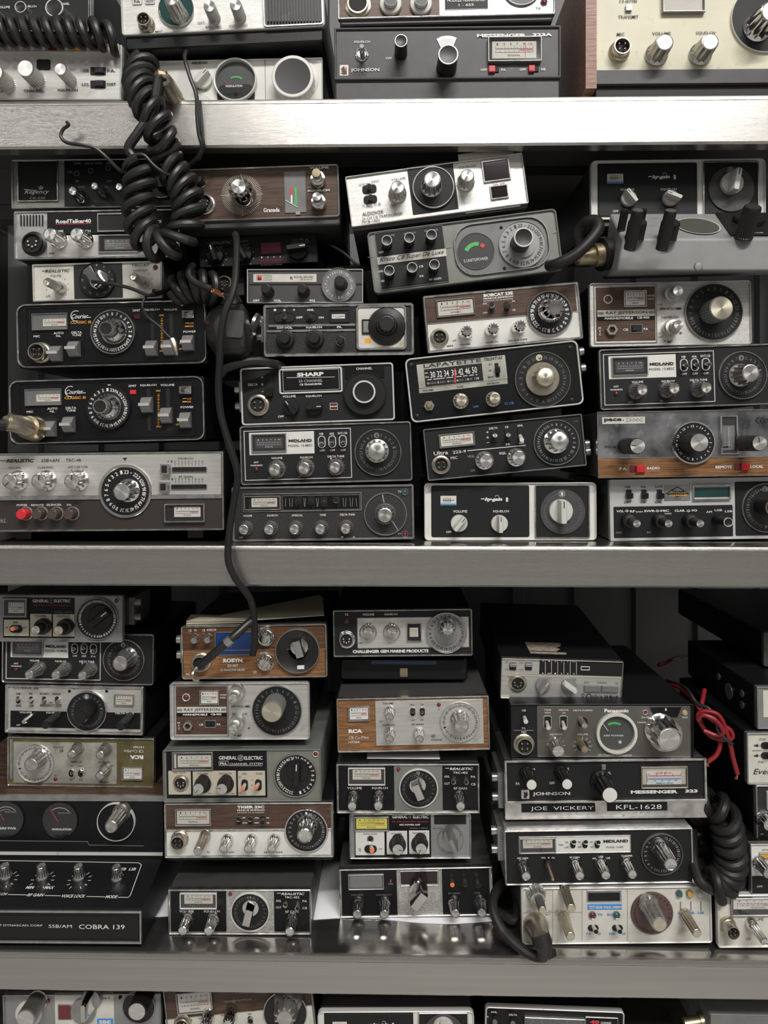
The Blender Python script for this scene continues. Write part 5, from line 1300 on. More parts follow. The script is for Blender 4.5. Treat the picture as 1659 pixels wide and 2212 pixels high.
r.Dl(793, 1135, 350, 'char', 'chr', 9, 4, N23[17:] + N23[:17], .76, 0, None, .14, 'dim'); u, v = r.l(791, 1004); m = MB(); m.disc(u, v, 25 * r.sc, -.0044, 'gtrim', 24); m.build('number_window', r.o); r.T('6', 791, 1004, 16, 30, 'wht', z=.0047)
r.K(716, 1202, 126, 'alu', 32, c1='kblk', c2='kblk', name='channel_knob'); r.K(405, 1272, 74, 'alu', 28, c1='kblk', c2='kblk'); r.K(1080, 1284, 78, 'alu', 28, c1='kblk', c2='kblk'); r.K(212, 1242, 44, 'dom', 20, c1='chr')
r.Ts([('VOLUME', 233, 1154, 112), ('SQUELCH', 480, 1158, 130), ('DELTA TUNE', 1120, 1163, 170)], 16); r.T('OFF', 168, 1268, 36, 13)
r.done()


def rca(label, view, C, s_, knobs, tips, kc, group, flip, face1, face2, **kw):
    r = Radio('cb_radio', label, view, *C, s=s_, frame=('chrw', 13, 14), face=face1, group=group, **kw)
    r.use(155, 972, 1555, 942, 495, flip)
    a, b = r.l(512, 996), r.l(1508, 1384); m = MB(); m.plate(abs(b[0] - a[0]), abs(b[1] - a[1]), -.0012, .0003, face2, .0005, .0002, (a[0] + b[0]) / 2, (a[1] + b[1]) / 2); m.build('silver_panel', r.o)
    if flip: r.P(1508, 1000, 1545, 1410, 'gtrim', 1, .0008)
    r.Mt(262, 1044, 464, 1174, 9, 'chrw', 'cardw', 'h', up=2.5)
    r.T('RCA', 330, 1271, 128, 38, b=.07); r.T('CB Co-Pilot', 360, 1330, 186, 26, b=0); r.T('14T260', 316, 1372, 100, 18, b=.02)
    r.Ts([('VOLUME', 630, 1015, 100), ('SQUELCH', 635, 1213, 112), ('RF GAIN', 902, 1206, 106)], 16, 'pblk', b=.01, z=.0016)
    r.Ts([('OFF', 563, 1180, 38), ('ANL', 853, 1027, 42), ('CB', 942, 1025, 28), ('OFF', 858, 1168, 42), ('PA', 943, 1166, 26), ('TX', 1098, 1068, 22)], 13, 'pblk', b=0, z=.0016)
    r.T('40', 1043, 1313, 38, 28, 'pblk', b=0, z=.0016); r.T('Channel', 1075, 1345, 100, 20, 'pblk', b=0, z=.0016)
    r.Led(1097, 1028, 42, 'dred')
    rn_ = []
    for k in range(29, 0, -2): rn_ += [str(k), '.']
    for k in range(39, 29, -2): rn_ += [str(k), '.']
    r.Dl(1290, 1180, 355, 'silv', 'chr', 9, 3, rn_, .84, 0, None, .13, 'pblk')
    SR = [r.rect(828, 1052, 886, 1132), r.rect(916, 1050, 974, 1130)]
    r.own()
    for (cx, cz, w_, h_), (lx, ly) in zip(SR, tips):
        b = MB(); b.plate(w_ * .8, h_, -.0014, .0003, 'hole', w_ * .4, .0001, cx, cz); b.frame(w_, h_ * 1.06, w_ * .12, -.0022, .0002, 'chr', w_ * .5, .0002, cx, cz)
        o = b.build('toggle_switch', r.o); u, v = r.l(lx, ly, .01); c = MB(); c.tube([(cx, 0, cz), (u, -.01, v)], w_ * .26, 'chr', 14); c.build('lever', o); c = MB(); c.lathe([(w_ * .2, 0), (w_ * .02, -.0003)], 'hole', 12); c.build('lever_tip', o, (u, -.01, v))
    for x, y, d in knobs: r.K(x, y, d, 'chr', 18, c1='dchr' if flip else 'chr', c2='alud')
    x, y, d = kc; r.K(x, y, d, 'flu', 22, c1='dchr', c2='alud', name='channel_knob')
    return r.done()


rca('upside-down radio with a dirty silver panel and olive end, on the large black base set', D2, (72, 42, 1386, 58, 446), .089, [(638, 208, 84), (894, 214, 84), (890, 402, 84)], [(736, 340), (642, 374)], (275, 302, 138), G3, True, 'olive', 'silvd', case='case')

# large black sloped base radio
main = Radio('base_station_radio', 'large black sloped-front base radio with round meters, bottom left of the lower shelf', D2, -620, 586, 1458, 594, 505, s=.069, frame=None, face=None, case=None, group=G3)
b = MB(); W2 = main.W / 2; H_ = main.H; zd = DECK[2] + .0025 - main.base.z
# one body with a stepped profile
zA, zB = 0, H_            # upper face bottom and top
zf = px(300, 1963, .005).z - main.base.z; zfb = px(300, 2036, .005).z - main.base.z
prof = [(.30, zfb), (-.064, zfb), (-.064, zf), (-.0005, zA - .0035), (0, zA), (.0, zB), (.30, zB)]
b.loops([[(x, y, z) for y, z in prof] for x in (-W2, W2)], 'case', True, True); b.build('body', main.o)
b = MB(); b.box(-W2 - .0, W2 + .001, .0, .30, zB, zB + .0025, 'wood'); b.build('top_plate', main.o)
b = MB(); b.box(-W2, W2 + .001, -.002, .001, zB - .003, zB + .003, 'gtrim'); b.build('trim_line', main.o); b = MB(); b.box(-W2, W2, -.0016, .001, -.0012, .0016, 'wtrim'); b.build('trim_line', main.o)
for fx in (-.3, .3):
    for fy in (-.045, .24): b = MB(); b.box(-.01, .01, 0, .02, zd, zfb + .001, 'kblk'); b.build('foot', main.o, (fx * main.W * 1.45, fy, 0))
r = main
r.P(-600, 620, 1440, 975, 'blk', 1, .0002, 'meter_panel')
for cx_, cy_, t_, w_ in ((62, 778, 'S/RF PWR', 150), (542, 787, 'MODULATION', 176)):
    r.Rm(cx_, cy_, 326, 'kblk', 4, 'blk', up=2)
    u, v = r.l(cx_, cy_ + 10); R = r.sc; r.mb('wht').ring(u, v, 118 * R, 122 * R, -.0014, 'wht', math.radians(45), math.radians(125)); r.T(t_, cx_ + 16, cy_ + 84, w_, 20, b=.04, z=.0014)
    r.Ln(cx_ - 86, cy_ - 100, cx_ - 18, cy_ + 12, 5, 'redp', .0016); r.T('SIGNAL' if cx_ < 100 else 'MODULATION', cx_ + 40, cy_ - 62, 110, 12, 'gryp', z=.0014)
for k in range(7): a = math.radians(50 + 11 * k); u, v = r.l(62, 788); R = r.sc; r.mb('redp' if k < 2 else 'wht').line(u + 96 * R * math.cos(a), v + 96 * R * math.sin(a), u + 96 * R * math.cos(a + .14), v + 96 * R * math.sin(a + .14), 4 * R, -.0014, 'redp' if k < 2 else 'wht')
r.Dl(1048, 800, 335, 'blk', 'wtrim', 9, 3); r.P(1042, 650, 1084, 690, 'gtrim', 2, .0034, 'number_window'); r.T('2', 1068, 670, 14, 26, 'wht', z=.0038); r.K(992, 858, 128, 'chr', 32, c1='dchr', c2='alud', name='channel_knob')
r.Ln(-600, 972, 785, 982, 4, 'gryp'); r.Ln(785, 982, 800, 1014, 4, 'gryp'); r.Ln(800, 1014, 1290, 1022, 4, 'gryp')
main.done()
Wld = lambda x, y, z: main.o.matrix_basis @ Vector((x, y, z))
s = Slope(main.o, Wld(0, -.064, zf), main.mat.to_3x3() @ Vector((1, 0, 0)), (Wld(0, -.0005, zA - .0035) - Wld(0, -.064, zf)).normalized(), 1, D3, .035)
s.main = main.o; s.sc = (D0 + .035) / FPX * D3[2]
for a, b_ in (((-600, 238), (1240, 268)), ((1268, 285), (1168, 560)), ((1150, 578), (1058, 577)), ((940, 573), (775, 570)), ((545, 564), (400, 561)), ((245, 556), (72, 552)), ((1240, 268), (1268, 285)), ((1168, 560), (1150, 578))): s.Ln(*a, *b_, 6, 'wht', .0005)
SM = lambda q, t_, x, y, w_, h_, **k: q.T(t_, x, y, w_, h_, **k)
for t_, x, y, w_ in (('MIN', 270, 490, 72), ('MAX', 443, 491, 84), ('SQUELCH', -20, 550, 165), ('RF GAIN', 320, 557, 145), ('VOICE LOCK', 658, 567, 208), ('MODE', 1000, 573, 104), ('USB', 1100, 325, 62), ('LSB', 1187, 325, 64)): s.T(t_, x, y, w_, 32, sh=.15, z=.0006, b=.02)
for x, y in ((40, 284), (370, 288), (700, 292), (1040, 298)):
    s.K(x, y, 88, 'chr', 15, c1='chr', c2='alud')
    if x < 1000:
        u, v = s.l(x + 12, y + 135, 0); R = s.sc
        for k in range(11): a = math.radians(-150 + 30 * k); s.mb('wht').line(u + 78 * R * math.sin(a), v + 78 * R * math.cos(a), u + 106 * R * math.sin(a), v + 106 * R * math.cos(a), 5 * R, -.0006, 'wht')
s.merge()
s = Slope(main.o, Wld(0, -.064, zfb), main.mat.to_3x3() @ Vector((1, 0, 0)), main.mat.to_3x3() @ Vector((0, 0, 1)), 1, D3, .005); s.main = main.o
s.P(-600, 742, 1240, 945, 'hole', 1, .0003, 'name_panel'); s.F(-1300, 676, 1272, 982, 16, 'gtrim', 4, .0022, 'trim_frame')
s.T('OF DYNASCAN CORP', 175, 820, 425, 18, b=0); s.T('SSB/AM', 543, 828, 212, 28, b=0); s.T('COBRA 139', 915, 834, 416, 40, b=.005)
s.merge()

# ================================================================ LOWER SHELF, SECOND STACK
r = Radio('cb_radio', 'wood-faced radio with a blue display and a torn plug lead, under the yellowed papers', D4, 176, 350, 1511, 326, 490, s=.035, frame=('chrw', 14, 24), face='oakd', group=G3, inset=8)
r.P(196, 582, 1500, 822, 'oak', 3, .0005, 'lower_panel'); r.Ln(194, 578, 1500, 555, 5, 'gtrim', .001)
r.B(290, 485, 62, 'chr', 8, 'chr'); r.B(412, 482, 62, 'chr', 8, 'chr'); r.P(495, 410, 848, 606, 'blued', 2, .0008, 'display'); r.F(488, 404, 854, 612, 6, 'gtrim', 3, .0018)
r.Ts([('CB', 259, 389, 26), ('PA', 311, 387, 22), ('CB', 385, 387, 26), ('INTERCOM', 457, 384, 86), ('SQUELCH', 942, 371, 78), ('VOLUME', 937, 598, 70), ('OFF', 855, 772, 32), ('MIC', 242, 790, 36)], 22, z=.001, b=0)
for x in (258, 311, 384, 435): r.Ln(x - 10, 415, x + 10, 415, 5, 'gryp', .001)
r.T('ROBYN', 652, 664, 178, 38, b=.06, z=.001); r.T('SX-007', 652, 712, 98, 28, b=.02, z=.001); r.T('CB TRANSCEIVER DELUXE', 650, 750, 225, 22, z=.001, b=.01)
r.J(343, 702, 150, 'nick', 0, 8); r.K(940, 472, 122, 'chr', 8, c1='chr', c2='chr'); r.K(940, 703, 122, 'chr', 8, c1='chr', c2='chr')
for x, y in ((940, 472), (940, 703)): r.K(x, y, 105, 'skt', 12, 20, 'chr', 'chr', name='knob_grip')
r.Dl(1250, 568, 398, 'kblk', 'gtrim', 7, 5, dished=True); r.K(1248, 568, 170, 'bar', 14, -15, 'chr', 'chr', name='channel_knob'); r.P(1246, 704, 1312, 736, 'wht', 2, .0042, 'number_window')
r.Br(-1, 590, 260, 'gtrim', .01); r.done()

rj2 = ['5', '4', '3', '2', '1'] + [str(k) for k in range(23, 5, -1)]
rayjeff('silver radio with wood inset and cream name strip, between wood and grey-green radios', D4, (74, 872, 1353, 866, 522), .03, (650, 1020, 88, -130), (652, 1300, 84, 130), (1008, 1140, 204), rj2, G3)

r = Radio('cb_radio', 'grey-green radio with number dial and two orange-tipped switches', D5, 50, 124, 1464, 110, 466, s=.03, frame=('gryg', 8, 14), face='gryg', group=G3, case='gryg', inset=0)
r.P(78, 130, 986, 550, 'blk', 3, .0004, 'control_panel'); r.Mt(134, 138, 504, 298, 10, 'gtrim', 'card', 'h', up=3, cardr=(185, 170, 486, 270)); r.P(150, 155, 174, 284, 'wtrim', 2, .0012, 'meter_edge')
r.T('GENERAL', 632, 192, 162, 32, b=.02); r.T('ELECTRIC', 862, 193, 164, 32, b=.02); u, v = r.l(747, 192); r.mb('wht').ring(u, v, 23 * r.sc, 26 * r.sc, -.0008, 'wht'); r.T('GE', 747, 192, 30, 26, sh=.3, b=0)
r.F(552, 222, 638, 262, 3, 'wtrim', 5, .0008); r.T('PLL', 595, 242, 62, 18, b=.05); r.T('CHANNEL SYSTEM', 796, 246, 296, 18, b=0); r.Ln(640, 262, 944, 263, 3)
for q in ((99, 310, 304, 520), (317, 311, 709, 527), (721, 311, 969, 530)): r.P(*q, 'beige', 5, .0009, 'label_panel')
r.Ts([('MIC JACK', 202, 325, 112), ('VOLUME', 410, 331, 94), ('SQUELCH', 613, 331, 112), ('ANL', 782, 332, 42), ('TUNE', 912, 332, 62)], 15, 'pblk', b=0, z=.0013); r.Ts([('IN', 742, 362, 16), ('+', 850, 387, 16), ('0', 850, 437, 14), ('MAX', 476, 509, 34), ('MAX', 681, 511, 34), ('OFF', 741, 507, 24)], 12, 'pblk', b=0, z=.0013)
r.J(205, 430, 124, 'nick', 5, 4)
for cx_, cy_, x, y, mk in ((412, 425, 367, 475, 215), (615, 425, 577, 476, -75)):
    r.Dl(cx_, cy_, 148, 'kblk', None, up=3); r.K(x, y, 106, 'alu', 20, c1='kblk', c2='alu', mark=mk)
r.Tg(756, 382, 814, 482, 767, 470, 38, 'kwht', 10, tipm='org', rim='gtrim'); r.Tg(878, 382, 936, 482, 885, 460, 38, 'kwht', 10, tipm='org', rim='gtrim')
r.Ln(1016, 116, 1010, 580, 4, 'caseg', .0006) if False else r.Ln(1014, 118, 1010, 572, 3, 'gryp', .0004)
r.Dl(1240, 346, 378, 'kblk', 'gryg', 10, 2, [str(k) for k in range(12, 0, -1)] + [' '] + [str(k) for k in range(23, 12, -1)], .83, 0, None, .15); r.K(1242, 350, 205, 'ptr', 14, 3, 'kblk', 'kblk', name='channel_knob'); r.Led(1418, 157, 38, 'dred', 'wtrim')
r.done()

r = Radio('cb_radio', 'walnut over white radio with a row of chrome knobs and a big chrome channel knob', D5, 62, 600, 1574, 588, 490, s=.028, frame=('chrw', 14, 10), face='gtrim', group=G3, inset=6, under=45)
r.P(80, 616, 1556, 830, 'wood', 2, .0006, 'wood_panel'); r.P(82, 846, 1558, 1062, 'white', 2, .0006, 'white_panel'); r.P(78, 833, 1560, 843, 'chrw', 1, .0014, 'trim_line')
r.Mt(162, 646, 486, 796, 10, 'gtrim', 'card', 'h', up=3); r.T('TIGER 23C', 838, 632, 245, 26, b=.06, z=.001); r.T('PEARCE SIMPSON', 838, 660, 246, 15, b=.03, z=.001); r.T('DIVISION OF GLADDING', 838, 681, 240, 9, z=.001)
for x, lx, ly in ((732, 728, 745), (836, 832, 745), (943, 940, 775)): r.Tg(x - 22, 714, x + 22, 788, lx, ly, 44, 'gtrim', 8, tipm='hole')
r.Ts([('RF', 778, 728, 24), ('ANL', 892, 728, 40), ('PA', 992, 728, 26), ('MOD', 787, 773, 42), ('OFF', 890, 773, 40), ('CB', 992, 773, 26)], 13, z=.001, b=.03); r.Ts([('SQ', 457, 1036, 26), ('RF GAIN', 650, 1036, 80), ('TONE', 850, 1036, 54), ('RECEIVE SLIDE', 1040, 1036, 168)], 13, 'pblk', z=.001)
r.J(178, 964, 130, 'nick', 4, 10); r.K(360, 1034, 84, 'flu', 30, c1='nick', c2='alud')
for x in (590, 812, 1022): r.K(x, 1014, 84, 'chr', 18, c1='chr', c2='alu')
r.Dl(1338, 832, 376, 'kblk', 'chr', 16, 3, [str(k) for k in range(1, 24)][::-1], .8, 15, None, .13, 'gryp'); r.K(1318, 898, 152, 'chr', 24, c1='chr', c2='alu', name='channel_knob')
r.P(1328, 668, 1346, 692, 'wht', 1, .0036, 'number_window')
r.done()


def trc(label, view, C, s_, kn, tg, kc, group, mid, num, **kw):
    r = Radio('cb_radio', label, view, *C, s=s_, frame=('chrw', 15, 7), face='silvd', group=group, inset=2, **kw)
    r.use(98, 330, 1376, 330, 430)
    r.P(118, 346, 616, 738, 'blk', 2, .0006, 'left_panel'); r.P(620, 344, 1042, 742, mid, 1, .0004, 'centre_panel'); r.P(1046, 348, 1360, 738, 'blk', 2, .0006, 'right_panel')
    r.Mt(205, 362, 536, 512, 8, 'wtrim', 'card', 'h', up=3, cardr=(245, 378, 500, 465))
    r.Ts([('VOLUME', 262, 540, 130), ('SQUELCH', 487, 541, 142), ('RF GAIN', 1205, 543, 116)], 22, z=.001, b=0); r.T('REALISTIC', 1215, 374, 210, 22, sh=.3, z=.001, b=.02); r.Ln(1072, 368, 1108, 368, 5, z=.001); r.T('TRC-452', 1207, 407, 130, 18, z=.001)
    r.Ts([('ANL', 1087, 440, 48), ('OUT', 1087, 502, 50), ('PA', 1320, 443, 40), ('CB', 1320, 508, 42)], 20, z=.001, b=0); r.Led(655, 378, 34, 'dred')
    r.Dl(833, 541, 338, 'char', 'wtrim', 12, 2, [str(k) for k in range(1, 24)], .78, 0, None, .12, 'dim'); r.T(num, 830, 403, 32, 28, 'gryp', z=.0026)
    SR = [r.rect(1126, 432, 1172, 498), r.rect(1234, 430, 1280, 500)]
    r.own()
    for (cx, cz, w_, h_), (lx, ly) in zip(SR, tg):
        b = MB(); b.plate(w_, h_, -.0009, .0003, 'hole', w_ * .48, .0001, cx, cz); o = b.build('toggle_switch', r.o); u, v = r.l(lx, ly, .009); c = MB(); c.tube([(cx, 0, cz), (u, -.009, v)], w_ * .46, 'nick', 14); c.build('lever', o); c = MB(); c.lathe([(w_ * .4, 0), (w_ * .02, -.0004)], 'hole', 14); c.build('lever_tip', o, (u, -.009, v))
    for x, y, d in kn: r.K(x, y, d, 'chr', 20, c1='chr', c2='alu')
    x, y, d, a = kc; r.K(x, y, d, 'bar', 22, a, 'chr', 'chr', name='channel_knob')
    return r.done()


trc('chrome radio with a bar knob on pebbled silver, standing alone under the walnut radio', D6, (98, 330, 1376, 330, 430), .028, [(224, 712, 92), (456, 715, 92), (1184, 722, 92)], [(1145, 480), (1252, 508)], (805, 600, 155, 14), G3, 'sparkle', '14', deck=2, case='caseg')

# ================================================================ LOWER SHELF, THIRD STACK
r = Radio('cb_radio', 'black and silver radio with white capital lettering along its bottom edge', D7, 122, 162, 1402, 146, 430, s=.055, frame=('chrw', 14, 16), face='char', group=G3, inset=8)
r.P(348, 234, 1374, 498, 'silv', 6, .0005, 'silver_panel'); r.F(344, 230, 1378, 502, 3, 'gtrim', 8, .001)
r.Ts([('TX', 250, 202, 32), ('VOLUME', 450, 200, 106), ('SQUELCH', 657, 199, 120)], 20); r.T('CHALLENGER GEM MARINE PRODUCTS', 654, 537, 696, 30, b=.05); r.T('OFF', 380, 462, 34, 13, 'pblk', z=.001)
r.Led(252, 257, 38, 'dred', 'chr'); r.J(247, 440, 132, 'chr', 5, 4)
for x, y in ((448, 364), (664, 364)):
    u, v = r.l(x, y); m = MB(); R = 80 * r.sc; m.lathe([(R, 0), (R, -.002), (R * .95, -.0026), (R * .88, -.002), (R * .88, -.0004), (R * .02, -.0004)], 'chr', 36); m.build('knob_well', r.o, (u, 0, v)); r.K(x, y, 96, 'flu', 12, c1='chr', c2='alud')
r.P(808, 285, 930, 440, 'hole', 2, .0008, 'meter_window'); r.F(800, 276, 938, 450, 9, 'chr', 3, .0022); r.P(828, 322, 908, 404, 'card', 1, .0012, 'scale_card'); [r.Ln(840 + 14 * k, 330, 840 + 14 * k, 398, 3, 'pblk', .0016) for k in range(5)]
cn = ['1', '23', 'PA'] + [str(k) for k in range(22, 1, -1)]
r.Dl(1165, 362, 360, 'sgry', 'chr', 16, 3, cn, .83, 12, None, .15, 'pblk'); r.Dl(1165, 362, 215, 'gtrim', None, up=4.5, name='dial_skirt'); r.K(1180, 345, 112, 'star', 20, c1='dchr', c2='alud', name='channel_knob')
r.done()

r = Radio('cb_radio', 'silver-panelled radio with a wood left end and round channel dial, right way up', D7, 155, 972, 1555, 942, 495, s=.04, frame=None, face=None, case=None, group=G3)
bpy.data.objects.remove(r.o)
rca('silver-panelled radio with orange wood left end and black-on-silver number dial', D7, (155, 972, 1555, 942, 495), .04, [(645, 1146, 80), (645, 1350, 80), (920, 1350, 80)], [(857, 1096), (943, 1102)], (1304, 1232, 148), G3, False, 'oak', 'silv', case='caseg', inset=4)

trc('chrome radio with white paper strip on top, between the wood-ended and yellow-metered radios', D8, (150, 205, 1432, 203, 442), .05, [(292, 590, 90), (528, 586, 90), (1266, 590, 90)], [(1202, 372), (1316, 374)], (884, 468, 155, -22), G3, 'gryg', '0', case='gtrim')

r = Radio('cb_radio', 'radio with a bright yellow meter and white control panels', D8, 265, 650, 1358, 645, 405, s=.055, frame=('chrw', 12, 14), face='sgry', group=G3, inset=2, case='caseg')
r.P(312, 662, 1002, 1042, 'blk', 2, .0005, 'control_panel'); r.Mt(312, 672, 624, 800, 7, 'gtrim', 'cardy', 'h', up=3, cardr=(330, 688, 606, 782)); r.P(1028, 655, 1314, 745, 'hole', 2, .0008, 'display')
r.T('GENERAL', 720, 679, 138, 26, b=.02); r.T('ELECTRIC', 908, 679, 138, 26, b=.02); r.T('GE', 812, 679, 26, 22, 'gryp', sh=.3); r.T('40 Channel PLL System', 810, 723, 324, 15, 'redp', b=0); r.T('MIC POWER AMP', 810, 750, 185, 15, b=.03); r.T('MODEL 3-5804A', 890, 780, 160, 10, 'gryp', b=0)
for q in ((322, 808, 585, 1022), (601, 806, 788, 1014), (802, 802, 986, 1010)): r.P(*q, 'white', 3, .001, 'label_panel')
r.Ts([('MODULATION', 455, 830, 122), ('VOLUME', 690, 826, 98), ('SQUELCH', 892, 821, 116), ('ANL', 362, 962, 28), ('ON', 364, 980, 22), ('OFF', 548, 964, 32)], 13, 'pblk', b=0, z=.0014); r.Led(457, 876, 46, 'hole', 'dchr')
r.Tg(404, 928, 514, 1000, 472, 982, 44, 'kwht', 12, tipm='org', rim='gtrim')
for cx_, cy_, x, y, mk in ((700, 925, 703, 978, 100), (898, 918, 911, 970, 205)): r.Dl(cx_, cy_, 152, 'kblk', None, up=3); r.K(x, y, 106, 'alu', 20, c1='kblk', c2='alu', mark=mk)
r.Dl(1175, 882, 225, 'gtrim', 'gtrim', 6, 2); r.K(1200, 950, 165, 'skt', 26, -22, 'gtrim', 'gtrim', name='channel_knob'); r.T('CH 19-A', 1058, 782, 80, 12, 'pblk')
r.done()

r = Radio('cb_radio', 'chrome and black radio with dark red display, bottom of the third stack on the paper', E1, 164, 184, 1474, 160, 418, s=.057, frame=('chrw', 12, 6), face='silvd', group=G3, case='caseg', inset=0, deck=2)
r.P(184, 198, 668, 582, 'blk', 2, .0006, 'left_panel'); r.P(672, 190, 1040, 582, 'sparkle', 1, .0004, 'centre_panel'); r.P(1044, 186, 1458, 580, 'blk', 2, .0006, 'right_panel')
r.Mt(244, 224, 552, 350, 9, 'gtrim', 'mgry', 'h', up=3, tm='gryp', red=False); r.Led(608, 284, 28, 'dred'); r.T('TX/RX', 608, 310, 44, 12, 'gryp')
r.P(694, 206, 1006, 310, 'dispd', 2, .0008, 'display'); r.F(686, 196, 1020, 322, 8, 'chrw', 3, .002)
r.Ts([('VOLUME', 320, 402, 110), ('SQUELCH', 548, 402, 130), ('RF GAIN', 1150, 388, 100), ('TONE', 1340, 384, 60)], 15, 'dim', z=.001)
for x, y in ((322, 578), (553, 578), (1162, 572), (1388, 566)): r.K(x, y, 84, 'chr', 20, c1='chr', c2='alu')
for x, lx, ly, tm in ((1130, 1134, 322, 'org'), (1240, 1240, 318, 'hole'), (1345, 1353, 328, 'hole')): r.Tg(x - 22, 252, x + 22, 330, lx, ly, 38, 'nick', 10, tipm=tm)
r.K(850, 470, 165, 'bar', 24, 38, 'chr', 'chr', name='channel_knob'); r.done()

# ================================================================ LOWER SHELF, FOURTH STACK
r = Radio('cb_radio', 'small silver and black radio with torn tape on its lid, topmost of the right stack', E2, 158, 520, 1146, 550, 334, s=.05, frame=('nick', 6, 10), face='silv', group=G3, inset=-3, depth=.185, tilt=5)
r.P(476, 530, 1140, 682, 'hole', 2, .0006, 'display_panel'); r.Ln(162, 668, 1140, 692, 5, 'cream', .001)
for k in range(6): x = 519 + 50.5 * k; r.Ln(x, 548, x, 664, 3, z=.001)
for k, t_ in enumerate(('0', '1', '3', '5', '9', '+30')): r.T(t_, 500 + 50 * k - (4 if k == 5 else 0), 554 + k, 12 if k < 5 else 30, 12, z=.001); r.T(('R', '0.5', '1', '2', '3', '4')[k], 500 + 50 * k, 654 + k, 12 if k != 1 else 24, 12, z=.001)
r.F(808, 598, 880, 632, 6, 'wtrim', 2, .0012, 'indicator_frame')
for x in (255, 383): r.Sl(x - 26, 570, x + 26, 630, x - 26, 572, x + 26, 600, 'gtrim', up=3, ribs=False)
r.Ts([('CB', 204, 566, 24), ('PA', 206, 622, 22), ('NOR', 325, 570, 34), ('CH9', 325, 626, 34), ('MIC', 228, 686, 32), ('SQUELCH', 518, 698, 98), ('VOLUME', 728, 706, 86), ('OFF', 648, 842, 28), ('TUNING', 980, 733, 80), ('DWN', 855, 731, 40), ('UP', 1100, 738, 24)], 12, 'pblk', b=0)
r.J(298, 745, 124, 'nick', 5, 3); r.K(515, 780, 122, 'ptr', 10, 32, 'sgry', 'sgry'); r.K(728, 786, 122, 'ptr', 10, -55, 'gtrim', 'wtrim')
r.P(836, 752, 968, 806, 'mgry', 2, .002, 'tuning_button'); r.P(976, 756, 1110, 810, 'mgry', 2, .002, 'tuning_button')
r.T('Cobra', 918, 839, 130, 28, 'pblk', sh=.4, b=0); r.T('19 PLUS', 1058, 846, 110, 22, 'pblk', b=.04); u, v = r.l(826, 832); r.mb('pblk').ring(u, v, 9 * r.sc, 13 * r.sc, -.0008, 'pblk'); u, v = r.l(872, 840); r.mb('pblk').ring(u, v, 18 * r.sc, 22 * r.sc, -.0008, 'pblk')
m = MB(); zt = r.H - r.foot - .0; a = -.006
for pts in ([(-.0305, .012), (.007, .012), (.0085, .018), (-.0305, .018)], [(-.0305, .02), (-.002, .02), (.004, .027), (.0, .031), (.006, .036), (.009, .046), (-.031, .046)]):
    m.quad([(x, y, zt + .0007) for x, y in pts], 'tape')
m.build('torn_tape', r.o, label='torn masking tape')
r.done()

r = Radio('cb_radio', 'dark grey radio with round power meter and large spun aluminium knob', E3, 208, 66, 1516, 66, 394, s=.031, frame=('kblk', 7, 8), face='char', group=G3, inset=0, depth=.21)
r.P(400, 84, 1493, 444, 'taupe', 3, .0008, 'silver_panel'); r.F(398, 82, 1495, 446, 3, 'gtrim', 4, .0012)
r.Pl([(1204, 88), (1430, 88), (1400, 160), (1234, 160)], 'blk', .0016); r.Ln(1317, 95, 1317, 112, 10, z=.0019)
r.Tg(287, 140, 332, 188, 318, 195, 34, 'kwht', 13, tipm='wtrim', rad=3); r.Ts([('CB', 303, 113, 28), ('PA', 303, 240, 26), ('MIC', 303, 268, 36)], 13); r.Ln(232, 255, 372, 255, 2); r.J(312, 375, 122, 'nick', 4, 7)
r.Ts([('TONE', 472, 108, 50), ('HIGH', 472, 128, 38), ('NB/ANL', 588, 108, 72), ('ON', 588, 129, 22), ('DELTA TUNING', 725, 111, 136), ('SQUELCH', 532, 283, 88), ('VOLUME', 722, 283, 76), ('ON AIR', 1172, 161, 58), ('MOD', 1455, 161, 38), ('CHANNEL', 1156, 197, 82)], 12, z=.0013, b=.01)
r.Tg(446, 152, 498, 238, 480, 240, 30, 'kwht', 15, rim='wtrim', rad=10); r.Tg(560, 152, 612, 238, 595, 240, 30, 'kwht', 15, rim='wtrim', rad=10)
u, v = r.l(724, 196); r.mb('hole').disc(u, v, 36 * r.sc, -.0012, 'hole', 28); r.K(740, 225, 42, 'alu', 18, c1='nick', c2='alud')
for cx_, cy_ in ((530, 362), (722, 366)):
    u, v = r.l(cx_, cy_); R = r.sc
    for k in range(9): a = math.radians(-120 + 30 * k); r.mb('wht').line(u + 46 * R * math.sin(a), v + 46 * R * math.cos(a), u + 68 * R * math.sin(a), v + 68 * R * math.cos(a), 2.5 * R, -.0013, 'wht')
r.K(552, 408, 94, 'flu', 20, c1='chr', c2='alu'); u, v = r.l(722, 366); r.mb('hole').disc(u, v, 38 * r.sc, -.0012, 'hole', 28); r.K(740, 396, 50, 'alu', 22, c1='brass', c2='brass')
r.T('S/RF POWER', 945, 291, 142, 12, z=.0015); r.T('Panasonic', 965, 113, 172, 26, b=.05, z=.0013); r.T('23 Channel Transceiver', 955, 430, 240, 15, z=.0013, b=0)
r.Rm(962, 270, 288, 'offw', 20, 'carddk', up=5); r.Ln(868, 205, 905, 258, 4, z=.0016); u, v = r.l(950, 290); r.mb('grnp').ring(u, v, 80 * r.sc, 96 * r.sc, -.0014, 'grnp', math.radians(60), math.radians(120)); r.Led(990, 340, 26, 'kwht')
r.Led(1172, 126, 26, 'dred', 'wtrim'); r.Led(1455, 128, 26, 'amber', 'wtrim'); r.Dl(1316, 288, 240, 'dchr', None, up=2); r.K(1350, 322, 186, 'flu', 28, c1='chr', c2='alu', name='channel_knob')
r.done()

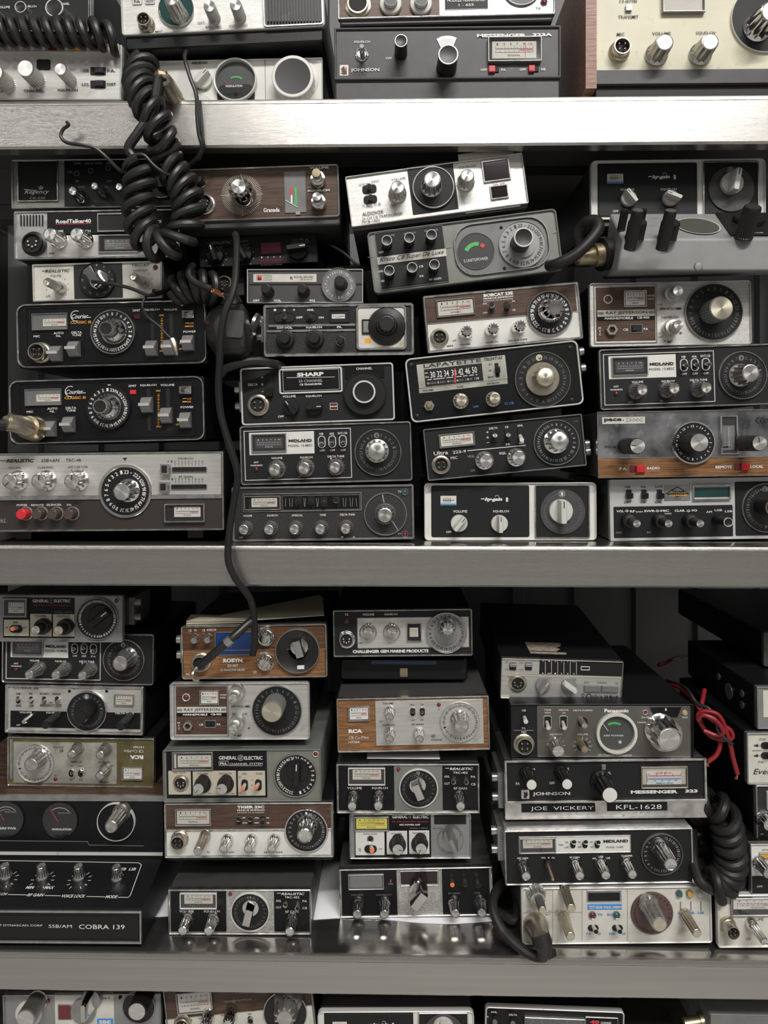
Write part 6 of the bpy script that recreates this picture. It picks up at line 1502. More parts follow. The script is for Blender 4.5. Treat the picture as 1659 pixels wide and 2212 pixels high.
r = Radio('cb_radio', 'wide dark radio on a chrome bracket with two embossed black name labels', E3, 162, 470, 1608, 452, 428, s=.03, frame=None, face='chrw', group=G3, case='caseg', inset=4)
r.P(176, 486, 1600, 740, 'char', 1, .0006, 'control_panel'); r.F(162, 466, 1610, 756, 16, 'chrw', 4, .0035)
r.Ts([('SQUELCH', 330, 535, 102), ('VOLUME', 582, 532, 86), ('CHANNEL', 876, 561, 100), ('PA', 259, 637, 28), ('OFF', 505, 632, 38)], 18, z=.001); r.T('JOHNSON', 500, 711, 266, 30, z=.001, b=.02); r.T('MESSENGER', 1236, 695, 332, 24, z=.001, b=.05); r.T('323', 1502, 689, 88, 22, z=.001, b=.05)
r.P(284, 682, 342, 745, 'white', 3, .0012, 'emblem'); r.Pl([(300, 735), (305, 705), (296, 694), (318, 700), (322, 690), (332, 712), (320, 738)], 'pblk', .0016); r.Pl([(316, 694), (330, 690), (326, 704)], 'redp', .0018)
r.K(360, 650, 86, 'flu', 28, c1='kblk', c2='white'); r.K(615, 646, 86, 'flu', 28, c1='kblk', c2='white'); r.K(922, 724, 128, 'flu', 32, c1='kblk', c2='white', name='channel_knob'); r.P(860, 500, 890, 538, 'gtrim', 2, .0012, 'channel_window')
r.Mt(1138, 512, 1474, 664, 7, 'nick', None, 'h', up=3); r.P(1150, 525, 1462, 640, 'beige', 3, .0012, 'scale_card'); r.P(1180, 546, 1430, 640, 'white', 2, .0014, 'scale_card')
r.Ln(1196, 578, 1424, 576, 5, 'redp', .0019); [r.Ln(1196 + 57 * k, 560, 1196 + 57 * k, 578, 3, 'redp', .0019) for k in range(5)]; r.T('db', 1300, 556, 120, 8, 'redp', z=.0019); r.Ln(1190, 600, 1424, 598, 7, 'bluep', .0019); r.Ts([('20', 1240, 612, 14), ('40', 1290, 612, 14), ('60', 1340, 611, 14), ('80', 1390, 610, 14)], 10, 'bluep', z=.0019); r.T('MILES', 1310, 630, 120, 8, 'bluep', z=.0019); r.Ln(1182, 565, 1184, 620, 3, 'pblk', .0019)
a = r.l(288, 790), r.l(812, 780); m = MB(); m.plate(524 * r.sc, 58 * r.sc, -.0008, .0002, 'blk', .0005, .0001, (a[0][0] + a[1][0]) / 2, r.l(550, 812)[1]); m.build('name_label', r.o); m = MB(); m.plate(426 * r.sc, 60 * r.sc, -.0008, .0002, 'blk', .0005, .0001, r.l(1115, 800)[0], r.l(1115, 802)[1]); m.build('name_label', r.o)
r.T('JOE  VICKERY', 577, 815, 448, 34, b=-.006, z=.0012); r.T('KFL-1628', 1126, 802, 322, 32, b=-.004, z=.0012)
r.Br(-1, 740, 260, 'gtrim', .015); r.done()

r = Radio('cb_radio', 'black and chrome radio with a white label strip and six chrome controls', E4, 132, 142, 1220, 124, 316, s=.0185, frame=('chrw', 10, 6), face='char', group=G3, case='gtrim', inset=0)
r.F(216, 178, 866, 268, 5, 'chrw', 2, .0014); r.P(431, 182, 862, 266, 'white', 1, .0006, 'label_strip'); r.Mt(220, 184, 430, 268, 5, 'gtrim', 'card', 'h', up=3, cardr=(240, 192, 412, 240))
for x, lx, ly in ((530, 538, 212), (600, 606, 212), (670, 679, 214)): r.Tg(x - 15, 198, x + 15, 244, lx, ly, 26, 'kwht', 7, tipm='hole')
r.T('MIDLAND', 778, 203, 142, 17, 'pblk', b=.05, z=.001); r.T('MODEL 13-892', 772, 238, 98, 10, 'pblk', b=0, z=.001); r.Ts([('HI', 494, 210, 14), ('LOW', 493, 240, 24), ('TONE', 460, 225, 28), ('NB', 567, 208, 14), ('OFF', 567, 238, 20), ('PA', 638, 208, 14), ('CB', 638, 237, 14)], 8, 'pblk', z=.001)
r.Ts([('MIC GAIN', 240, 302, 62), ('VOL', 360, 300, 26), ('SQ', 416, 300, 18), ('RF GAIN', 540, 297, 55), ('AM', 652, 303, 20), ('USB', 692, 293, 26), ('LSB', 733, 301, 24), ('CLARIFIER', 842, 288, 64)], 10); u, v = r.l(390, 300); r.mb('wht').disc(u, v, 5 * r.sc, -.0008, 'wht', 10)
for x, y in ((262, 412), (572, 408), (723, 404), (877, 399)): r.K(x, y, 56, 'chr', 20, c1='chr', c2='alu')
r.K(392, 345, 46, 'dom', 6, c1='kblk'); r.K(416, 428, 20, 'dom', 30, c1='brass', name='bare_shaft')
r.Dl(1042, 276, 232, 'char', 'dim' if False else 'gtrim', 3, 2, [str(k) for k in range(1, 24)][::-1], .82, 0, None, .13, 'gryp'); r.K(1100, 342, 84, 'chr', 34, c1='chr', c2='alu', name='channel_knob')
r.Br(-1, 270, 200, 'gtrim', .015); r.done()

r = Radio('cb_radio', 'rust-stained white radio with brown dial and blue label, bottom of the right stack', E4, 230, 472, 1327, 460, 326, s=.018, frame=('wtrim', 9, 16), face='offw', group=G3, case='caseg', inset=6, deck=2)
for x in (414, 584, 846): r.Ln(x, 476, x, 780, 2, 'gryp')
r.Ln(244, 617, 584, 614, 2, 'gryp'); r.P(610, 489, 812, 556, 'gtrim', 2, .0006); r.P(618, 502, 802, 548, 'hole', 2, .001, 'display')
r.P(616, 569, 813, 598, 'bluep', 1, .0008, 'name_label'); r.T('SIDE TALK-1000M', 735, 584, 148, 14, b=.03, z=.0012); r.T('((p))', 640, 580, 34, 14, z=.0012); r.T('INT', 640, 592, 24, 6, z=.0012)
r.Led(643, 632, 32, 'dred', 'gtrim'); r.Led(782, 631, 32, 'grnl', 'gtrim'); r.Ts([('TX', 688, 628, 30), ('RX', 745, 628, 30), ('PA', 622, 738, 26), ('CB', 680, 738, 22), ('NB', 757, 738, 32), ('OFF', 822, 738, 26), ('AM', 1150, 618, 30), ('USB - LSB', 1240, 617, 94)], 13, 'bluep', b=.02)
r.Ts([('OFF', 275, 607, 30), ('VOL', 345, 607, 30), ('SQ', 398, 607, 18), ('RF GAIN', 462, 607, 64), ('MIC', 385, 627, 26), ('CLARIFIER', 470, 627, 84)], 9, 'gryp')
for x0, lx in ((617, 665), (757, 803)): r.Tg(x0, 690, x0 + 62, 722, lx, 729, 26, 'kwht', 12, tipm='hole')
for x in (1152, 1212, 1270): r.B(x, 519, 30, {1152: 'grnl', 1212: 'amber', 1270: 'wtrim'}[x], 4, 'gtrim' if x < 1250 else None); r.Ln(x, 552, x, 606, 3, 'pblk')
r.K(330, 545, 92, 'flu', 12, c1='alud', c2='alud'); r.K(357, 610, 50, 'flu', 32, c1='alud', c2='alug')
for x, y in ((523, 598), (519, 760), (1250, 742)): r.K(x, y, 54, 'flu', 30, c1='nick', c2='alug')
r.Dl(986, 618, 240, 'dmar', None, up=2, nums=[str(k) for k in range(9, 0, -1)] + ['.'] + [str(k) for k in range(23, 9, -1)], rt=.84, a0=-15, sz=.13, tm='pblk'); r.K(1034, 690, 94, 'flu', 34, c1='dchr', c2='alug', name='channel_knob')
r.done()

# ---- right edge column
r = Radio('cb_radio', 'long black radio with pale front and round jacks on its side, near the right edge', E5, 1172, 1118, 2060, 1112, 455, s=.03, frame=('gtrim', 12, 8), face='sgry', group=G3, depth=.17, inset=2)
r.P(1245, 1165, 2000, 1450, 'offw', 4, .0006)
for y_, z_, d in ((.03, .03, .004), (.03, .018, .004), (.06, .022, .0085), (.085, .03, .004)):
    m = MB(); m.tube([(0, 0, 0), (-.0015, 0, 0)], d, 'gtrim', 18); m.build('side_jack', r.o, (-r.W / 2 + .001, y_, z_ - .005))
r.done()
t = empty('cb_radio', (0, 0, 0)); zb_ = r.o.location.z + r.H + .002
xw = px(1500, 1290, .27).x; t.location = (xw + .11, .09, zb_); tag(t, 'plain black metal-cased radio lying on the long black one, top of the right-edge stack', 'radio', G3)
m = MB(); m.loops([[(x, y, z) for x, z in rr(.22, .036, .003, 3, 0, .0185)] for y in (.0, .235)][::-1], 'case', True, True); m.build('case', t); m = MB(); m.plate(.222, .037, -.004, .001, 'caseg', .002, .0005, 0, .0185); m.build('faceplate', t)
m = MB(); m.quad([(-.085, .02, .0367), (.09, .02, .0367), (.09, .09, .0367), (-.06, .09, .0367)], 'dgry'); m.build('label', t)  # lighter quad painted on the lid as its lit patch, no real label

r = Radio('cb_radio', 'speckled white radio with two black arrowed slots, cut by the right edge', E5, 1060, 1618, 1990, 1610, 558, s=.028, frame=('gtrim', 16, 20), face='offw', group=G3, inset=4)
r.T('LOCAL', 1238, 1690, 74, 22, 'pblk', b=0); r.T('PA', 1222, 1938, 52, 20, 'pblk', b=0); r.T('Even', 1238, 2040, 195, 58, 'pblk', sh=.3, b=0)
for y in (1758, 1868): r.Tg(1224, y - 34, 1420, y + 34, 1330, y, 40, 'gtrim', 8, tipm='hole'); r.Ln(1180, y, 1222, y, 4, 'pblk'); r.Pl([(1138, y), (1190, y - 16), (1190, y + 16)], 'pblk')
r.Ln(1128, 1814, 1228, 1812, 4, 'pblk'); r.done()
r = Radio('cb_radio', 'black speckled radio showing only a meter corner, cut by the right edge', E6, 938, 270, 1980, 262, 582, s=.026, frame=('gtrim', 18, 20), face='grit', group=G3, inset=4)
r.Mt(1055, 335, 1400, 525, 12, 'wtrim', 'cardw', 'h', up=3); r.K(1100, 700, 140, 'chr', 12); r.T('VOLUME', 1090, 565, 90, 18); r.T('OFF', 1010, 792, 34, 14); r.done()
r = Radio('cb_radio', 'white over black radio with an amber window, cut by the right edge', E6, 880, 892, 2000, 880, 566, s=.0142, frame=('gtrim', 10, 8), face='white', group=G3, inset=2)
r.P(892, 1240, 1990, 1448, 'char', 2, .0006, 'lower_panel'); r.P(988, 998, 1180, 1046, 'amber', 2, .001, 'amber_window'); r.F(978, 988, 1190, 1056, 8, 'gtrim', 3, .002)
r.T('MODULATION', 1120, 958, 210, 16, 'pblk', b=0); r.T('VOLUME', 1058, 1100, 140, 16, 'pblk', b=0); r.T('OFF', 984, 1347, 62, 20); r.K(1088, 1215, 120, 'flu', 20, c1='chr', c2='alud'); r.done()
r = Radio('cb_radio', 'cream-faced radio with curved meter and four-pin jack, bottom right on the lower shelf', E6, 530, 1432, 1900, 1420, 560, s=.0137, frame=('wtrim', 22, 24), face='offw', group=G3, case='caseg', inset=6, deck=2)
r.Mt(672, 1462, 1300, 1650, 14, 'gtrim', 'cardw', 'h', up=3, cardr=(700, 1480, 1230, 1580)); r.T('VOLUME', 955, 1696, 140, 28, 'pblk', b=0); r.T('OFF', 865, 1905, 56, 22, 'pblk', b=0)
r.J(712, 1852, 140, 'nick', 4, 14); r.K(1045, 1945, 90, 'chr', 28, c1='chr', c2='alu'); r.done()

# ================================================================ BOTTOM SHELF
r = Radio('cb_radio', 'grey and white radio with a blue boxed emblem, bottom left corner', D3, 30, 1440, 1442, 1425, 480, s=.03, deck=3, frame=('gtrim', 12, 8), face='sgry', group=G4)
r.P(490, 1435, 1030, 1900, 'offw', 2, .0006, 'white_panel'); r.Dl(262, 1610, 240, 'offw', None, up=2); r.K(228, 1668, 172, 'alu', 26, c1='alud', c2='alu'); r.T('VOLUME', 262, 1520, 130, 22, 'pblk'); r.Led(430, 1500, 40, 'dred')
r.P(520, 1525, 650, 1665, 'gtrim', 6, .0012); r.P(530, 1535, 640, 1655, 'dred', 4, .0018, 'display'); r.Dl(755, 1580, 230, 'gtrim', None, up=3); r.K(742, 1620, 190, 'skt', 24, 0, 'gtrim', 'chr', name='channel_knob')
r.T('Console II', 920, 1470, 140, 20, 'pblk', sh=.3, b=0, z=.001); r.P(872, 1655, 1018, 1705, 'bluep', 3, .001, 'emblem'); r.T('SBE', 945, 1680, 110, 32, z=.0015, b=.04); r.Led(1078, 1465, 30, 'hole')
r.Dl(1250, 1540, 290, 'kblk', 'gtrim', 6, 2); r.K(1225, 1600, 170, 'alu', 28, c1='kblk', c2='alu', name='channel_knob'); r.done()

r = Radio('cb_radio', 'wood over cream radio with curved meter, second on the bottom shelf', D6, 52, 1236, 1372, 1104, 490, s=.03, deck=3, frame=('gtrim', 12, 8), face='wood', group=G4)
a0 = r.l(72, 1502); a1 = r.l(1384, 1372); m = MB(); h_ = min(.06, a0[1] - r.foot - .003); m.plate(a1[0] - a0[0], h_, -.0008, .0003, 'offw', .0003, .0001, (a0[0] + a1[0]) / 2, a0[1] - h_ / 2); m.build('cream_panel', r.o); r.Ln(70, 1498, 1384, 1366, 5, 'gtrim', .0012)
r.Mt(165, 1258, 506, 1420, 10, 'gtrim', 'card', 'h', up=3); r.T('PEARCE SIMPSON', 720, 1326, 250, 16, 'gryp'); r.Ts([('MIKE', 288, 1501, 56), ('VOLUME', 412, 1484, 90), ('SQUELCH', 620, 1456, 98), ('PA', 829, 1446, 32)], 15, 'pblk', z=.0012)
r.Dl(1150, 1420, 385, 'kblk', 'chrw', 10, 3); r.K(1140, 1490, 165, 'star', 30, c1='dchr', c2='alud', name='channel_knob'); r.K(632, 1540, 78, 'star', 18, c1='chr', c2='chr'); r.K(425, 1565, 76, 'star', 18, c1='chr', c2='chr'); r.J(215, 1570, 130, 'nick', 4, 6); r.Tg(808, 1466, 860, 1540, 832, 1520, 46, 'gtrim', 9, tipm='hole')
r.done()
hygain('white-framed radio with black panels, third on the bottom shelf', E7, (150, 432, 1247, 426, 372), .03, (380, 700, 110, 40), (640, 700, 110, 0), (1040, 640, 150, 0), G4, '1', deck=3)
r = Radio('cb_radio', 'black chrome-rimmed radio with a pink forty-channel mark, fourth on the bottom shelf', E8, -152, 362, 736, 396, 355, s=.03, deck=3, frame=('wtrim', 8, 22), face='blk', group=G4)
r.Ts([('ANL', -98, 400, 40), ('DELTA', 24, 418, 52), ('ON', -144, 430, 20)], 12); r.Tg(-110, 425, -72, 520, -92, 470, 30, 'chr', 9); r.Tg(5, 438, 40, 530, 24, 480, 30, 'chr', 9)
r.Mt(96, 424, 480, 540, 7, 'gtrim', 'carddk', 'h', up=3, tm='gryp'); r.F(486, 430, 694, 560, 5, 'gtrim', 4, .0012); r.T('40', 546, 464, 60, 24, 'redp', b=.06); r.T('CHANNEL', 620, 470, 70, 15); r.done()
r = Radio('cb_radio', 'dusty dark grey radio with a plug on its left, bottom right corner', E8, 1292, 428, 1900, 440, 300, s=.03, deck=3, frame=None, face='mgry', group=G4, case='mgry', inset=0)
r.done()
t2 = empty('mic_plug', px(1500, 2208, .05)); tag(t2, 'brass knurled plug beside the dusty dark grey radio, bottom right', 'plug'); L_ = t2.location
m = MB(); m.tube([tuple(px(1478, 2212, .05) - L_), tuple(px(1512, 2207, .05) - L_)], .006, 'brass', 20); m.build('plug_body', t2); m = MB(); m.tube([tuple(px(1512, 2207, .05) - L_), tuple(px(1528, 2204, .05) - L_)], .0085, 'brass', 24); m.build('threaded_ring', t2)
# ================================================================ CABLES AND LOOSE THINGS


def smooth(pts, n=8):
    """Catmull-Rom through points"""
    P = [Vector(p) for p in pts]; P = [P[0] * 2 - P[1]] + P + [P[-1] * 2 - P[-2]]; o = []
    for i in range(1, len(P) - 2):
        for k in range(n):
            t = k / n; a, b, c, d = P[i - 1], P[i], P[i + 1], P[i + 2]
            o.append(.5 * ((2 * b) + (c - a) * t + (2 * a - 5 * b + 4 * c - d) * t * t + (3 * b - a - 3 * c + d) * t ** 3))
    o.append(P[-2]); return o


def P3(pts): return [px(x, y, Y) for x, y, Y in pts]


def cord(name, pts, r, m, label, cat='cord', group=None, n=8, tipm=None):
    W = smooth(P3(pts), n); o0 = W[0]; b = MB(); b.tube([tuple(p - o0) for p in W], r, m, 10)
    o = b.build(name, None, tuple(o0)); tag(o, label, cat, group)
    return o


def coil_pts(pts, R, turns, seg=16, phase=0., lean=0.):
    """helix wound around a smoothed path of pixels; R in metres (number or list along the path)"""
    W = smooth(P3(pts), 24); L = [0]
    for a, b in zip(W, W[1:]): L.append(L[-1] + (b - a).length)
    tot = L[-1]; n = int(turns * seg); o = []; up = Vector((0, -1, 0)); j = 0
    for i in range(n + 1):
        s = tot * i / n
        while j < len(W) - 2 and L[j + 1] < s: j += 1
        f = (s - L[j]) / max(1e-9, L[j + 1] - L[j]); p = W[j].lerp(W[j + 1], min(1, f)); t = (W[j + 1] - W[j]).normalized()
        up = (up - t * up.dot(t)).normalized(); sd = t.cross(up); a = 2 * PI * i / seg + phase
        rr_ = R if not isinstance(R, (list, tuple)) else R[0] + (R[-1] - R[0]) * i / n
        o.append(p + up * math.cos(a) * rr_ * .8 + sd * math.sin(a) * rr_ + t * lean * math.sin(a) * rr_)
    return o


def coil(name, chunks, r, m, label, cat='coiled cord'):
    """chunks: ('c', pts, R, turns[, phase, lean]) wound parts or ('s', pts) plain parts, joined into one cord"""
    W = []
    for c in chunks:
        W += coil_pts(*c[1:]) if c[0] == 'c' else smooth(P3(c[1]), 8)
    o0 = W[0]; b = MB(); b.tube([tuple(p - o0) for p in W], r, m, 10); o = b.build(name, None, tuple(o0)); return tag(o, label, cat)


# coil across the top left radio
coil('coiled_cord', [('c', [(-40, 64, -.004), (60, 66, -.004), (130, 68, -.004), (200, 72, -.004), (250, 86, .004)], .0115, 11.5, 16, 0, .25)], .0042, 'rub', 'black coiled cord lying across the two radios in the top left corner')
# big hanging coiled cord
coil('coiled_cord', [
    ('s', [(352, 165, -.03), (343, 172, -.03), (338, 200, -.03), (330, 240, -.03), (300, 285, -.032), (278, 320, -.03), (292, 345, -.028)]),
    ('c', [(303, 350, -.02), (302, 400, -.02), (300, 450, -.02), (306, 490, -.02), (322, 520, -.02), (350, 532, -.022), (382, 520, -.022), (402, 490, -.02), (408, 450, -.018), (400, 410, -.015), (385, 385, -.012), (365, 355, -.012), (358, 330, -.013), (350, 300, -.024), (338, 262, -.026), (322, 232, -.025), (308, 200, -.018), (300, 175, -.008), (305, 150, .0), (312, 138, .01)], .0125, 24, 16, 0, .35)],
    .0045, 'rub', 'thick black coiled cord hanging in a loop over the top shelf edge')
t = empty('mic_plug', px(365, 190, -.01)); tag(t, 'grey tubular plug with gold tip, hanging at the thick coiled cord', 'plug'); L_ = t.location
def o3(pts): return [tuple(px(x, y, Y) - L_) for x, y, Y in pts]
m = MB(); m.tube(o3([(346, 160, -.028), (352, 172, -.024), (362, 190, -.012), (376, 212, .004)]), .009, 'nick', 18, radii=[.005, .0078, .0095, .009]); m.build('plug_body', t)
m = MB(); m.tube(o3([(376, 211, .004), (386, 224, .012)]), .0075, 'brass', 18); m.build('plug_tip', t)
m = MB(); m.tube(o3([(338, 164, -.03), (344, 160, -.031), (352, 165, -.029), (356, 156, -.026)]), .0045, 'brass', 10, radii=[.003, .005, .005, .003]); m.build('cord_clamp', t)

cord('thin_wire', [(392, 110, .03), (402, 112, .012), (399, 125, -.006), (410, 165, -.01), (424, 205, -.01), (426, 250, -.008), (430, 290, -.006), (436, 315, -.004), (428, 338, .0), (408, 358, .006), (396, 375, .012)], .0019, 'rub', 'thin black wire running down over the white radio and shelf edge', 'wire')
cord('thin_wire', [(432, 218, -.002), (434, 250, -.004), (437, 290, -.004), (440, 318, -.002), (430, 345, .004)], .0014, 'rub', 'thin second wire beside the wire on the top shelf edge', 'wire')
cord('thin_wire', [(144, 262, -.014), (148, 270, -.013), (136, 280, -.012), (132, 295, -.012), (145, 308, -.012), (180, 314, -.012), (205, 320, -.01), (230, 340, -.008), (252, 362, -.012), (264, 370, -.02), (270, 358, -.03), (285, 338, -.032), (310, 335, -.032), (330, 355, -.03), (352, 372, -.026), (372, 380, -.02)], .0017, 'rub', 'thin black wire curling up onto the left end of the top shelf edge', 'wire')
cord('thin_wire', [(199, 608, -.006), (215, 610, -.008), (245, 614, -.008), (280, 622, -.006), (310, 634, -.004), (325, 638, .0), (352, 632, .02), (385, 612, .03), (420, 608, .03)], .0018, 'rubd', 'thin dark wire laid across the chrome bar knob', 'wire')
cord('test_lead', [(355, 628, .03), (330, 634, .005), (312, 645, -.002), (308, 665, -.006), (320, 685, -.012), (345, 705, -.014), (360, 722, -.015), (374, 735, -.015)], .0013, 'rub', 'thin lead ending in a small clip on the upper slider radio', 'wire')
b = MB(); p0 = px(372, 733, -.015); b.tube([(0, 0, 0), tuple(px(376, 742, -.016) - p0), tuple(px(383, 768, -.016) - p0)], .002, 'nick', 8, radii=[.0032, .0036, .0012]); o = b.build('alligator_clip', None, tuple(p0)); tag(o, 'small metal clip gripping the upper slider radio near its volume slider', 'clip')

coil('coiled_cord', [('c', [(382, 632, .022), (400, 622, .018), (425, 618, .016), (452, 622, .018), (466, 628, .022)], .0135, 5.5, 16, 0, .15)], .0046, 'rub', 'short black coiled cord bunched beside the hanging microphone')
cord('frayed_cable', [(418, 572, .0), (410, 582, -.004), (410, 598, -.008), (425, 612, -.01), (445, 620, -.012), (456, 625, -.012)], .0034, 'rubd', 'grey cable with a frayed copper end above the hanging microphone')
b = MB(); p0 = px(456, 625, -.012)
for k in range(22):
    q = [Vector((0, 0, 0))]; d = (px(490, 642, -.012) - p0) * (random.random() * .6 + .4)
    for j in range(1, 6): q.append(d * j / 5 + Vector((random.uniform(-1, 1), random.uniform(-1, 1), random.uniform(-1, 1))) * .0022)
    b.tube([tuple(v) for v in q], .00028, 'copper', 5)
o = b.build('frayed_strands', bpy.data.objects['frayed_cable'], tuple(p0 - bpy.data.objects['frayed_cable'].location), label='bare copper strands'); o['kind'] = 'stuff'
cord('long_cable', [(508, 506, .0), (511, 525, -.01), (510, 570, -.022), (507, 610, -.03), (500, 640, -.034), (485, 680, -.036), (477, 730, -.034), (474, 790, -.03), (472, 840, -.025), (476, 890, -.022), (486, 930, -.02), (500, 975, -.018), (511, 1010, -.016), (513, 1040, -.014), (506, 1080, -.012), (498, 1130, -.012), (493, 1180, -.012), (494, 1215, -.012), (508, 1248, -.01), (528, 1275, -.006), (543, 1300, .0), (549, 1340, .008), (550, 1390, .012), (546, 1415, .014)], .0034, 'rubd', 'long black cable hanging down the front of the middle shelf to the wood-faced radio', n=10)
t = empty('plug_lead', px(470, 1405, .01)); tag(t, 'black and metal cable stub bent into the jack of the wood-faced radio', 'plug'); L_ = t.location
m = MB(); m.tube([tuple(v - L_) for v in smooth(P3([(548, 1338, .01), (530, 1352, .004), (500, 1380, -.004), (462, 1412, -.004), (432, 1438, .008)]))], .0042, 'rub', 12); m.build('cable', t)
m = MB(); m.tube(o3([(489, 1390, -.0045), (500, 1380, -.0045)]), .0048, 'gtrim', 12); m.build('metal_sleeve', t); m = MB(); m.tube([tuple(v - L_) for v in smooth(P3([(432, 1438, .008), (422, 1446, .004), (416, 1456, .0), (420, 1468, .0), (430, 1470, .0)]))], .0018, 'nick', 8); m.build('bent_tab', t)
b = MB(); b.tube([tuple(v - px(1290, 510, -.01)) for v in smooth(P3([(1186, 574, .0), (1205, 570, -.012), (1240, 552, -.016), (1270, 525, -.016), (1292, 495, -.012), (1288, 478, -.006), (1270, 478, .0), (1256, 490, .008), (1248, 510, .012), (1252, 530, .014)]))], .0056, 'rubd', 12)
o = b.build('loose_cable', None, tuple(px(1290, 510, -.01))); tag(o, 'thick dusty black cord looping beside the grey mixer box', 'cord')
cord('long_cable', [(478, 808, .0), (488, 796, -.004), (515, 786, -.006), (550, 780, -.004), (590, 786, .006), (610, 792, .03)], .0042, 'rub', 'black cord passing above the boxed-nameplate radio')
cord('thin_wire', [(715, 530, .05), (745, 548, .04), (775, 575, .04), (800, 580, .06)], .0014, 'rub', 'thin wire in the dark gap left of the oval-recess radio', 'wire')
cord('loose_cable', [(-20, 916, -.03), (0, 918, -.028), (14, 918, -.026)], .0055, 'rubd', 'thick black cord entering at the left edge to the slider radio plug')
t = empty('mic_plug', px(50, 920, -.01)); tag(t, 'gold and grey plug pushed into the lower slider radio', 'plug'); L_ = t.location
m = MB(); m.tube(o3([(12, 912, -.03), (22, 912, -.026), (46, 918, -.014), (62, 924, -.004)]), .008, 'nick', 22, radii=[.006, .008, .0092, .0098]); m.build('plug_body', t); m = MB(); m.tube(o3([(60, 923, -.006), (78, 930, .008)]), .0115, 'brass', 26); m.build('threaded_ring', t); m = MB(); m.tube(o3([(16, 911, -.0265), (22, 912, -.025)]), .009, 'brass', 20); m.build('cord_clamp', t)

# hanging hand microphone
t = empty('hand_microphone', px(505, 778, .0)); tag(t, 'black hand microphone resting between the slider and tan-panelled radios', 'microphone'); L_ = t.location
def mic_out(pts, Y): return [tuple(px(x, y, Y) - L_) for x, y in pts]
back = [(452, 672), (480, 656), (520, 652), (536, 672), (545, 720), (548, 765), (530, 776), (470, 776), (448, 740), (440, 700)]
frnt = [(466, 680), (492, 668), (518, 668), (526, 682), (532, 722), (532, 758), (518, 766), (474, 764), (458, 736), (452, 702)]
m = MB(); m.loops([mic_out(back, .045), mic_out(back, .012), mic_out([(x * .5 + u * .5, y * .5 + v * .5) for (x, y), (u, v) in zip(back, frnt)], -.008), mic_out(frnt, -.017), mic_out([(x * .8 + 98.4, y * .8 + 144) for x, y in frnt], -.0195)][::-1], 'kblk', True, True); m.v = m.v
o = m.build('body', t); bv = o.modifiers.new('b', 'BEVEL'); bv.width = .002; bv.segments = 3
m = MB(); c0 = px(508, 700, -.0202) - L_; m.plate(.0165, .0265, -.001, .002, 'dgry', .003, .0006, 0, 0); o = m.build('grip_panel', t, tuple(c0)); o.rotation_euler = (0, math.radians(3), 0)
m = MB(); m.tube([tuple(px(500, 654, .01) - L_), tuple(px(498, 640, .008) - L_), tuple(px(494, 628, .012) - L_)], .007, 'kblk', 14, radii=[.011, .008, .0055]); m.build('strain_relief', t)
m = MB(); m.tube([tuple(px(548, 700, .02) - L_), tuple(px(554, 702, .02) - L_)], .012, 'chrw', 24); m.build('hanger_button', t)

# red and black wire bundle
cord('red_wire', [(1440, 1477, .12), (1462, 1483, .08), (1482, 1495, .05), (1500, 1515, .035), (1515, 1535, .028), (1545, 1560, .02), (1575, 1575, .018), (1582, 1592, .018), (1565, 1598, .02), (1535, 1590, .024), (1515, 1565, .026), (1508, 1545, .024), (1525, 1536, .02), (1555, 1548, .016), (1575, 1600, .016), (1584, 1640, .016), (1593, 1672, .016)], .0022, 'wred', 'red wire looped in a loose knot, longest bare end pointing down', 'wire')
cord('red_wire', [(1522, 1490, .05), (1516, 1520, .035), (1510, 1545, .03), (1520, 1572, .03), (1545, 1590, .028), (1556, 1605, .024), (1548, 1630, .022), (1530, 1645, .022)], .0022, 'wred', 'red wire in the same knot with its short end hooked left', 'wire')
cord('red_wire', [(1508, 1556, .02), (1518, 1545, .016), (1545, 1555, .012), (1562, 1580, .012), (1548, 1588, .016), (1520, 1578, .02)], .0022, 'wred', 'red wire loop crossing in front of the knot', 'wire')
cord('black_wire', [(1440, 1470, .12), (1465, 1478, .08), (1485, 1490, .045), (1505, 1518, .03), (1530, 1530, .022), (1545, 1550, .018), (1552, 1580, .014), (1570, 1598, .014), (1582, 1608, .014)], .0018, 'rub', 'thin black wire running through the red wire knot', 'wire')
for i, (x, y) in enumerate(((1593, 1672), (1530, 1645))):
    b = MB(); p0 = px(x, y, .016 if i == 0 else .022)
    for k in range(7): b.tube([(0, 0, 0), (random.uniform(-.001, .001), random.uniform(-.001, .001), -.002), (random.uniform(-.003, .001), random.uniform(-.001, .001), -.005)], .0003, 'copper', 5)
    par = [o for o in bpy.data.objects if o.name.startswith('red_wire')][i]; o = b.build('bare_strands', par, tuple(p0 - par.location), label='bare copper end')
    o['kind'] = 'stuff'
cord('power_lead', [(1422, 1437, .14), (1440, 1430, .15), (1465, 1420, .2), (1500, 1415, .26), (1530, 1416, .3)],   .0022, 'maroon', 'dark red and black lead crossing behind the grey meter radio', 'wire')

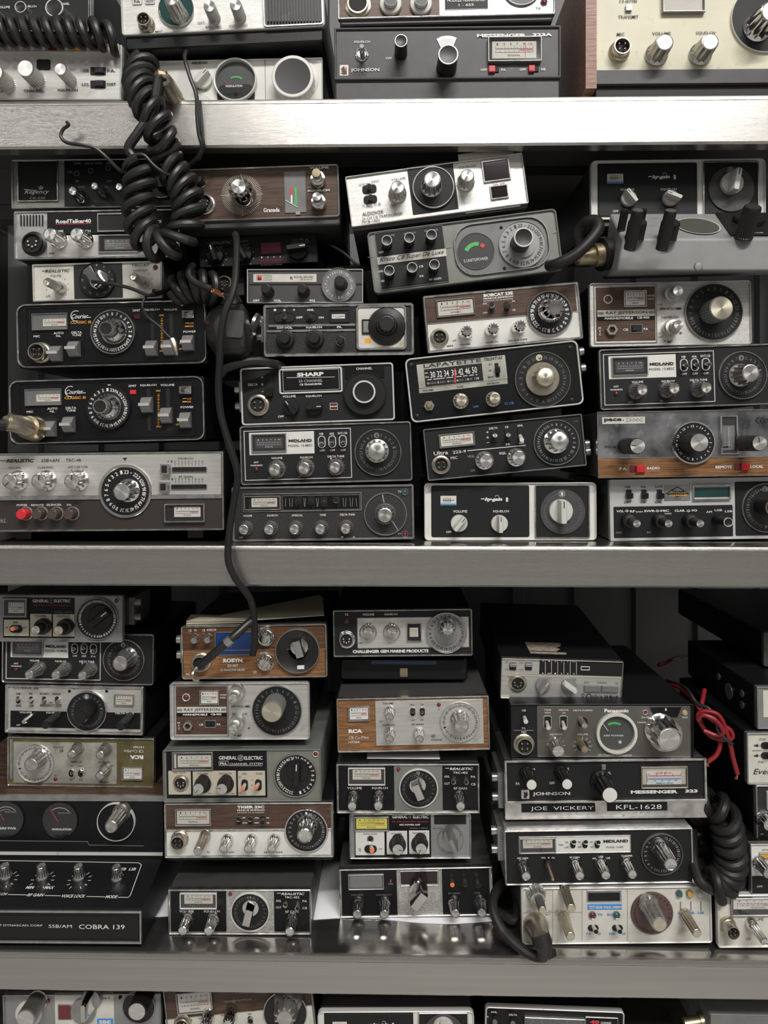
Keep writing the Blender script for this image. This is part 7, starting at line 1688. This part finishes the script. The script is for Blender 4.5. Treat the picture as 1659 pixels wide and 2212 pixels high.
coil('coiled_cord', [('c', [(1495, 1762, .07), (1512, 1748, .06), (1535, 1738, .045), (1558, 1752, .035), (1570, 1785, .03), (1578, 1830, .025), (1578, 1870, .022), (1565, 1900, .018), (1545, 1915, .014), (1530, 1912, .012)], [.0145, .0150], 13, 18, 1.5, -.45)], .0052, 'rubd', 'thick black coiled cord beside the right stack on the lower shelf')
cord('loose_cable', [(1496, 1782, .06), (1496, 1840, .03), (1502, 1880, .015), (1515, 1908, .006), (1540, 1922, .006)], .0052, 'rubd', 'plain end of black cord beside the right coiled cord')
coil('coiled_cord', [('c', [(1492, 1750, .075), (1500, 1790, .07), (1502, 1820, .065)], .012, 4, 16, 0, .1)], .004, 'rub', 'short dark coil behind the thick coiled cord at right')
cord('loose_cable', [(1110, 1905, .06), (1085, 1910, .045), (1068, 1935, .03), (1066, 1965, .018), (1080, 2000, .008), (1105, 2030, .002), (1140, 2058, -.006), (1168, 2066, -.008), (1182, 2050, -.010)], .0048, 'rubd', 'thick black cord looping from the plug of the rust-stained radio')
cord('loose_cable', [(1072, 1968, .05), (1090, 1978, .04), (1112, 1985, .035), (1120, 1950, .05)], .0048, 'rubd', 'black cord tucked behind the looping cord at the stack base')
t = empty('mic_plug', px(1165, 2010, -.01)); tag(t, 'metal plug wrapped in peeling black tape, in the rust-stained radio', 'plug'); L_ = t.location
m = MB(); m.tube(o3([(1158, 2000, .016), (1162, 2008, -.002), (1170, 2030, -.016)]), .009, 'nick', 20, radii=[.0128, .0105, .0085]); m.build('plug_body', t)
m = MB(); m.tube(o3([(1167, 2018, -.014), (1172, 2035, -.016), (1176, 2052, -.014), (1170, 2068, -.0135), (1166, 2074, -.0135)]), .009, 'rub', 14, radii=[.0085, .0095, .0075, .0055, .003]); m.build('tape_wrap', t)
m = MB(); m.quad(o3([(1186, 2044, -.016), (1200, 2050, -.012), (1202, 2064, -.012), (1186, 2072, -.013), (1176, 2070, -.014)]), 'rub'); o = m.build('loose_tape_flap', t); so = o.modifiers.new('s', 'SOLIDIFY'); so.thickness = .0006

# papers
def sheet(name, pts, m_, label, cat, th=.0004):
    b = MB(); o0 = pts[0]; L = [tuple(p - o0) for p in pts]; b.loops([L, [(x, y, z + th) for x, y, z in L]], m_, True, True); o = b.build(name, None, tuple(o0)); return tag(o, label, cat)
zd = DECK[2] + .0006
def dk(x, Y, z=0.): p = px(x, 2000, Y); return Vector((p.x, Y, zd + z))
b = MB(); o0 = dk(640, .037); k_ = b.mi('paper'); n = 24; xl, xr = px(300, 2000, .04).x, px(1085, 2000, .04).x
row = []
for i in range(n + 1):
    x = xl + (xr - xl) * i / n; yf = .052 + .004 * math.sin(i * .55)
    row.append([(x - o0.x, yf - o0.y, .0), (x - o0.x, yf + .05 - o0.y, .0), (x - o0.x, .26 - o0.y, 0)])
for l in row: b.v.extend(l)
for i in range(n):
    for j in range(2): a = i * 3 + j; b.f.append((a, a + 3, a + 4, a + 1)); b.m.append(k_)
o = b.build('paper_sheet', None, tuple(o0)); tag(o, 'white paper sheet lying under the second and third stacks', 'paper'); so = o.modifiers.new('s', 'SOLIDIFY'); so.thickness = .0004
pa = [r_ for r_ in bpy.data.objects if r_.get('label', '').startswith('chrome radio with white paper strip')][0]
zt_ = pa.matrix_basis.translation.z; hh = [c for c in pa.children if c.name.startswith('case')][0].dimensions.z
b = MB(); x0_, x1_ = px(793, 1635, .05).x, px(950, 1635, .05).x; zz = px(870, 1641, .045).z
b.loops([[(x0_, .047, zz), (x1_, .047, zz), (x1_, .16, zz + .0006), (x0_, .16, zz + .0006)], [(x0_, .047, zz + .0006), (x1_, .047, zz + .0006), (x1_, .16, zz + .0012), (x0_, .16, zz + .0012)]], 'paper', True, True)
b.v = [(x - x0_, y - .05, z - zz) for x, y, z in b.v]; o = b.build('paper_strip', None, (x0_, .05, zz)); tag(o, 'white paper strip pinched between two radios of the third stack', 'paper')
zr = [r_ for r_ in bpy.data.objects if r_.get('label', '').startswith('wood-faced radio')][0]
zt2 = px(600, 1346, .038).z
b = MB(); o0 = Vector((px(400, 1346, .04).x, .04, zt2)); lay = [[(402, 1344, .04), (535, 1341, .04), (700, 1330, .045), (698, 1293, .12), (690, 1285, .13), (640, 1314, .13), (548, 1333, .09), (412, 1328, .07)]]
b.loops([[tuple(px(*p) - o0) for p in lay[0]], [tuple(px(*p) - o0 + Vector((0, 0, .0006))) for p in lay[0]]], 'env', True, True); o = b.build('folded_papers', None, tuple(o0)); tag(o, 'yellowed torn papers lying on the wood-faced radio', 'paper')
b = MB(); lay = [(412, 1340, .045), (430, 1334, .045), (560, 1338, .045), (540, 1345, .042), (402, 1349, .04)]; b.loops([[tuple(px(*p) - o0) for p in lay], [tuple(px(*p) - o0 + Vector((0, 0, .0008))) for p in lay]], 'env', True, True); b.build('lower_sheet', bpy.data.objects['folded_papers'])
# black boxes carrying stacks
def boxthing(name, x0, y0, x1, y1, Y0, dep, m_, label, cat, group=None):
    a, c = px(x0, y0, Y0), px(x1, y1, Y0); t_ = empty(name, Vector(((a.x + c.x) / 2, Y0, c.z))); tag(t_, label, cat, group); w_, h_ = c.x - a.x, a.z - c.z
    b = MB(); b.loops([[(x, y, z) for x, z in rr(w_ - 2 * i, h_ - 2 * i, .003, 3, 0, h_ / 2)] for i, y in ((0, dep), (0, .002), (.0015, 0))], m_, True, True); b.build('case', t_); return t_, w_, h_
t_, w_, h_ = boxthing('power_supply', 735, 1422, 1010, 1470, .075, .15, 'case', 'plain black metal box between the white-lettered and wood-ended radios', 'power supply', G3)
b = MB(); b.box(-.035, .035, -.0006, .001, h_ - .006, h_ - .002, 'blued'); b.build('label', t_); b = MB(); b.box(-.004, .004, -.0015, .001, .004, h_ - .01, 'brass'); b.build('latch', t_)
